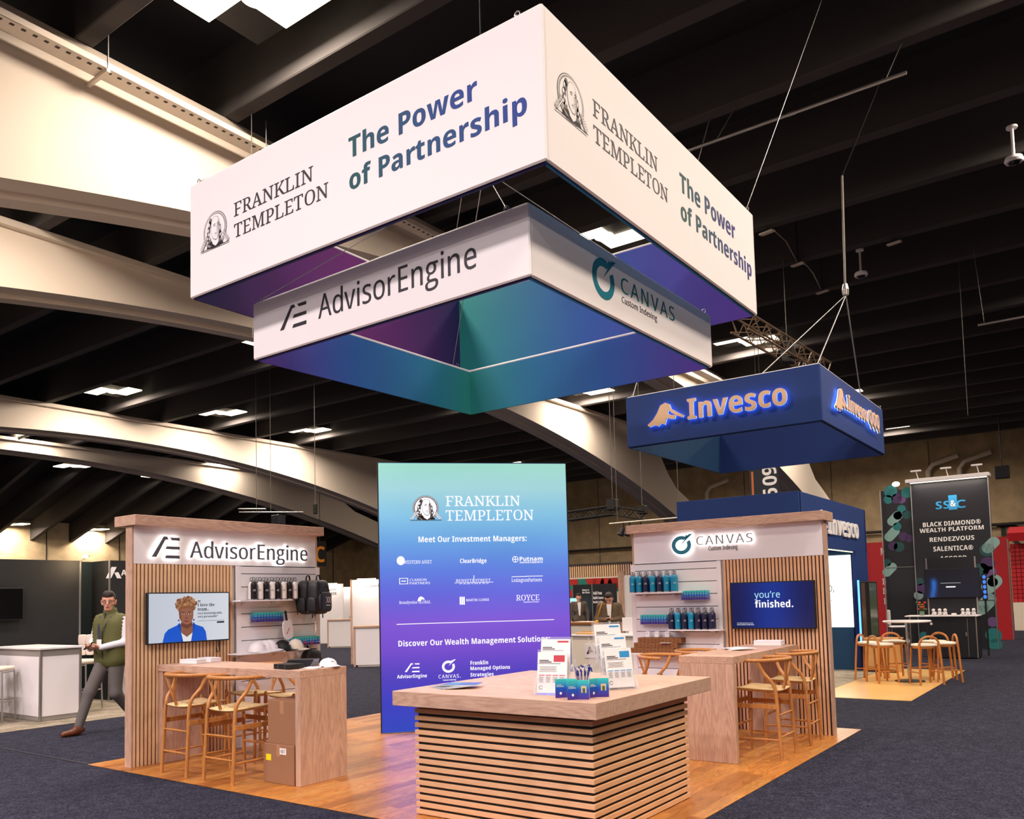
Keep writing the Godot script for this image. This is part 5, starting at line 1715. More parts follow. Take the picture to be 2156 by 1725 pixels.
# ---------- dark booth across the left aisle ----------
func quilted_stool(label: String, at: Vector3, turn: float) -> void:
	# faces +z
	var t := thing("quilted_stool", label, "bar stool", at, turn, "white quilted bar stools")
	put(t, "seat", soft_box(Vector3(0.21, 0.035, 0.21), 0.35, 8, Vector3(0, 0.76, 0)), M.seat_white)
	var frame := MB.new()
	for i in 3:
		for j in 2:
			put(t, "back_cushion", soft_box(Vector3(0.068, 0.085, 0.03), 0.4, 6, Vector3(-0.135 + 0.135 * i, 0.93 + 0.165 * j, -0.2)), M.seat_white)
	for s in [-1.0, 1.0]:
		put(t, "rear_leg", MB.new().tube([Vector3(s * 0.2, 0, -0.22), Vector3(s * 0.19, 0.72, -0.19), Vector3(s * 0.19, 1.05, -0.24)], 0.013, 6), M.steel)
		put(t, "front_leg", MB.new().tube([Vector3(s * 0.2, 0, 0.2), Vector3(s * 0.18, 0.73, 0.18)], 0.013, 6), M.steel)
		put(t, "side_rail", MB.new().tube([Vector3(s * 0.195, 0.3, 0.2), Vector3(s * 0.195, 0.3, -0.21)], 0.01, 6), M.steel)
	for q in [[0.3, 0.2], [0.3, -0.21], [0.71, 0.18], [0.71, -0.19]]:
		frame.tube([Vector3(-0.195, q[0], q[1]), Vector3(0.195, q[0], q[1])], 0.01, 6)
	put(t, "foot_rail", frame, M.steel)

func panel_counter(t: Node3D, size: Vector3, face: Material) -> void:
	# white top on a grey aluminium frame with white infill panels; origin at the middle of the base
	put(t, "top", boxm(Vector3(size.x + 0.04, 0.03, size.z + 0.04), 0.004, Vector3(0, size.y - 0.015, 0)), M.white_gloss)
	put(t, "core", boxm(Vector3(size.x - 0.03, size.y - 0.04, size.z - 0.03), 0.0, Vector3(0, size.y / 2 - 0.015, 0)), flat(srgb(150, 144, 138), 0.5))
	for sx in [-1.0, 1.0]:
		for sz in [-1.0, 1.0]:
			put(t, "post", boxm(Vector3(0.035, size.y - 0.03, 0.035), 0.006, Vector3(sx * (size.x / 2 - 0.018), (size.y - 0.03) / 2, sz * (size.z / 2 - 0.018))), M.steel)
		put(t, "infill_panel", boxm(Vector3(0.008, size.y - 0.2, size.z - 0.08), 0.0, Vector3(sx * (size.x / 2 - 0.012), size.y / 2 - 0.03, 0)), face)
	for sz in [-1.0, 1.0]:
		put(t, "infill_panel", boxm(Vector3(size.x - 0.08, size.y - 0.2, 0.008), 0.0, Vector3(0, size.y / 2 - 0.03, sz * (size.z / 2 - 0.012))), face)

func left_booth() -> void:
	var c := thing("booth_carpet", "pale beige mottled carpet of the dark booth across the aisle", "carpet", Vector3(-16.0, 0, -2.0))
	put(c, "pile", boxm(Vector3(8.0, 0.012, 14.4), 0.003, Vector3(0, 0.006, 0)), M.pale_carpet)
	var w := thing("booth_wall", "charcoal black booth wall with silver posts and a white slanted emblem", "booth wall", Vector3(-14.6, 0.012, -7.4), PI / 2)
	# local x runs along -z
	put(w, "black_panel", boxm(Vector3(7.0, 2.43, 0.05), 0.0, Vector3(-3.5, 1.215, -0.03)), M.dark_wall)
	put(w, "green_panel", boxm(Vector3(0.5, 2.43, 0.05), 0.0, Vector3(0.2, 1.215, -0.32)), M.dark_green)
	put(w, "black_panel", boxm(Vector3(3.0, 2.43, 0.05), 0.0, Vector3(1.86, 1.215, 0.28)), M.dark_wall)
	put(w, "return_panel", boxm(Vector3(0.05, 2.43, 0.3), 0.0, Vector3(-0.02, 1.215, -0.17)), M.dark_wall)
	put(w, "return_panel", boxm(Vector3(0.05, 2.43, 0.58), 0.0, Vector3(0.385, 1.215, -0.02)), M.dark_wall)
	for q in [[0.0, 0.0], [0.36, 0.3]]:
		put(w, "silver_post", boxm(Vector3(0.03, 2.43, 0.03), 0.004, Vector3(q[0], 1.215, q[1])), M.steel)
	var em := MB.new()
	em.prism(V2([[0, 0], [0.1, 0.2], [0.19, 0.2], [0.09, 0]]), 0, 0.006)
	em.prism(V2([[0.15, 0.1], [0.2, 0.0], [0.28, 0.0], [0.22, 0.11]]), 0, 0.006)
	put(w, "slanted_emblem", em, M.text_white, lp(w, 223, 1218, 0.306))
	var a := lp(w, 255, 1212, 0.306)
	put(w, "lettering", letters("A", "sansbold", 0.1, 0.1, 0.004), M.text_white, a)
	var e2 := put(w, "slanted_emblem", em, M.text_white, lp(w, 180, 1464, 0.306))
	e2.scale = Vector3(0.55, 0.8, 1)
	var tv := thing("television", "dark switched off television on the charcoal booth wall", "television", Vector3(-14.57, 0, 0), PI / 2)
	var p0 := on_x(-40, 1308, -14.5)
	var p1 := on_x(50.5, 1238, -14.5)
	var tw := p0.z - p1.z
	tv.position = Vector3(-14.5, 0.0, p0.z)
	put(tv, "casing", boxm(Vector3(tw, p1.y - p0.y, 0.05), 0.006, Vector3(tw / 2, (p0.y + p1.y) / 2, -0.03)), M.black)
	put(tv, "screen", boxm(Vector3(tw - 0.03, p1.y - p0.y - 0.03, 0.002), 0.0, Vector3(tw / 2, (p0.y + p1.y) / 2, -0.004)), M.screen_off)
	var l := thing("arm_light", "small glaring arm light clipped on top of the charcoal wall", "light", Vector3(-14.45, 2.46, -7.38))
	put(l, "arm", MB.new().tube([Vector3(-0.1, -0.03, 0), Vector3(0.0, 0.06, -0.1), Vector3(0.12, 0.06, 0.02)], 0.012, 6), M.steel)
	put(l, "bulb", MB.new().ball(Vector3(0.12, 0.04, 0.03), Vector3(0.06, 0.03, 0.05), 10, 6), glow(Color(1, 0.85, 0.6), 6.0))
	var om := OmniLight3D.new()
	om.name = "arm_lamp_light"
	om.light_color = Color(1, 0.85, 0.65)
	om.light_energy = 0.5
	om.light_size = 0.05
	om.shadow_enabled = true
	om.omni_range = 20.0
	om.position = l.position + Vector3(0.16, -0.04, 0.05)
	add_child(om, true)
	var k := thing("bar_counter", "white panel bar counter with silver edges before the charcoal wall", "counter", Vector3(-13.25, 0.012, -6.1))
	panel_counter(k, Vector3(1.4, 1.05, 0.6), M.white)
	k = thing("bar_counter", "second white panel counter behind the walking man", "counter", Vector3(-13.55, 0.012, -8.0))
	panel_counter(k, Vector3(0.6, 0.95, 0.7), M.white)
	quilted_stool("white quilted bar stool between the cloth table and the white counter", Vector3(-13.2, 0.012, -5.48), 2.3)
	quilted_stool("white quilted bar stool between the white counter and the green panel", Vector3(-13.42, 0.012, -6.85), 0.5)
	var t := thing("cloth_table", "low table under a pleated white cloth beside the white counter", "table", Vector3(-13.15, 0.012, -4.6))
	put(t, "top", boxm(Vector3(0.9, 0.02, 1.1), 0.004, Vector3(0, 0.72, 0)), M.paper)
	var cl := MB.new()
	var n := 160
	for i in n:
		var pts := []
		for j in [i, i + 1]:
			var s := fposmod(float(j) / n, 1.0) * 4.0
			var f := int(s) % 4
			var q := s - int(s)
			var p: Vector3 = [Vector3(-0.45 + 0.9 * q, 0, 0.55), Vector3(0.45, 0, 0.55 - 1.1 * q), Vector3(0.45 - 0.9 * q, 0, -0.55), Vector3(-0.45, 0, -0.55 + 1.1 * q)][f]
			var wv := 0.018 * sin(j * 1.35) + 0.01 * sin(j * 0.61)
			var dir: Vector3 = [Vector3.BACK, Vector3.RIGHT, Vector3.FORWARD, Vector3.LEFT][f]
			pts.append([p, p + dir * (0.03 + wv), dir])
		var x0: Array = pts[0]
		var x1: Array = pts[1]
		var nn: Vector3 = (x0[2] + Vector3(0, 0.1, 0)).normalized()
		cl.quad(x0[1], x1[1], x1[0] + Vector3(0, 0.71, 0), x0[0] + Vector3(0, 0.71, 0), nn)
	put(t, "pleated_cloth", cl, M.paper)
	put(t, "leg", MB.new().tube([Vector3(0.4, 0, 0.45), Vector3(0.4, 0.7, 0.45)], 0.02, 6), M.steel)

# ---------- blue booth ----------
func hoop_stool(label: String) -> Node3D:
	var t := thing("hoop_stool", label, "bar stool", Vector3.ZERO, 0.0, "hoop back stools round the tall table")
	var wood := wood_mat(M.stool_tex, 1, 4.0, 0.6, 0.45, srgb(255, 236, 206))
	put(t, "seat_cushion", soft_box(Vector3(0.185, 0.03, 0.175), 0.6, 9, Vector3(0, 0.645, 0)), M.cream)
	put(t, "seat_frame", MB.new().lathe([[0.0, 0.59], [0.17, 0.59], [0.18, 0.605], [0.18, 0.62], [0.0, 0.62]], 18), wood)
	for s in [-1.0, 1.0]:
		put(t, "front_leg", MB.new().tube([Vector3(s * 0.18, 0, 0.18), Vector3(s * 0.15, 0.6, 0.14)], [0.016, 0.018], 8), wood)
		put(t, "side_rung", MB.new().tube([Vector3(s * 0.175, 0.2, 0.17), Vector3(s * 0.19, 0.2, -0.17)], 0.011, 6), wood)
	var pts := [Vector3(-0.2, 0, -0.19), Vector3(-0.175, 0.6, -0.155)]
	for k in 9:
		var a := PI - PI * k / 8.0
		pts.append(Vector3(cos(a) * 0.168, 0.66 + sin(a) * 0.13, -0.15))
	pts.append(Vector3(0.175, 0.6, -0.155))
	pts.append(Vector3(0.2, 0, -0.19))
	put(t, "hoop_back", MB.new().tube(pts, 0.019, 8), wood)
	put(t, "front_rung", MB.new().tube([Vector3(-0.175, 0.26, 0.165), Vector3(0.175, 0.26, 0.165)], 0.011, 6), wood)
	return t

func blue_booth() -> void:
	var navy := lin(12, 48, 108)
	var deep := lin(14, 60, 96)
	var t := thing("hanging_sign", "square blue fabric ring sign with halo lit mountain logo", "hanging sign", Vector3(-3.634, 4.28, -13.5))
	ring_sign(t, 3.46, 4.37, 0.92, M.blue, [[navy, navy], [deep, deep], [navy, navy], [navy, navy]])
	var beige := flat(srgb(232, 196, 160), 0.6)
	var hb := glow(Color(0.45, 0.62, 1.0), 7.0)
	var a := lp(t, 1366, 902, 0.03)
	var b := lp(t, 1441, 850, 0.03)
	halo(t, "mountain_emblem", bird_mark(b.x - a.x, 0.4, 0.03), beige, hb, Vector3(a.x, a.y, 0.005), 0.045)
	a = lp(t, 1450, 886, 0.03)
	b = lp(t, 1659, 856, 0.03)
	halo(t, "logo_lettering", letters("Invesco", "sansbold", b.x - a.x, 0.37, 0.03), beige, hb, Vector3(a.x, a.y, 0.005), 0.045)
	var side := Node3D.new()
	for q in [["e", -14.07, 4.56], ["t", -14.87, 4.60]]:
		var mesh: Mesh = bird_mark(0.72, 0.4, 0.03).mesh() if q[0] == "e" else letters("Invesco QQQ", "sansbold", 2.3, 0.34, 0.03)
		var nm := "mountain_emblem" if q[0] == "e" else "logo_lettering"
		var pos := Vector3(0.05, q[2] - 4.28, q[1] + 13.5)
		put(t, nm, mesh, beige, pos, Vector3(0, PI / 2, 0))
		var g := put(t, nm + "_backlight", mesh, hb, pos + Vector3(-0.008, 0, 0), Vector3(0, PI / 2, 0))
		g.scale = Vector3(1, 1, 0.25)
	side.free()
	var s := thing("booth_tower", "blue booth frame with a white mountain logo fascia and a lit white wall", "booth", Vector3(-4.2, 0.008, -13.95))
	for q in [[Vector3(-1.09, 2.8, -0.05), Vector3(2.18, 0.9, 0.1)], [Vector3(-0.05, 2.8, -2.25), Vector3(0.1, 0.9, 4.4)], [Vector3(-2.13, 2.8, -2.25), Vector3(0.1, 0.9, 4.4)], [Vector3(-1.09, 2.8, -4.45), Vector3(2.18, 0.9, 0.1)]]:
		put(s, "fascia", boxm(q[1], 0.005, q[0]), M.blue)
	put(s, "logo_lettering", letters("Invesco", "sansbold", 2.15, 0.38, 0.03), M.text_white, Vector3(0.001, 2.6, -1.62), Vector3(0, PI / 2, 0))
	put(s, "mountain_emblem", bird_mark(0.62, 0.42, 0.03), M.text_white, Vector3(0.001, 2.6, -0.92), Vector3(0, PI / 2, 0))
	put(s, "rear_wall", boxm(Vector3(2.1, 2.36, 0.12), 0.0, Vector3(-1.16, 1.18, -3.62)), M.blue_dark)
	put(s, "pillar", boxm(Vector3(0.08, 2.36, 0.95), 0.004, Vector3(-0.04, 1.18, -4.02)), M.blue)
	var lw := glow(Color(1.0, 1.0, 0.94), 1.6)
	put(s, "light_panel", boxm(Vector3(1.96, 1.44, 0.02), 0.0, Vector3(-1.08, 1.57, -3.545)), lw)
	put(s, "light_strip", boxm(Vector3(0.02, 0.015, 3.3), 0.0, Vector3(-0.06, 2.34, -1.9)), glow(Color(1.0, 1.0, 0.75), 2.0))
	var lr := flat(srgb(170, 176, 186), 0.6)
	for q in [["o,", 1744, 1249, 1757, 1233], ["e.", 1742, 1266, 1752, 1255]]:
		ptext(s, q[0], "sans", lr, -3.534, q[1], q[2], q[3], q[4])
	for q in [[-2.13, -0.05], [-2.13, -4.4]]:
		put(s, "post", boxm(Vector3(0.1, 2.36, 0.1), 0.004, Vector3(q[0], 1.18, q[1])), M.blue)
	var al := AreaLight3D.new()
	al.name = "light_panel_light"
	al.area_size = Vector2(1.9, 1.4)
	al.area_normalize_energy = true
	al.light_color = Color(1, 1, 0.92)
	al.light_energy = 1.6
	al.shadow_enabled = true
	al.area_range = 30.0
	al.position = s.position + Vector3(-1.08, 1.57, -3.5)
	al.rotation.y = PI
	add_child(al, true)
	var tv := thing("television", "tall television on the blue pillar with a glowing blue edge", "television", Vector3(-4.1, 0.61, -17.35), PI / 2)
	put(tv, "casing", boxm(Vector3(1.35, 1.15, 0.06), 0.005, Vector3(0.675, 0.575, -0.03)), M.black)
	put(tv, "screen", boxm(Vector3(0.62, 1.09, 0.002), 0.0, Vector3(0.98, 0.575, 0.001)), flat(srgb(86, 104, 84), 0.15))
	put(tv, "side_cover", boxm(Vector3(0.3, 1.09, 0.002), 0.0, Vector3(0.17, 0.575, 0.001)), flat(srgb(96, 74, 52), 0.3))
	put(tv, "edge_light", boxm(Vector3(0.03, 1.2, 0.03), 0.0, Vector3(-0.02, 0.575, -0.04)), glow(Color(0.3, 0.55, 1.0), 4.0))
	var cab := thing("wood_cabinet", "low pale wood cabinet behind the hoop stools", "cabinet", Vector3(-3.78, 0.008, -17.5))
	put(cab, "body", boxm(Vector3(0.6, 0.62, 0.5), 0.005, Vector3(0, 0.31, 0)), flat(srgb(214, 166, 104), 0.5))
	put(cab, "plinth", boxm(Vector3(0.56, 0.05, 0.46), 0.0, Vector3(0, 0.025, 0.03)), M.black)
	put(cab, "top", boxm(Vector3(0.64, 0.03, 0.54), 0.004, Vector3(0, 0.63, 0)), flat(srgb(214, 166, 104), 0.5))
	var fl := thing("booth_floor_panel", "honey yellow smooth floor of the blue booth", "flooring", Vector3(-3.9, 0, -15.6))
	put(fl, "vinyl", boxm(Vector3(2.84, 0.007, 5.15), 0.002, Vector3(0, 0.0035, 0)), flat(srgb(232, 186, 112), 0.28))
	var fc := thing("booth_carpet", "pale green grey carpet inside the blue booth", "carpet", Vector3(-6.1, 0, -16.2))
	put(fc, "pile", boxm(Vector3(4.5, 0.012, 4.2), 0.003, Vector3(0, 0.006, 0)), M.pale_carpet)
	var tb := thing("tall_round_table", "tall round white table on a chrome pole among hoop stools", "table", Vector3(-3.0, 0.008, -15.75))
	put(tb, "top", MB.new().lathe([[0.0, 1.01], [0.37, 1.01], [0.385, 1.022], [0.385, 1.03], [0.375, 1.04], [0.0, 1.04]], 32), M.white_gloss)
	put(tb, "pole", MB.new().tube([Vector3(0, 0.03, 0), Vector3(0, 1.01, 0)], 0.032, 12), M.chrome)
	put(tb, "base", MB.new().lathe([[0.0, 0.0], [0.24, 0.0], [0.24, 0.012], [0.05, 0.03], [0.0, 0.03]], 24), M.black_metal)
	var h := hoop_stool("hoop back stool with cream cushion beside the blue light edge")
	var spots := [[-3.66, -15.85, 1.3, ""], [-3.36, -15.42, 0.6, "hoop back stool with cream cushion on the honey floor edge, pillar side"], [-2.68, -15.36, -0.5, "hoop back stool with cream cushion on the honey floor edge, carpet side"], [-2.45, -15.95, -1.4, "hoop back stool with cream cushion closest to the dark cabinet booth"], [-3.35, -16.35, 2.5, "hoop back stool with cream cushion in front of the wood cabinet"], [-2.7, -16.4, -2.7, "hoop back stool with cream cushion at the back of the tall table"]]
	for i in spots.size():
		var q: Array = spots[i]
		var o := h if i == 0 else copy_of(h, q[3], Vector3.ZERO)
		o.position = Vector3(q[0], 0.008, q[1])
		var dir := Vector3(-3.0, 0, -15.75) - o.position
		o.rotation.y = atan2(dir.x, dir.z)
	# the booth's front counter
	var k := thing("welcome_counter", "long pale counter with a mountain logo between the banner and the shelves", "counter", Vector3(-7.6, 0.0, -13.6))
	put(k, "body", boxm(Vector3(1.45, 0.87, 0.5), 0.004, Vector3(0, 0.435, 0)), M.cream)
	put(k, "top", boxm(Vector3(1.52, 0.03, 0.58), 0.004, Vector3(0, 0.885, 0)), M.white)
	put(k, "logo_plate", boxm(Vector3(0.42, 0.26, 0.012), 0.004, Vector3(-0.22, 0.6, 0.256)), M.white)
	put(k, "mountain_emblem", bird_mark(0.14, 0.15, 0.004), M.ink, Vector3(-0.39, 0.54, 0.262))
	put(k, "lettering", letters("Inv", "sansbold", 0.14, 0.12, 0.004), M.ink, Vector3(-0.21, 0.55, 0.262))
	var mo := thing("monitor", "white monitor back standing on the pale counter", "monitor", Vector3(-7.15, 0.9, -13.55), 0.2)
	put(mo, "panel", boxm(Vector3(0.36, 0.24, 0.02), 0.006, Vector3(0, 0.18, 0)), M.white)
	put(mo, "foot", boxm(Vector3(0.16, 0.012, 0.12), 0.003, Vector3(0, 0.006, 0)), M.white)
	put(mo, "neck", boxm(Vector3(0.04, 0.12, 0.02), 0.0, Vector3(0, 0.07, -0.01)), M.white)
	var bd := thing("wood_tray", "pale wood tray on the counter end by the banner", "tray", Vector3(-8.05, 0.9, -13.5))
	put(bd, "board", boxm(Vector3(0.4, 0.03, 0.25), 0.004, Vector3(0, 0.015, 0)), flat(srgb(206, 160, 98), 0.5))
	put(bd, "raised_edge", boxm(Vector3(0.4, 0.05, 0.015), 0.0, Vector3(0, 0.025, -0.12)), flat(srgb(206, 160, 98), 0.5))

# ---------- dark tower booth and red booths ----------
func capsule_print(t: Node3D, px: float, py: float, z: float, r: float, c: Color, stretch := 0.0) -> void:
	var p := lp(t, px, py, z)
	var poly := PackedVector2Array()
	for k in 25:
		var a := PI / 4 + TAU * k / 24.0
		var o := Vector2(cos(a), sin(a)) * r
		var d := Vector2(1, 1).normalized() * stretch * (1.0 if cos(a - PI / 4) > 0.0 else -1.0)
		poly.append(o + d)
	poly.remove_at(24)
	put(t, "printed_dot", MB.new().flatpoly(poly, 0.0), flat(c, 0.6), p)

func tower_booth() -> void:
	var t := thing("tower_sign", "tall black sign tower with silver edges, product names and coloured dots", "sign tower", Vector3(-4.4, 0.0, -24.6))
	put(t, "face_panel", boxm(Vector3(1.83, 4.42, 0.2), 0.0, Vector3(0.915, 2.21, -0.1)), M.navy_black)
	put(t, "side_panel", boxm(Vector3(0.76, 4.3, 0.12), 0.0, Vector3(-0.4, 2.15, -0.16)), M.navy_black)
	for q in [[0.0, 4.42], [1.83, 4.42], [-0.78, 4.3]]:
		put(t, "silver_edge", boxm(Vector3(0.025, q[1], 0.03), 0.0, Vector3(q[0], q[1] / 2, 0.0)), M.steel)
	put(t, "seam_rail", boxm(Vector3(0.74, 0.015, 0.02), 0.0, Vector3(-0.39, 2.18, -0.095)), M.steel)
	put(t, "seam_rail", boxm(Vector3(0.35, 0.02, 0.02), 0.0, Vector3(1.64, 1.25, 0.005)), M.steel)
	put(t, "top_canopy", boxm(Vector3(1.98, 0.1, 0.34), 0.01, Vector3(0.9, 4.47, 0.06)), M.white)
	put(t, "canopy_light", boxm(Vector3(1.8, 0.012, 0.12), 0.0, Vector3(0.92, 4.412, 0.14)), glow(Color(1, 0.93, 0.85), 2.5))
	for x in [0.2, 0.92, 1.64]:
		put(t, "lamp_arm", MB.new().tube([Vector3(x, 4.52, 0), Vector3(x - 0.03, 4.72, 0.1)], 0.014, 6), M.white)
		put(t, "lamp_head", boxm(Vector3(0.26, 0.04, 0.08), 0.008, Vector3(x - 0.03, 4.74, 0.12)), M.white)
	var bl := flat(srgb(48, 160, 224), 0.5)
	ptext(t, "SS", "sansbold", bl, 0.002, 1970.6, 1073, 2000, 1056.6)
	ptext(t, "C", "sansbold", bl, 0.002, 2013, 1070.5, 2034, 1053.5)
	var q0 := lp(t, 1998, 1074, 0.002)
	var q1 := lp(t, 2014, 1042, 0.002)
	put(t, "blue_block", boxm(Vector3(q1.x - q0.x, q1.y - q0.y, 0.004)), bl, (q0 + q1) / 2)
	ptext(t, "&", "sansbold", M.text_white, 0.005, 2001, 1067, 2013, 1054)
	for q in [["BLACK DIAMOND\u00AE", "sansbold", 1943.4, 1110.5, 2065.6, 1101], ["WEALTH PLATFORM", "sansbold", 1936.5, 1122.7, 2072, 1114], ["RENDEZVOUS", "sansbold", 1957.7, 1141.8, 2051.8, 1132.4], ["SALENTICA\u00AE", "sansbold", 1965.4, 1161.7, 2049.5, 1151.6], ["ACCORD", "sansbold", 1979, 1181, 2036, 1172]]:
		ptext(t, q[0], q[1], M.text_white, 0.002, q[2], q[3], q[4], q[5])
	var cs := [srgb(24, 112, 116), srgb(64, 40, 86), srgb(126, 164, 160), srgb(18, 70, 74), srgb(96, 70, 120), srgb(120, 142, 148)]
	for d in [[1875, 1035, 0.2, 0], [1870, 1052, 0.14, 0], [1888, 1050, 0.16, 1], [1898, 1052, 0.13, 4], [1910, 1037, 0.18, 0], [1898, 1072, 0.13, 0], [1909, 1084, 0.14, 3], [1884, 1092, 0.15, 2], [1890, 1086, 0.13, 5], [1889, 1109, 0.13, 0], [1878, 1125, 0.15, 2], [1902, 1130, 0.14, 1], [1914, 1134, 0.12, 1], [1880, 1150, 0.14, 1], [1893, 1152, 0.16, 3], [1868, 1185, 0.12, 3], [1873, 1200, 0.14, 2]]:
		capsule_print(t, d[0], d[1], -0.098, d[2] * 0.85, cs[d[3]], 0.1 if d[3] == 2 else 0.0)
	for d in [[2086, 1148, 0.16, 2], [2078, 1158, 0.2, 3], [2080, 1187, 0.2, 1], [2067, 1200, 0.2, 3], [2084, 1205, 0.18, 4], [2088, 1230, 0.2, 2], [2090, 1226, 0.14, 5], [2084, 1262, 0.18, 5], [2072, 1275, 0.2, 2], [2072, 1280, 0.14, 3], [2090, 1310, 0.15, 4], [2092, 1338, 0.22, 0], [2096, 1358, 0.18, 0], [1936, 1225, 0.12, 3], [1940, 1240, 0.16, 1], [1934, 1254, 0.14, 5], [1945, 1340, 0.14, 0]]:
		capsule_print(t, d[0], d[1], 0.003, d[2] * 0.85, cs[d[3]], 0.1 if d[3] == 2 else 0.0)
	var al := AreaLight3D.new()
	al.name = "canopy_lamp_light"
	al.area_size = Vector2(1.7, 0.2)
	al.area_normalize_energy = true
	al.light_color = Color(1, 0.93, 0.86)
	al.light_energy = 1.4
	al.shadow_enabled = true
	al.area_range = 20.0
	al.position = Vector3(-3.5, 4.4, -24.42)
	al.rotation = Vector3(-PI / 2, 0, 0)
	add_child(al, true)
	var l := thing("arm_light", "small glaring white arm light on the dotted black panel", "light", Vector3(-4.75, 4.32, -24.6))
	put(l, "arm", MB.new().tube([Vector3(0, -0.02, -0.1), Vector3(0, 0.1, 0.05)], 0.015, 6), M.steel)
	put(l, "bulb", MB.new().ball(Vector3(0, 0.12, 0.08), Vector3(0.1, 0.07, 0.06), 10, 6), glow(Color(1, 0.92, 0.8), 6.0))
	# counter with a screen stand
	var c := thing("demo_counter", "black cabinet counter with a white top before the sign tower", "counter", Vector3(-3.115, 0.0, -21.45))
	put(c, "cabinet", boxm(Vector3(1.03, 0.92, 0.6), 0.004, Vector3(0, 0.48, 0)), M.navy_black)
	put(c, "top", boxm(Vector3(1.5, 0.025, 0.66), 0.004, Vector3(-0.2, 0.952, 0)), M.white)
	put(c, "door_seam", boxm(Vector3(0.008, 0.85, 0.004), 0.0, Vector3(0.33, 0.47, 0.301)), M.steel)
	put(c, "handle", boxm(Vector3(0.02, 0.09, 0.02), 0.0, Vector3(0.3, 0.55, 0.31)), M.steel)
	put(c, "corner_edge", boxm(Vector3(0.02, 0.92, 0.02), 0.0, Vector3(0.505, 0.48, 0.295)), M.steel)
	put(c, "lock_plate", boxm(Vector3(0.05, 0.05, 0.004), 0.0, Vector3(-0.4, 0.78, 0.301)), M.white)
	put(c, "support_leg", boxm(Vector3(0.03, 0.94, 0.03), 0.0, Vector3(-0.9, 0.47, 0)), M.steel)
	var sd := thing("screen_stand", "dark framed screen stand rising behind the black counter", "stand", Vector3(-3.16, 0.0, -21.9))
	put(sd, "panel", boxm(Vector3(1.0, 2.3, 0.04), 0.0, Vector3(0, 1.15, 0)), M.navy_black)
	for s in [-0.51, 0.51]:
		put(sd, "edge", boxm(Vector3(0.03, 2.3, 0.05), 0.0, Vector3(s, 1.15, 0)), M.steel)
	var sc := tex_from(64, 36, func(i: int) -> Color:
		var x := (i % 64) / 63.0
		var y := int(i / 64) / 35.0
		var g := exp(-pow((x - 0.12 - 0.05 * sin(y * 3.0)) * 16.0, 2.0)) * smoothstep(0.2, 0.5, y)
		return srgb(4, 8, 26).lerp(srgb(40, 130, 230), g).lerp(srgb(10, 26, 78), 0.3 * y))
	var tv := thing("television", "wide dark television with a blue light arc on the screen stand", "television", Vector3(-3.73, 1.36, -21.82))
	put(tv, "casing", boxm(Vector3(1.16, 0.68, 0.05), 0.005, Vector3(0.58, 0.34, -0.03)), M.black)
	var q := MB.new()
	q.quad(Vector3(0.01, 0.01, 0), Vector3(1.15, 0.01, 0), Vector3(1.15, 0.67, 0), Vector3(0.01, 0.67, 0), Vector3.BACK)
	put(tv, "screen", q, glow(Color.WHITE, 0.8, sc))
	put(tv, "caption", boxm(Vector3(0.2, 0.03, 0.002), 0.0, Vector3(0.56, 0.25, 0.001)), glow(Color.WHITE, 0.9))
	put(tv, "caption", boxm(Vector3(0.42, 0.012, 0.002), 0.0, Vector3(0.56, 0.34, 0.001)), glow(Color.WHITE, 0.4))
	var sl := thing("side_screen", "narrow glowing blue screen edge beside the wide dark television", "screen", Vector3(-2.52, 1.28, -22.2))
	put(sl, "post", boxm(Vector3(0.04, 1.28, 0.03), 0.0, Vector3(0, -0.64, 0)), M.black)
	put(sl, "panel", boxm(Vector3(0.1, 0.62, 0.04), 0.004, Vector3(0, 0.31, 0)), M.black)
	for k in 5:
		put(sl, "glowing_dot", MB.new().prism(ellipse(0, 0.08 + 0.115 * k, 0.035, 0.045, 14), 0.02, 0.022), glow(Color(0.25, 0.5, 1.0), 1.2))
	for k in 6:
		var x: float = [-3.47, -3.36, -3.25, -2.88, -2.78, -2.68][k]
		var d := thing("plush_toy", "small white and black plush dog sitting on the black counter", "plush toy", Vector3(x, 0.965, -21.35 - 0.05 * (k % 2)), 0.3 * (k % 3 - 1), "plush dogs on the counter")
		put(d, "body", MB.new().ball(Vector3(0, 0.05, 0), Vector3(0.05, 0.05, 0.055), 10, 7), M.white)
		put(d, "head", MB.new().ball(Vector3(0, 0.115, 0.03), Vector3(0.042, 0.04, 0.042), 10, 7), M.white)
		for s in [-1.0, 1.0]:
			put(d, "ear", MB.new().ball(Vector3(s * 0.042, 0.115, 0.025), Vector3(0.014, 0.03, 0.02), 8, 6), M.black)
			put(d, "paw", MB.new().ball(Vector3(s * 0.03, 0.015, 0.06), Vector3(0.018, 0.015, 0.025), 8, 6), M.white)
		put(d, "nose", MB.new().ball(Vector3(0, 0.108, 0.07), Vector3(0.009, 0.007, 0.007), 6, 5), M.black)
	var cd := thing("white_card", "small white card holder between the plush dogs", "card", Vector3(-3.06, 0.965, -21.3))
	put(cd, "card", boxm(Vector3(0.1, 0.05, 0.04), 0.004, Vector3(0, 0.025, 0)), M.paper)
	var fv := thing("flower_vase", "glass of orange flowers at the end of the black counter", "flowers", Vector3(-3.72, 0.965, -21.3))
	put(fv, "glass", MB.new().lathe([[0.0, 0.002], [0.05, 0.002], [0.055, 0.1], [0.05, 0.1], [0.046, 0.008], [0.0, 0.008]], 14), flat(srgb(120, 140, 120), 0.2))
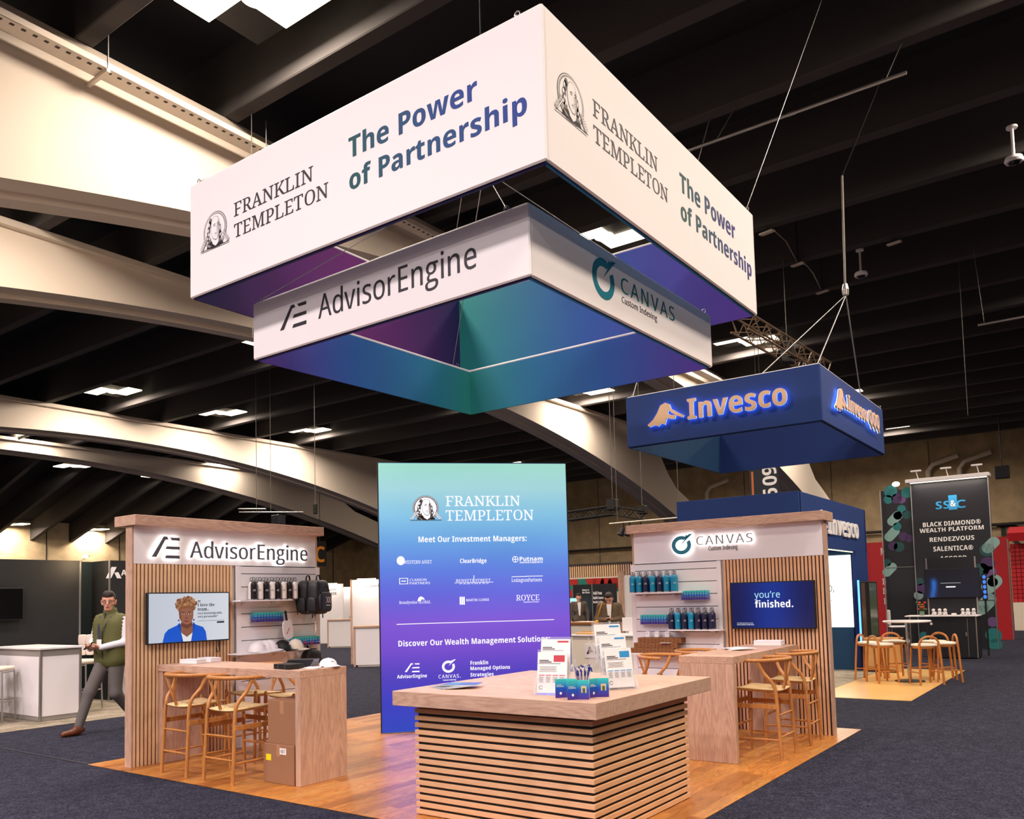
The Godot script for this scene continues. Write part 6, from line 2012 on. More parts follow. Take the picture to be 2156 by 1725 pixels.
	for k in 12:
		var a := TAU * k / 12.0 * 1.618
		var tip := Vector3(cos(a) * 0.1 * (0.4 + 0.6 * (k % 3) / 2.0), 0.15 + 0.05 * (k % 4), sin(a) * 0.08)
		put(fv, "stem", MB.new().tube([Vector3(0, 0.06, 0), tip], 0.005, 5), flat(srgb(54, 92, 46), 0.6))
		put(fv, "bloom", MB.new().ball(tip, Vector3(0.03, 0.022, 0.03), 7, 5), flat([srgb(222, 84, 30), srgb(206, 60, 40), srgb(60, 104, 50)][k % 3], 0.6))
	var ch := thing("white_chair", "white plastic bar chair on chrome legs beside the dotted panel", "chair", Vector3(-4.1, 0.0, -20.6), 1.9)
	put(ch, "seat", boxm(Vector3(0.4, 0.04, 0.38), 0.015, Vector3(0, 0.74, 0)), M.white_gloss)
	put(ch, "backrest", boxm(Vector3(0.38, 0.34, 0.025), 0.01, Vector3(0, 0.95, -0.19)), M.white_gloss)
	for s in [-1.0, 1.0]:
		for z in [-0.16, 0.17]:
			put(ch, "leg", MB.new().tube([Vector3(s * 0.2, 0, z * 1.2), Vector3(s * 0.17, 0.73, z)], 0.012, 6), M.chrome)
	put(ch, "foot_rail", MB.new().tube([Vector3(-0.19, 0.28, 0.19), Vector3(0.19, 0.28, 0.19)], 0.01, 6), M.chrome)
	# red booths
	var r := thing("red_wall", "tall red booth wall with white words behind the dotted panel", "booth wall", Vector3(-6.82, 0, -30.0))
	put(r, "panel", boxm(Vector3(1.7, 3.17, 0.15), 0.0, Vector3(0.85, 1.585, -0.08)), M.red)
	put(r, "edge", boxm(Vector3(0.05, 3.17, 0.17), 0.0, Vector3(0.0, 1.585, -0.08)), M.red)
	for w in [["Mo", 1855, 1170, 1874, 1154], ["Inv", 1858, 1231, 1880, 1219], ["Inv", 1859, 1251, 1882, 1239], ["Inv", 1861, 1272, 1884, 1260]]:
		ptext(r, w[0], "sans", M.text_white, 0.002, w[1], w[2], w[3], w[4])
	r = thing("red_wall", "plain red upright slab right of the black sign tower", "booth wall", Vector3(-2.98, 0, -29.0))
	put(r, "slab", boxm(Vector3(0.7, 3.08, 0.5), 0.0, Vector3(0, 1.54, -0.25)), M.red)
	put(r, "silver_edge", boxm(Vector3(0.03, 3.0, 0.03), 0.0, Vector3(0.36, 1.5, 0.0)), M.steel)
	var g := thing("red_grid_wall", "bright red grid wall over a pale cabinet with a sloped red awning", "booth wall", Vector3(-3.1, 0, -35.0))
	put(g, "backing", boxm(Vector3(3.0, 2.1, 0.1), 0.0, Vector3(1.5, 2.05, -0.07)), flat(srgb(120, 14, 26), 0.6))
	var tile := boxm(Vector3(0.135, 0.135, 0.03), 0.006).mesh()
	for i in 8:
		for j in 14:
			put(g, "tile", tile, M.red, Vector3(0.08 + 0.15 * i, 1.08 + 0.15 * j, 0.0))
	put(g, "base_cabinet", boxm(Vector3(3.0, 1.0, 0.3), 0.0, Vector3(1.5, 0.5, -0.05)), M.cream)
	put(g, "awning", boxm(Vector3(3.2, 0.3, 0.9), 0.0), M.red, Vector3(1.6, 3.45, 0.2), Vector3(0.3, 0, 0))
	put(g, "awning_edge", boxm(Vector3(3.2, 0.05, 0.05), 0.0, Vector3(1.6, 3.2, 0.55)), M.cream)
	g = thing("loudspeaker", "dark box loudspeaker hanging high before the beige wall right of the tower", "speaker", on_z(2110, 995, -50.0))
	put(g, "cabinet", boxm(Vector3(0.65, 0.65, 0.5), 0.03), M.navy_black)
	put(g, "hanger", MB.new().tube([Vector3(0, 0.3, 0), Vector3(0, 11.74 - g.position.y, 0)], 0.03, 5), M.black)
	g = thing("loudspeaker", "dark box loudspeaker hanging before the wall between the arch legs", "speaker", on_z(1380, 1063, -48.0))
	put(g, "cabinet", boxm(Vector3(0.5, 0.7, 0.4), 0.03), M.navy_black)
	put(g, "hanger", MB.new().tube([Vector3(0, 0.3, 0), Vector3(0, 11.74 - g.position.y, 0)], 0.03, 5), M.black)

# ---------- things between and beyond ----------
func far_things() -> void:
	var n := thing("hall_banner", "dark vertical hall banner with large sideways white digits", "banner", on_z(1580, 1060, -26.0))
	var w := on_z(1642, 1060, -26.0).x - n.position.x
	put(n, "cloth", boxm(Vector3(w, 1.6, 0.03), 0.0, Vector3(w / 2, 0.8, -0.02)), flat(srgb(22, 30, 44), 0.7))
	put(n, "digits", letters("60", "sansbold", 0.62, 0.46, 0.01), M.text_white, Vector3(0.42, 1.13, 0.0), Vector3(0, 0, -PI / 2))
	put(n, "digits", letters("9", "sansbold", 0.3, 0.46, 0.01), M.text_white, Vector3(0.42, 0.42, 0.0), Vector3(0, 0, -PI / 2))
	put(n, "orange_bar", boxm(Vector3(0.07, 0.9, 0.006), 0.0, Vector3(0.1, 0.55, 0.0)), flat(srgb(196, 104, 54), 0.6))
	put(n, "hanger", MB.new().tube([Vector3(w / 2, 1.6, 0), Vector3(w / 2, 11.74 - n.position.y, 0)], 0.01, 5), M.cable)
	n = thing("zone_sign", "black hanging zone sign with an orange letter C", "sign", on_x(660, 1192, -40.0), PI / 2)
	var a := lp(n, 687, 1140, 0.0)
	put(n, "board", boxm(Vector3(a.x, a.y, 0.05), 0.0, Vector3(a.x / 2, a.y / 2, -0.03)), M.black)
	ptext(n, "C", "sansbold", flat(srgb(226, 140, 22), 0.6), 0.001, 664, 1184, 684, 1150, 0.006)
	put(n, "hanger", MB.new().tube([Vector3(a.x / 2, a.y, 0), Vector3(a.x / 2, 11.74 - n.position.y, 0)], 0.02, 5), M.black)
	# kiosks seen between the display wall and the banner
	for k in 3:
		var at: Vector3 = [on_y(695, 1355, 0), on_y(733, 1345, 0), on_y(776, 1398, 0)][k]
		var t := thing("kiosk", ["white kiosk panel with dark two line lettering under a strip light", "white kiosk panel with faint lettering between two kiosks", "white kiosk panel with dark lettering close to the banner edge"][k], "kiosk", at, 0.62, "white kiosks along the far aisle")
		var wd: float = [1.1, 0.85, 0.8][k]
		var ht: float = [2.35, 2.25, 2.18][k]
		put(t, "panel", boxm(Vector3(wd, ht, 0.06), 0.003, Vector3(0, ht / 2, 0)), M.white)
		put(t, "side_edge", boxm(Vector3(0.05, ht + 0.02, 0.1), 0.003, Vector3(-wd / 2 - 0.02, ht / 2, 0)), M.oak_y)
		put(t, "strip_light", boxm(Vector3(wd * 0.6, 0.02, 0.04), 0.0, Vector3(0, ht + 0.02, 0.12)), glow(Color(1, 0.95, 0.88), 5.0))
		put(t, "light_bracket", boxm(Vector3(0.03, 0.02, 0.14), 0.0, Vector3(0, ht + 0.005, 0.06)), M.black)
		var om := AreaLight3D.new()
		om.name = "kiosk_lamp_light"
		om.area_size = Vector2(wd * 0.6, 0.05)
		om.area_normalize_energy = true
		om.light_color = Color(1, 0.94, 0.86)
		om.light_energy = 0.9
		om.shadow_enabled = true
		om.area_range = 12.0
		om.transform = t.transform * Transform3D(Basis.from_euler(Vector3(-PI / 2 + 0.25, 0, 0)), Vector3(0, ht, 0.13))
		add_child(om, true)
		if k == 0:
			ptext(t, "SNAPPY", "sansbold", M.ink, 0.032, 686, 1245, 708, 1240)
			ptext(t, "KRAKEN", "sansbold", M.ink, 0.032, 686, 1253, 708, 1247)
		elif k == 1:
			ptext(t, "aidn", "sansbold", M.steel, 0.032, 719, 1247, 727, 1242)
		else:
			ptext(t, "trust&will", "sansbold", M.groove, 0.032, 765, 1237, 799, 1229)
	for k in 2:
		var at: Vector3 = [on_y(722, 1364, 0), on_y(790, 1404, 0)][k]
		var t := thing("kiosk_counter", ["white kiosk counter with a brown wood rim and stepped edge", "white kiosk counter with a brown wood rim and small door lock"][k], "counter", at + Vector3(-0.2, 0, -0.25), 0.62, "white kiosk counters")
		var wd: float = [1.0, 0.95][k]
		put(t, "body", boxm(Vector3(wd, 0.92, 0.55), 0.003, Vector3(0, 0.5, 0)), M.white)
		put(t, "plinth", boxm(Vector3(wd - 0.1, 0.05, 0.5), 0.0, Vector3(0, 0.025, 0)), M.cream)
		put(t, "wood_top", boxm(Vector3(wd + 0.08, 0.05, 0.62), 0.003, Vector3(0, 0.985, 0)), M.oak_x)
		put(t, "wood_edge", boxm(Vector3(0.05, 0.96, 0.58), 0.003, Vector3(-wd / 2 - 0.02, 0.48, 0)), M.oak_y)
		if k == 1:
			put(t, "door_lock", MB.new().ball(Vector3(0.33, 0.42, 0.29), Vector3(0.03, 0.03, 0.02), 8, 6), M.chrome)
			put(t, "keys", boxm(Vector3(0.012, 0.08, 0.006), 0.0, Vector3(0.26, 0.37, 0.29)), M.steel)
		else:
			put(t, "cable_loop", MB.new().tube(smooth_path([Vector3(0.2, 1.01, 0), Vector3(0.22, 1.09, 0), Vector3(0.27, 1.09, 0), Vector3(0.27, 1.02, 0)], 3), 0.01, 5), M.black)
			put(t, "white_stand", MB.new().tube([Vector3(-0.15, 1.01, 0), Vector3(-0.1, 1.12, 0)], [0.02, 0.01], 6), M.white)
	# the booth with lanterns seen between banner and shelves
	n = thing("slat_canopy", "wooden slatted canopy over a booth at the far end", "canopy", Vector3(-17.0, 2.32, -27.0))
	put(n, "beam", boxm(Vector3(3.3, 0.06, 0.3), 0.0, Vector3(1.6, 0.47, -0.1)), M.groove)
	put(n, "lit_rail", boxm(Vector3(3.2, 0.05, 0.1), 0.0, Vector3(1.6, -0.03, -0.05)), M.cream)
	var sl := boxm(Vector3(0.05, 0.45, 0.04), 0.0).mesh()
	for k in 34:
		put(n, "slat", sl, M.slat_y if k < 24 else M.oak_y, Vector3(0.03 + 0.095 * k, 0.22, 0))
	put(n, "back_board", boxm(Vector3(3.2, 0.44, 0.02), 0.0, Vector3(1.6, 0.22, -0.05)), M.groove)
	for x in [0.0, 3.2]:
		put(n, "post", boxm(Vector3(0.1, 2.32, 0.1), 0.0, Vector3(x, -1.16, -0.1)), M.oak_y)
	n = thing("mural_wall", "teal mural wall with a row of red paper lantern pictures", "mural", Vector3(-18.3, 0.0, -29.0))
	put(n, "panel", boxm(Vector3(3.4, 2.35, 0.1), 0.0, Vector3(1.7, 1.175, -0.06)), flat(srgb(44, 140, 122), 0.7))
	for q in [[1208, 1226, 0.2], [1222, 1240, 0.14], [1245, 1222, 0.24], [1260, 1226, 0.26], [1276, 1228, 0.26], [1292, 1228, 0.26], [1308, 1230, 0.26], [1203, 1250, 0.16]]:
		put(n, "printed_lantern", MB.new().flatpoly(ellipse(0, 0, q[2], q[2] * 0.9, 20), 0.0), flat(srgb(206, 44, 36), 0.6), lp(n, q[0], q[1], 0.002))
	put(n, "lettering", letters("ny", "serifbold", 0.7, 0.6, 0.004), M.cream, lp(n, 1297, 1278, 0.002))
	for k in 2:
		n = thing("pull_up_banner", ["black banner with white words about trust beside the mural", "black banner with small white heading left of the worded one"][k], "banner", Vector3([-14.06, -15.0][k], 0, [-24.0, -24.3][k]))
		put(n, "cloth", boxm(Vector3(0.88, 2.0, 0.03), 0.0, Vector3(0.44, 1.0, 0)), M.navy_black)
		put(n, "edge_post", boxm(Vector3(0.04, 2.02, 0.05), 0.0, Vector3(-0.02, 1.01, 0)), M.steel)
		if k == 0:
			for q in [["Build Trust.", 1249, 1252.5, 1268, 1246], ["Build Connec", 1249, 1262, 1271, 1256], ["Build A Hap", 1249, 1272, 1271, 1265.5]]:
				ptext(n, q[0], "serifbold", M.text_white, 0.017, q[1], q[2], q[3], q[4])
		else:
			ptext(n, "Power to\nthe Client", "serifbold", M.text_white, 0.017, 1226, 1250, 1242, 1241)
	for k in 2:
		n = thing("wood_partition", ["brown wood post frame with a white panel between", "brown wood frame with shelf beside the bottle shelves"][k], "frame", Vector3([-10.85, -10.0][k], 0, [-20.0, -18.5][k]))
		put(n, "post", boxm(Vector3(0.1, 2.2, 0.1), 0.0, Vector3(0, 1.1, 0)), M.oak_y)
		put(n, "white_panel", boxm(Vector3(0.42, 2.1, 0.03), 0.0, Vector3(0.26, 1.05, -0.02)), M.white)
		put(n, "cross_rail", boxm(Vector3(0.5, 0.06, 0.1), 0.0, Vector3(0.25, 0.95, 0.02)), M.oak_x)
	n = thing("booth_desk", "pale wood desk behind the man reading his phone", "desk", Vector3(-11.3, 0, -19.0))
	put(n, "body", boxm(Vector3(1.9, 0.86, 0.5), 0.0, Vector3(0, 0.43, 0)), M.cream)
	put(n, "top", boxm(Vector3(2.0, 0.06, 0.6), 0.0, Vector3(0, 0.9, 0)), flat(srgb(150, 96, 52), 0.5))
	n = thing("lounge_chair", "white shell lounge chair behind the pale counter", "chair", Vector3(-8.9, 0, -17.3), 0.4)
	put(n, "shell", soft_box(Vector3(0.3, 0.22, 0.28), 0.6, 9, Vector3(0, 0.62, 0)), M.white)
	put(n, "headrest", soft_box(Vector3(0.12, 0.08, 0.06), 0.6, 8, Vector3(0, 0.9, -0.2)), M.white)
	for s in [-1.0, 1.0]:
		for z in [-0.2, 0.2]:
			put(n, "leg", MB.new().tube([Vector3(s * 0.22, 0, z), Vector3(s * 0.18, 0.45, z * 0.8)], 0.015, 6), M.oak_y)
	n = thing("side_desk", "dark blue draped side desk beside the far standing man", "desk", Vector3(-13.3, 0, -22.2))
	put(n, "drape", boxm(Vector3(0.6, 0.8, 0.5), 0.01, Vector3(0, 0.4, 0)), flat(srgb(24, 30, 66), 0.8))
	put(n, "top", boxm(Vector3(0.64, 0.03, 0.54), 0.004, Vector3(0, 0.82, 0)), M.white)
	n = thing("glow_screen", "small pale cyan lit screen at the banner edge", "screen", Vector3(-14.75, 1.05, -23.9))
	put(n, "screen", boxm(Vector3(0.3, 0.5, 0.03), 0.003, Vector3(0, 0.25, 0)), glow(Color(0.7, 1.0, 1.0), 1.2))
	put(n, "stand", boxm(Vector3(0.05, 1.05, 0.03), 0.0, Vector3(0, -0.525, 0)), M.black)

# ---------- people: a smooth field of tapered bones, meshed as surface nets ----------
func field_mesh(bones: Array, cell: float, k: float, inflate := 0.0) -> MB:
	# bone: [a, b, radius at a, radius at b, colour]
	var lo := Vector3(1e9, 1e9, 1e9)
	var hi := -lo
	for q in bones:
		var r: float = maxf(q[2], q[3]) + inflate + 3.0 * cell
		for p in [q[0], q[1]]:
			lo = lo.min(p - Vector3(r, r, r))
			hi = hi.max(p + Vector3(r, r, r))
	var nx := int((hi.x - lo.x) / cell) + 2
	var ny := int((hi.y - lo.y) / cell) + 2
	var nz := int((hi.z - lo.z) / cell) + 2
	var f := PackedFloat32Array()
	f.resize(nx * ny * nz)
	var best := PackedFloat32Array()
	best.resize(nx * ny * nz)
	best.fill(1e9)
	var own := PackedByteArray()
	own.resize(nx * ny * nz)
	for bi in bones.size():
		var q: Array = bones[bi]
		var a: Vector3 = q[0]
		var b: Vector3 = q[1]
		var ra: float = q[2] + inflate
		var rb: float = q[3] + inflate
		var ba := b - a
		var bb := maxf(ba.dot(ba), 1e-9)
		var m := maxf(ra, rb) + 3.5 * k + cell
		var l := ((a.min(b) - Vector3(m, m, m) - lo) / cell).floor()
		var h := ((a.max(b) + Vector3(m, m, m) - lo) / cell).ceil()
		for z in range(maxi(0, int(l.z)), mini(nz, int(h.z) + 1)):
			for y in range(maxi(0, int(l.y)), mini(ny, int(h.y) + 1)):
				var row := (z * ny + y) * nx
				for x in range(maxi(0, int(l.x)), mini(nx, int(h.x) + 1)):
					var pa := lo + Vector3(x, y, z) * cell - a
					var t := clampf(pa.dot(ba) / bb, 0.0, 1.0)
					var d := (pa - ba * t).length() - (ra + (rb - ra) * t)
					if d < 3.5 * k + cell:
						f[row + x] += exp(-d / k)
						if d < best[row + x]:
							best[row + x] = d
							own[row + x] = bi
	var mb := MB.new()
	var id := PackedInt32Array()
	id.resize(nx * ny * nz)
	id.fill(-1)
	var off := [0, 1, nx, nx + 1, nx * ny, nx * ny + 1, nx * ny + nx, nx * ny + nx + 1]
	var edges := [[0, 1], [2, 3], [4, 5], [6, 7], [0, 2], [1, 3], [4, 6], [5, 7], [0, 4], [1, 5], [2, 6], [3, 7]]
	for z in nz - 1:
		for y in ny - 1:
			for x in nx - 1:
				var i := (z * ny + y) * nx + x
				var mask := 0
				for c in 8:
					if f[i + off[c]] > 1.0:
						mask |= 1 << c
				if mask == 0 or mask == 255:
					continue
				var sum := Vector3.ZERO
				var n := 0
				for e in edges:
					var in0 = (mask >> e[0]) & 1
					if in0 == (mask >> e[1]) & 1:
						continue
					var d0 := -log(maxf(f[i + off[e[0]]], 1e-6))
					var d1 := -log(maxf(f[i + off[e[1]]], 1e-6))
					var t := d0 / (d0 - d1)
					var p0 := Vector3(e[0] & 1, (e[0] >> 1) & 1, (e[0] >> 2) & 1)
					var p1 := Vector3(e[1] & 1, (e[1] >> 1) & 1, (e[1] >> 2) & 1)
					sum += p0.lerp(p1, t)
					n += 1
				var near := 0
				for c in range(1, 8):
					if best[i + off[c]] < best[i + off[near]]:
						near = c
				mb.col = bones[own[i + off[near]]][4]
				id[i] = mb.v.size()
				mb.v.append(lo + (Vector3(x, y, z) + sum / n) * cell)
				mb.n.append(Vector3.ZERO)
				mb.u.append(Vector2.ZERO)
				mb.c.append(mb.col)
	var st := [1, nx, nx * ny]
	for z in range(1, nz - 1):
		for y in range(1, ny - 1):
			for x in range(1, nx - 1):
				var i := (z * ny + y) * nx + x
				for ax in 3:
					var s0 := f[i] > 1.0
					if s0 == (f[i + st[ax]] > 1.0):
						continue
					var u: int = st[(ax + 1) % 3]
					var w: int = st[(ax + 2) % 3]
					var a := id[i - u - w]
					var b := id[i - w]
					var c := id[i]
					var d := id[i - u]
					if a < 0 or b < 0 or c < 0 or d < 0:
						continue
					var nn := (mb.v[b] - mb.v[a]).cross(mb.v[d] - mb.v[a])
					var dir := Vector3.ZERO
					dir[ax] = 1.0 if s0 else -1.0
					nn = nn if nn.dot(dir) > 0.0 else -nn
					for vi in [a, b, c, d]:
						mb.n[vi] += nn
					for tri in [[a, b, c], [a, c, d]]:
						var g := (mb.v[tri[2]] - mb.v[tri[0]]).cross(mb.v[tri[1]] - mb.v[tri[0]])
						if g.dot(dir) < 0.0:
							mb.ix.append_array([tri[0], tri[2], tri[1]])
						else:
							mb.ix.append_array(tri)
	for i in mb.n.size():
		mb.n[i] = mb.n[i].normalized()
	return mb

func hand_bones(wrist: Vector3, dir: Vector3, palm: Vector3, thumb_side: Vector3, curl: float, skin: Color) -> Array:
	# palm and five fingers; palm is the way the palm faces
	var r := []
	var across := thumb_side.normalized()
	var knuckle := wrist + dir * 0.085
	for k in 4:
		var o := across * (0.03 - 0.02 * k)
		r.append([wrist + o * 0.6, knuckle + o, 0.016, 0.0135, skin])
		var ln: float = [0.07, 0.078, 0.072, 0.056][k]
		var p0 := knuckle + o
		var d1 := (dir * cos(curl * 0.5) + palm * sin(curl * 0.5)).normalized()
		var d2 := (dir * cos(curl * 1.2) + palm * sin(curl * 1.2)).normalized()
		var d3 := (dir * cos(curl * 1.8) + palm * sin(curl * 1.8)).normalized()
		var p1 := p0 + d1 * ln * 0.45
		var p2 := p1 + d2 * ln * 0.32
		var p3 := p2 + d3 * ln * 0.25
		r.append([p0, p1, 0.0095, 0.0088, skin])
		r.append([p1, p2, 0.0088, 0.008, skin])
		r.append([p2, p3, 0.008, 0.007, skin])
	var t0 := wrist + dir * 0.025 + across * 0.028
	var t1 := t0 + (dir * 0.6 + across * 0.6 + palm * 0.35).normalized() * 0.042
	var t2 := t1 + (dir * 0.8 + across * 0.1 + palm * 0.5).normalized() * 0.036
	r.append([t0, t1, 0.014, 0.011, skin])
	r.append([t1, t2, 0.011, 0.0085, skin])
	return r

func head_parts(t: Node3D, at: Vector3, rot: Vector3, skin: Color, hair: Color, glasses: bool, s := 1.0) -> void:
	# head about 23 cm tall, facing +z before it is turned
	var b := Transform3D(Basis.from_euler(rot).scaled(Vector3(s, s, s)), at)
	var q := []
	q.append([Vector3(0, 0.045, -0.018), Vector3(0, 0.05, 0.012), 0.083, 0.08, skin])
	q.append([Vector3(0, -0.02, 0.02), Vector3(0, -0.06, 0.03), 0.066, 0.052, skin])
	q.append([Vector3(-0.018, -0.09, 0.052), Vector3(0.018, -0.09, 0.052), 0.026, 0.026, skin])
	q.append([Vector3(0, 0.02, 0.088), Vector3(0, -0.022, 0.112), 0.009, 0.014, skin])
	q.append([Vector3(-0.04, 0.03, 0.07), Vector3(0.04, 0.03, 0.07), 0.018, 0.018, skin])
	q.append([Vector3(-0.014, -0.055, 0.084), Vector3(0.014, -0.055, 0.084), 0.012, 0.012, skin])
	for e in [-1.0, 1.0]:
		q.append([Vector3(e * 0.082, 0.02, -0.012), Vector3(e * 0.08, -0.025, -0.006), 0.016, 0.011, skin])
		q.append([Vector3(e * 0.045, -0.015, 0.06), Vector3(e * 0.04, -0.02, 0.06), 0.024, 0.022, skin])
	q.append([Vector3(0, -0.06, -0.02), Vector3(0, -0.15, -0.035), 0.056, 0.06, skin])
	var hm := field_mesh(q, 0.0065, 0.008)
	put(t, "head", hm, M.skin, b.origin, Vector3.ZERO).transform = b
	var hq := [[Vector3(0, 0.075, -0.035), Vector3(0, 0.09, 0.03), 0.082, 0.066, hair], [Vector3(0, 0.02, -0.05), Vector3(0, -0.03, -0.055), 0.07, 0.05, hair]]
	for e in [-1.0, 1.0]:
		hq.append([Vector3(e * 0.062, 0.06, 0.02), Vector3(e * 0.07, 0.03, -0.02), 0.024, 0.022, hair])
		hq.append([Vector3(e * 0.03, 0.115, 0.06), Vector3(e * 0.03, 0.12, 0.0), 0.026, 0.03, hair])
	put(t, "hair", field_mesh(hq, 0.009, 0.01), M.hair, b.origin).transform = b
	for e in [-1.0, 1.0]:
		put(t, "eye", MB.new().ball(Vector3(e * 0.034, 0.012, 0.085), Vector3(0.011, 0.006, 0.006), 8, 6), M.text_white).transform = b
		put(t, "iris", MB.new().ball(Vector3(e * 0.034, 0.012, 0.0895), Vector3(0.0045, 0.0055, 0.004), 8, 6), M.black).transform = b
		put(t, "eyebrow", MB.new().tube([Vector3(e * 0.018, 0.033, 0.093), Vector3(e * 0.036, 0.037, 0.09), Vector3(e * 0.052, 0.031, 0.08)], 0.0035, 5), M.hair).transform = b
	put(t, "mouth", MB.new().ball(Vector3(0, -0.055, 0.0965), Vector3(0.018, 0.006, 0.005), 10, 6), M.lip).transform = b
	if glasses:
		var g := MB.new()
		for e in [-1.0, 1.0]:
			var pts := []
			for k in 13:
				var a := TAU * k / 12.0
				pts.append(Vector3(e * 0.036 + cos(a) * 0.024, 0.012 + sin(a) * 0.017, 0.1 - 0.01 * absf(e * 0.036 + cos(a) * 0.024) / 0.06))
			g.tube(pts, 0.0026, 5, false)
			g.tube([Vector3(e * 0.06, 0.016, 0.09), Vector3(e * 0.083, 0.018, 0.0)], 0.0022, 5)
		g.tube([Vector3(-0.012, 0.016, 0.101), Vector3(0.012, 0.016, 0.101)], 0.0025, 5)
		put(t, "glasses", g, M.ink).transform = b

func people() -> void:
	M.skin = flat(srgb(206, 148, 122), 0.6)
	M.hair = flat(srgb(44, 32, 26), 0.7)
	M.lip = flat(srgb(120, 60, 56), 0.5)
	var sk := Color.WHITE
	var T := Color.WHITE
	# the walking man, facing the aisle
	var t := thing("person", "walking man in an olive quilted vest and grey trousers holding a phone", "person", Vector3(-10.86, 0.0, -5.92), deg_to_rad(19.0))
	var hipL := Vector3(0.09, 0.93, 0)
	var hipR := Vector3(-0.09, 0.93, 0)
	var kneeR := Vector3(-0.11, 0.52, 0.25)
	var ankR := Vector3(-0.13, 0.11, 0.4)
	var kneeL := Vector3(0.1, 0.49, 0.02)
	var ankL := Vector3(0.09, 0.14, -0.33)
	var shL := Vector3(0.19, 1.45, 0.0)
	var shR := Vector3(-0.19, 1.45, 0.0)
	var elL := Vector3(0.27, 1.16, 0.02)
	var elR := Vector3(-0.26, 1.17, 0.02)
	var wrL := Vector3(0.06, 1.1, 0.23)
	var wrR := Vector3(-0.13, 1.08, 0.22)
	var trunk := [[hipL, hipR, 0.115, 0.115, T], [Vector3(0, 1.0, 0), Vector3(0, 1.2, 0), 0.13, 0.14, T], [Vector3(-0.07, 1.2, 0.01), Vector3(-0.09, 1.38, 0.0), 0.11, 0.11, T], [Vector3(0.07, 1.2, 0.01), Vector3(0.09, 1.38, 0.0), 0.11, 0.11, T], [shL, shR, 0.07, 0.07, T]]
	var legs := [[hipR, kneeR, 0.095, 0.066, T], [kneeR, ankR, 0.064, 0.046, T], [hipL, kneeL, 0.095, 0.066, T], [kneeL, ankL, 0.064, 0.046, T], [hipL, hipR, 0.11, 0.11, T]]
	var arms := [[shL, elL, 0.058, 0.046, T], [elL, wrL, 0.045, 0.032, T], [shR, elR, 0.058, 0.046, T], [elR, wrR, 0.045, 0.032, T]]
	var neck := [[Vector3(0, 1.45, 0.0), Vector3(0, 1.58, 0.03), 0.06, 0.055, T]]
	var hands := hand_bones(wrR, Vector3(0.55, 0.05, 0.6).normalized(), Vector3(0, 0.9, 0.1), Vector3(-0.5, 0.3, 0.7), 0.9, sk)
	hands.append_array(hand_bones(wrL, Vector3(-0.8, 0.0, 0.35).normalized(), Vector3(0, 0.9, 0.3), Vector3(0.2, 0.4, 0.8), 0.9, sk))
	var slim := []
	for q in trunk + legs + arms + neck:
		slim.append([q[0], q[1], q[2] - 0.012, q[3] - 0.012, T])
	put(t, "body", field_mesh(slim, 0.016, 0.012), M.skin)
	put(t, "hands", field_mesh(hands, 0.0055, 0.004), M.skin)
	put(t, "shirt", field_mesh(arms + [[Vector3(0, 1.5, 0.0), Vector3(0, 1.55, 0.02), 0.068, 0.066, T]], 0.012, 0.01, 0.006), flat(srgb(226, 226, 232), 0.8))
	put(t, "trousers", field_mesh(legs, 0.013, 0.014, 0.008), flat(srgb(104, 98, 94), 0.85))
	# quilted vest: horizontal rolls round the trunk
	var olive := flat(srgb(92, 92, 46), 0.7)
	var vest := []
	for k in 11:
		var y := 0.93 + 0.046 * k
		var w := 0.085 + 0.025 * smoothstep(1.0, 1.35, y) - 0.012 * smoothstep(1.36, 1.45, y)
		vest.append([Vector3(-w, y, 0.005), Vector3(w, y, 0.005), 0.132, 0.132, T])
	vest.append([shL + Vector3(-0.03, 0, 0), shR + Vector3(0.03, 0, 0), 0.082, 0.082, T])
	vest.append([Vector3(0, 1.5, 0.0), Vector3(0, 1.555, 0.015), 0.086, 0.082, T])
	var vm := field_mesh(vest, 0.012, 0.006, 0.004)
	for i in vm.v.size():
		var y := vm.v[i].y
		vm.v[i] += vm.n[i] * 0.009 * (absf(sin((y - 0.93) / 0.046 * PI)) - 0.5)
	put(t, "quilted_vest", vm, olive)
	put(t, "zip", MB.new().tube([Vector3(0, 0.95, 0.155), Vector3(0, 1.2, 0.165), Vector3(0, 1.42, 0.13), Vector3(0, 1.55, 0.1)], 0.006, 5), M.groove)
	var brown := flat(srgb(112, 58, 30), 0.4)
	for q in [[ankR, Vector3(-0.13, 0.045, 0.4), Vector3(-0.17, 0.035, 0.6)], [ankL, Vector3(0.09, 0.12, -0.37), Vector3(0.09, 0.035, -0.2)]]:
		put(t, "shoe", field_mesh([[q[1] + Vector3(0, 0.02, -0.05), q[1] + Vector3(0, 0.03, 0.04), 0.042, 0.046, T], [q[1] + Vector3(0, 0.0, 0.02), q[2], 0.044, 0.034, T], [q[0], q[1] + Vector3(0, 0.02, 0), 0.04, 0.045, T]], 0.01, 0.01), brown)
	put(t, "lanyard", MB.new().tube(smooth_path([Vector3(-0.08, 1.53, -0.04), Vector3(-0.09, 1.5, 0.09), Vector3(-0.05, 1.3, 0.172), Vector3(-0.02, 1.2, 0.182), Vector3(0.01, 1.3, 0.178), Vector3(0.09, 1.5, 0.09), Vector3(0.08, 1.53, -0.04)], 4), 0.01, 5, true, 0.3), flat(srgb(50, 62, 120), 0.7))
	put(t, "badge", boxm(Vector3(0.075, 0.1, 0.005), 0.0, Vector3(-0.02, 1.15, 0.186)), M.paper)
	put(t, "chest_label", boxm(Vector3(0.05, 0.016, 0.004), 0.0, Vector3(0.1, 1.36, 0.128)), M.ink)
	head_parts(t, Vector3(0.0, 1.68, 0.045), Vector3(0.02, deg_to_rad(34), 0.02), sk, T, true)
	var ph := thing("phone", "dark phone held in both hands by the walking man", "phone", Vector3.ZERO)
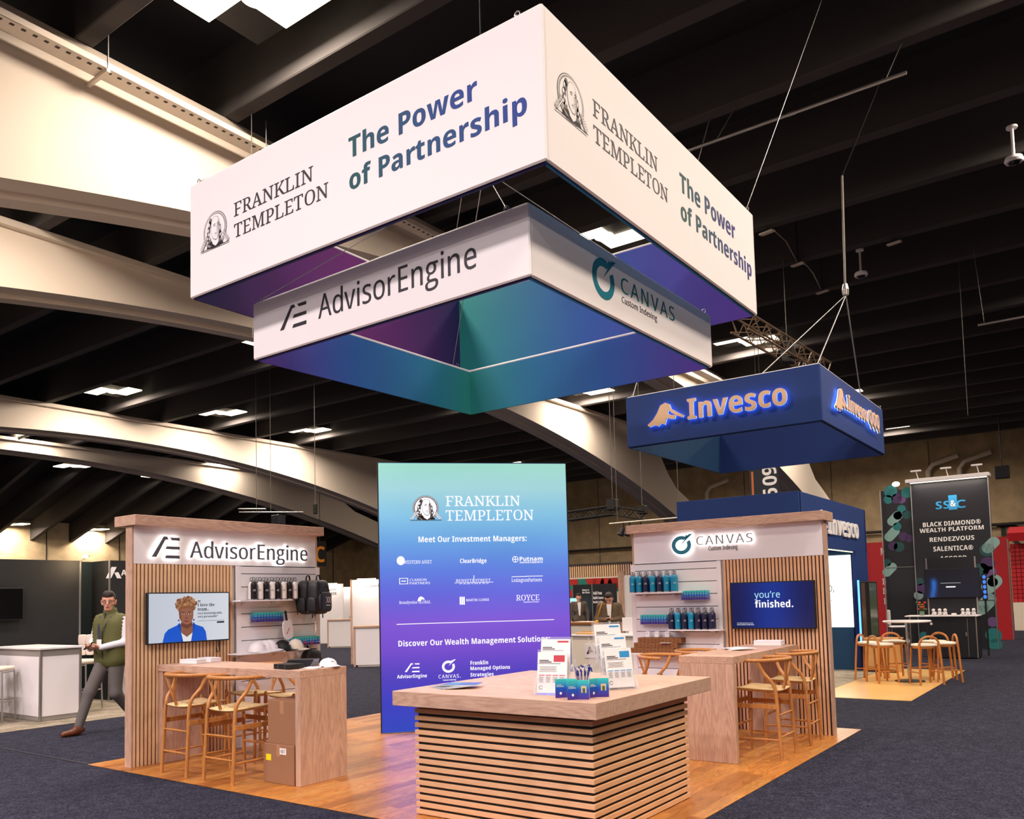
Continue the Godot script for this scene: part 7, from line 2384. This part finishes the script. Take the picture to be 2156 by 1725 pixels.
	ph.transform = t.transform * Transform3D(Basis.from_euler(Vector3(-0.9, -0.5, 0)), Vector3(-0.06, 1.125, 0.315))
	put(ph, "case", boxm(Vector3(0.075, 0.15, 0.01), 0.004), M.black)
	put(ph, "screen", boxm(Vector3(0.068, 0.14, 0.001), 0.0, Vector3(0, 0, 0.0055)), M.screen_off)
	# the man reading his phone behind the pale counter
	M.skin2 = M.skin
	t = thing("person", "man in a brown blazer looking down at his phone behind the counter", "person", Vector3(-8.98, 0.0, -16.0), deg_to_rad(28.0))
	standing(t, flat(srgb(98, 80, 60), 0.85), M.paper, flat(srgb(28, 26, 30), 0.8), true)
	head_parts(t, Vector3(0.0, 1.53, 0.06), Vector3(0.45, deg_to_rad(-12), 0), sk, T, true, 0.98)
	ph = thing("phone", "small dark phone held by the man in the brown blazer", "phone", Vector3.ZERO)
	ph.transform = t.transform * Transform3D(Basis.from_euler(Vector3(-0.9, 0, 0)), Vector3(-0.03, 1.13, 0.33))
	put(ph, "case", boxm(Vector3(0.075, 0.15, 0.01), 0.004), M.black)
	put(ph, "screen", boxm(Vector3(0.068, 0.14, 0.001), 0.0, Vector3(0, 0, 0.0055)), M.screen_off)
	var sb := thing("shoulder_bag", "mustard cloth bag on the shoulder of the man in the blazer", "bag", Vector3.ZERO)
	sb.transform = t.transform * Transform3D(Basis(), Vector3(-0.27, 0.95, 0.1))
	put(sb, "pouch", soft_box(Vector3(0.06, 0.14, 0.12), 0.6, 9), flat(srgb(196, 142, 40), 0.8))
	put(sb, "strap", MB.new().tube(smooth_path([Vector3(0, 0.1, -0.05), Vector3(0.07, 0.35, 0.04), Vector3(0.14, 0.53, -0.02)], 4), 0.02, 6, true, 0.3), flat(srgb(196, 142, 40), 0.8))
	# the far man beside the dark banners
	t = thing("person", "far man in a taupe suit standing beside the dark banners", "person", Vector3(-14.02, 0.0, -23.0), deg_to_rad(40.0))
	standing(t, flat(srgb(86, 74, 64), 0.85), M.paper, flat(srgb(40, 38, 42), 0.8), false)
	head_parts(t, Vector3(0.0, 1.56, 0.03), Vector3(0, 0, 0), sk, T, false, 0.95)

func standing(t: Node3D, coat: Material, shirt: Material, trousers: Material, phone: bool) -> void:
	var T := Color.WHITE
	var s := 0.95
	var shL := Vector3(0.19, 1.37, 0.0)
	var shR := Vector3(-0.19, 1.37, 0.0)
	var elL := Vector3(0.27, 1.1, 0.02)
	var elR := Vector3(-0.27, 1.1, 0.02)
	var wrL := Vector3(0.07, 1.08, 0.24) if phone else Vector3(0.27, 0.86, 0.08)
	var wrR := Vector3(-0.1, 1.08, 0.25) if phone else Vector3(-0.27, 0.86, 0.08)
	var trunk := [[Vector3(0.08, 0.9, 0), Vector3(-0.08, 0.9, 0), 0.11, 0.11, T], [Vector3(0, 0.95, 0), Vector3(0, 1.15, 0.0), 0.13, 0.135, T], [Vector3(-0.08, 1.15, 0), Vector3(-0.09, 1.3, 0), 0.105, 0.1, T], [Vector3(0.08, 1.15, 0), Vector3(0.09, 1.3, 0), 0.105, 0.1, T], [shL, shR, 0.066, 0.066, T]]
	var legs := [[Vector3(0.09, 0.88, 0), Vector3(0.1, 0.48, 0.02), 0.095, 0.066, T], [Vector3(0.1, 0.48, 0.02), Vector3(0.1, 0.09, 0), 0.064, 0.05, T], [Vector3(-0.09, 0.88, 0), Vector3(-0.1, 0.48, 0.02), 0.095, 0.066, T], [Vector3(-0.1, 0.48, 0.02), Vector3(-0.1, 0.09, 0), 0.064, 0.05, T], [Vector3(0.09, 0.9, 0), Vector3(-0.09, 0.9, 0), 0.1, 0.1, T]]
	var arms := [[shL, elL, 0.058, 0.048, T], [elL, wrL, 0.047, 0.036, T], [shR, elR, 0.058, 0.048, T], [elR, wrR, 0.047, 0.036, T]]
	var slim := []
	for q in trunk + legs + arms + [[Vector3(0, 1.38, 0), Vector3(0, 1.48, 0.03), 0.056, 0.054, T]]:
		slim.append([q[0], q[1], q[2] - 0.012, q[3] - 0.012, T])
	put(t, "body", field_mesh(slim, 0.02, 0.014), M.skin)
	var hb := []
	for q in [[wrL, elL, 1.0], [wrR, elR, -1.0]]:
		var d: Vector3 = (q[0] - q[1]).normalized()
		if phone:
			d = Vector3(-q[2] * 0.5, 0.1, 0.6).normalized()
		hb.append_array(hand_bones(q[0], d, Vector3(0, 0.9, 0.2) if phone else Vector3(-q[2], 0, 0), Vector3(q[2] * 0.5, 0.3, 0.6) if phone else Vector3(0, 0, 1), 0.8, T))
	put(t, "hands", field_mesh(hb, 0.0065, 0.004), M.skin)
	put(t, "blazer", field_mesh(trunk + arms + [[Vector3(0.08, 0.82, 0), Vector3(-0.08, 0.82, 0), 0.125, 0.125, T]], 0.016, 0.014, 0.012), coat)
	put(t, "trousers", field_mesh(legs, 0.018, 0.014, 0.006), trousers)
	put(t, "shirt_front", MB.new().prism(V2([[-0.055, 1.42], [-0.02, 1.0], [0.02, 1.0], [0.055, 1.42]]), 0.1, 0.15), shirt)
	for x in [-0.1, 0.1]:
		put(t, "shoe", field_mesh([[Vector3(x, 0.045, -0.05), Vector3(x, 0.035, 0.15), 0.044, 0.034, T]], 0.012, 0.01), M.black)
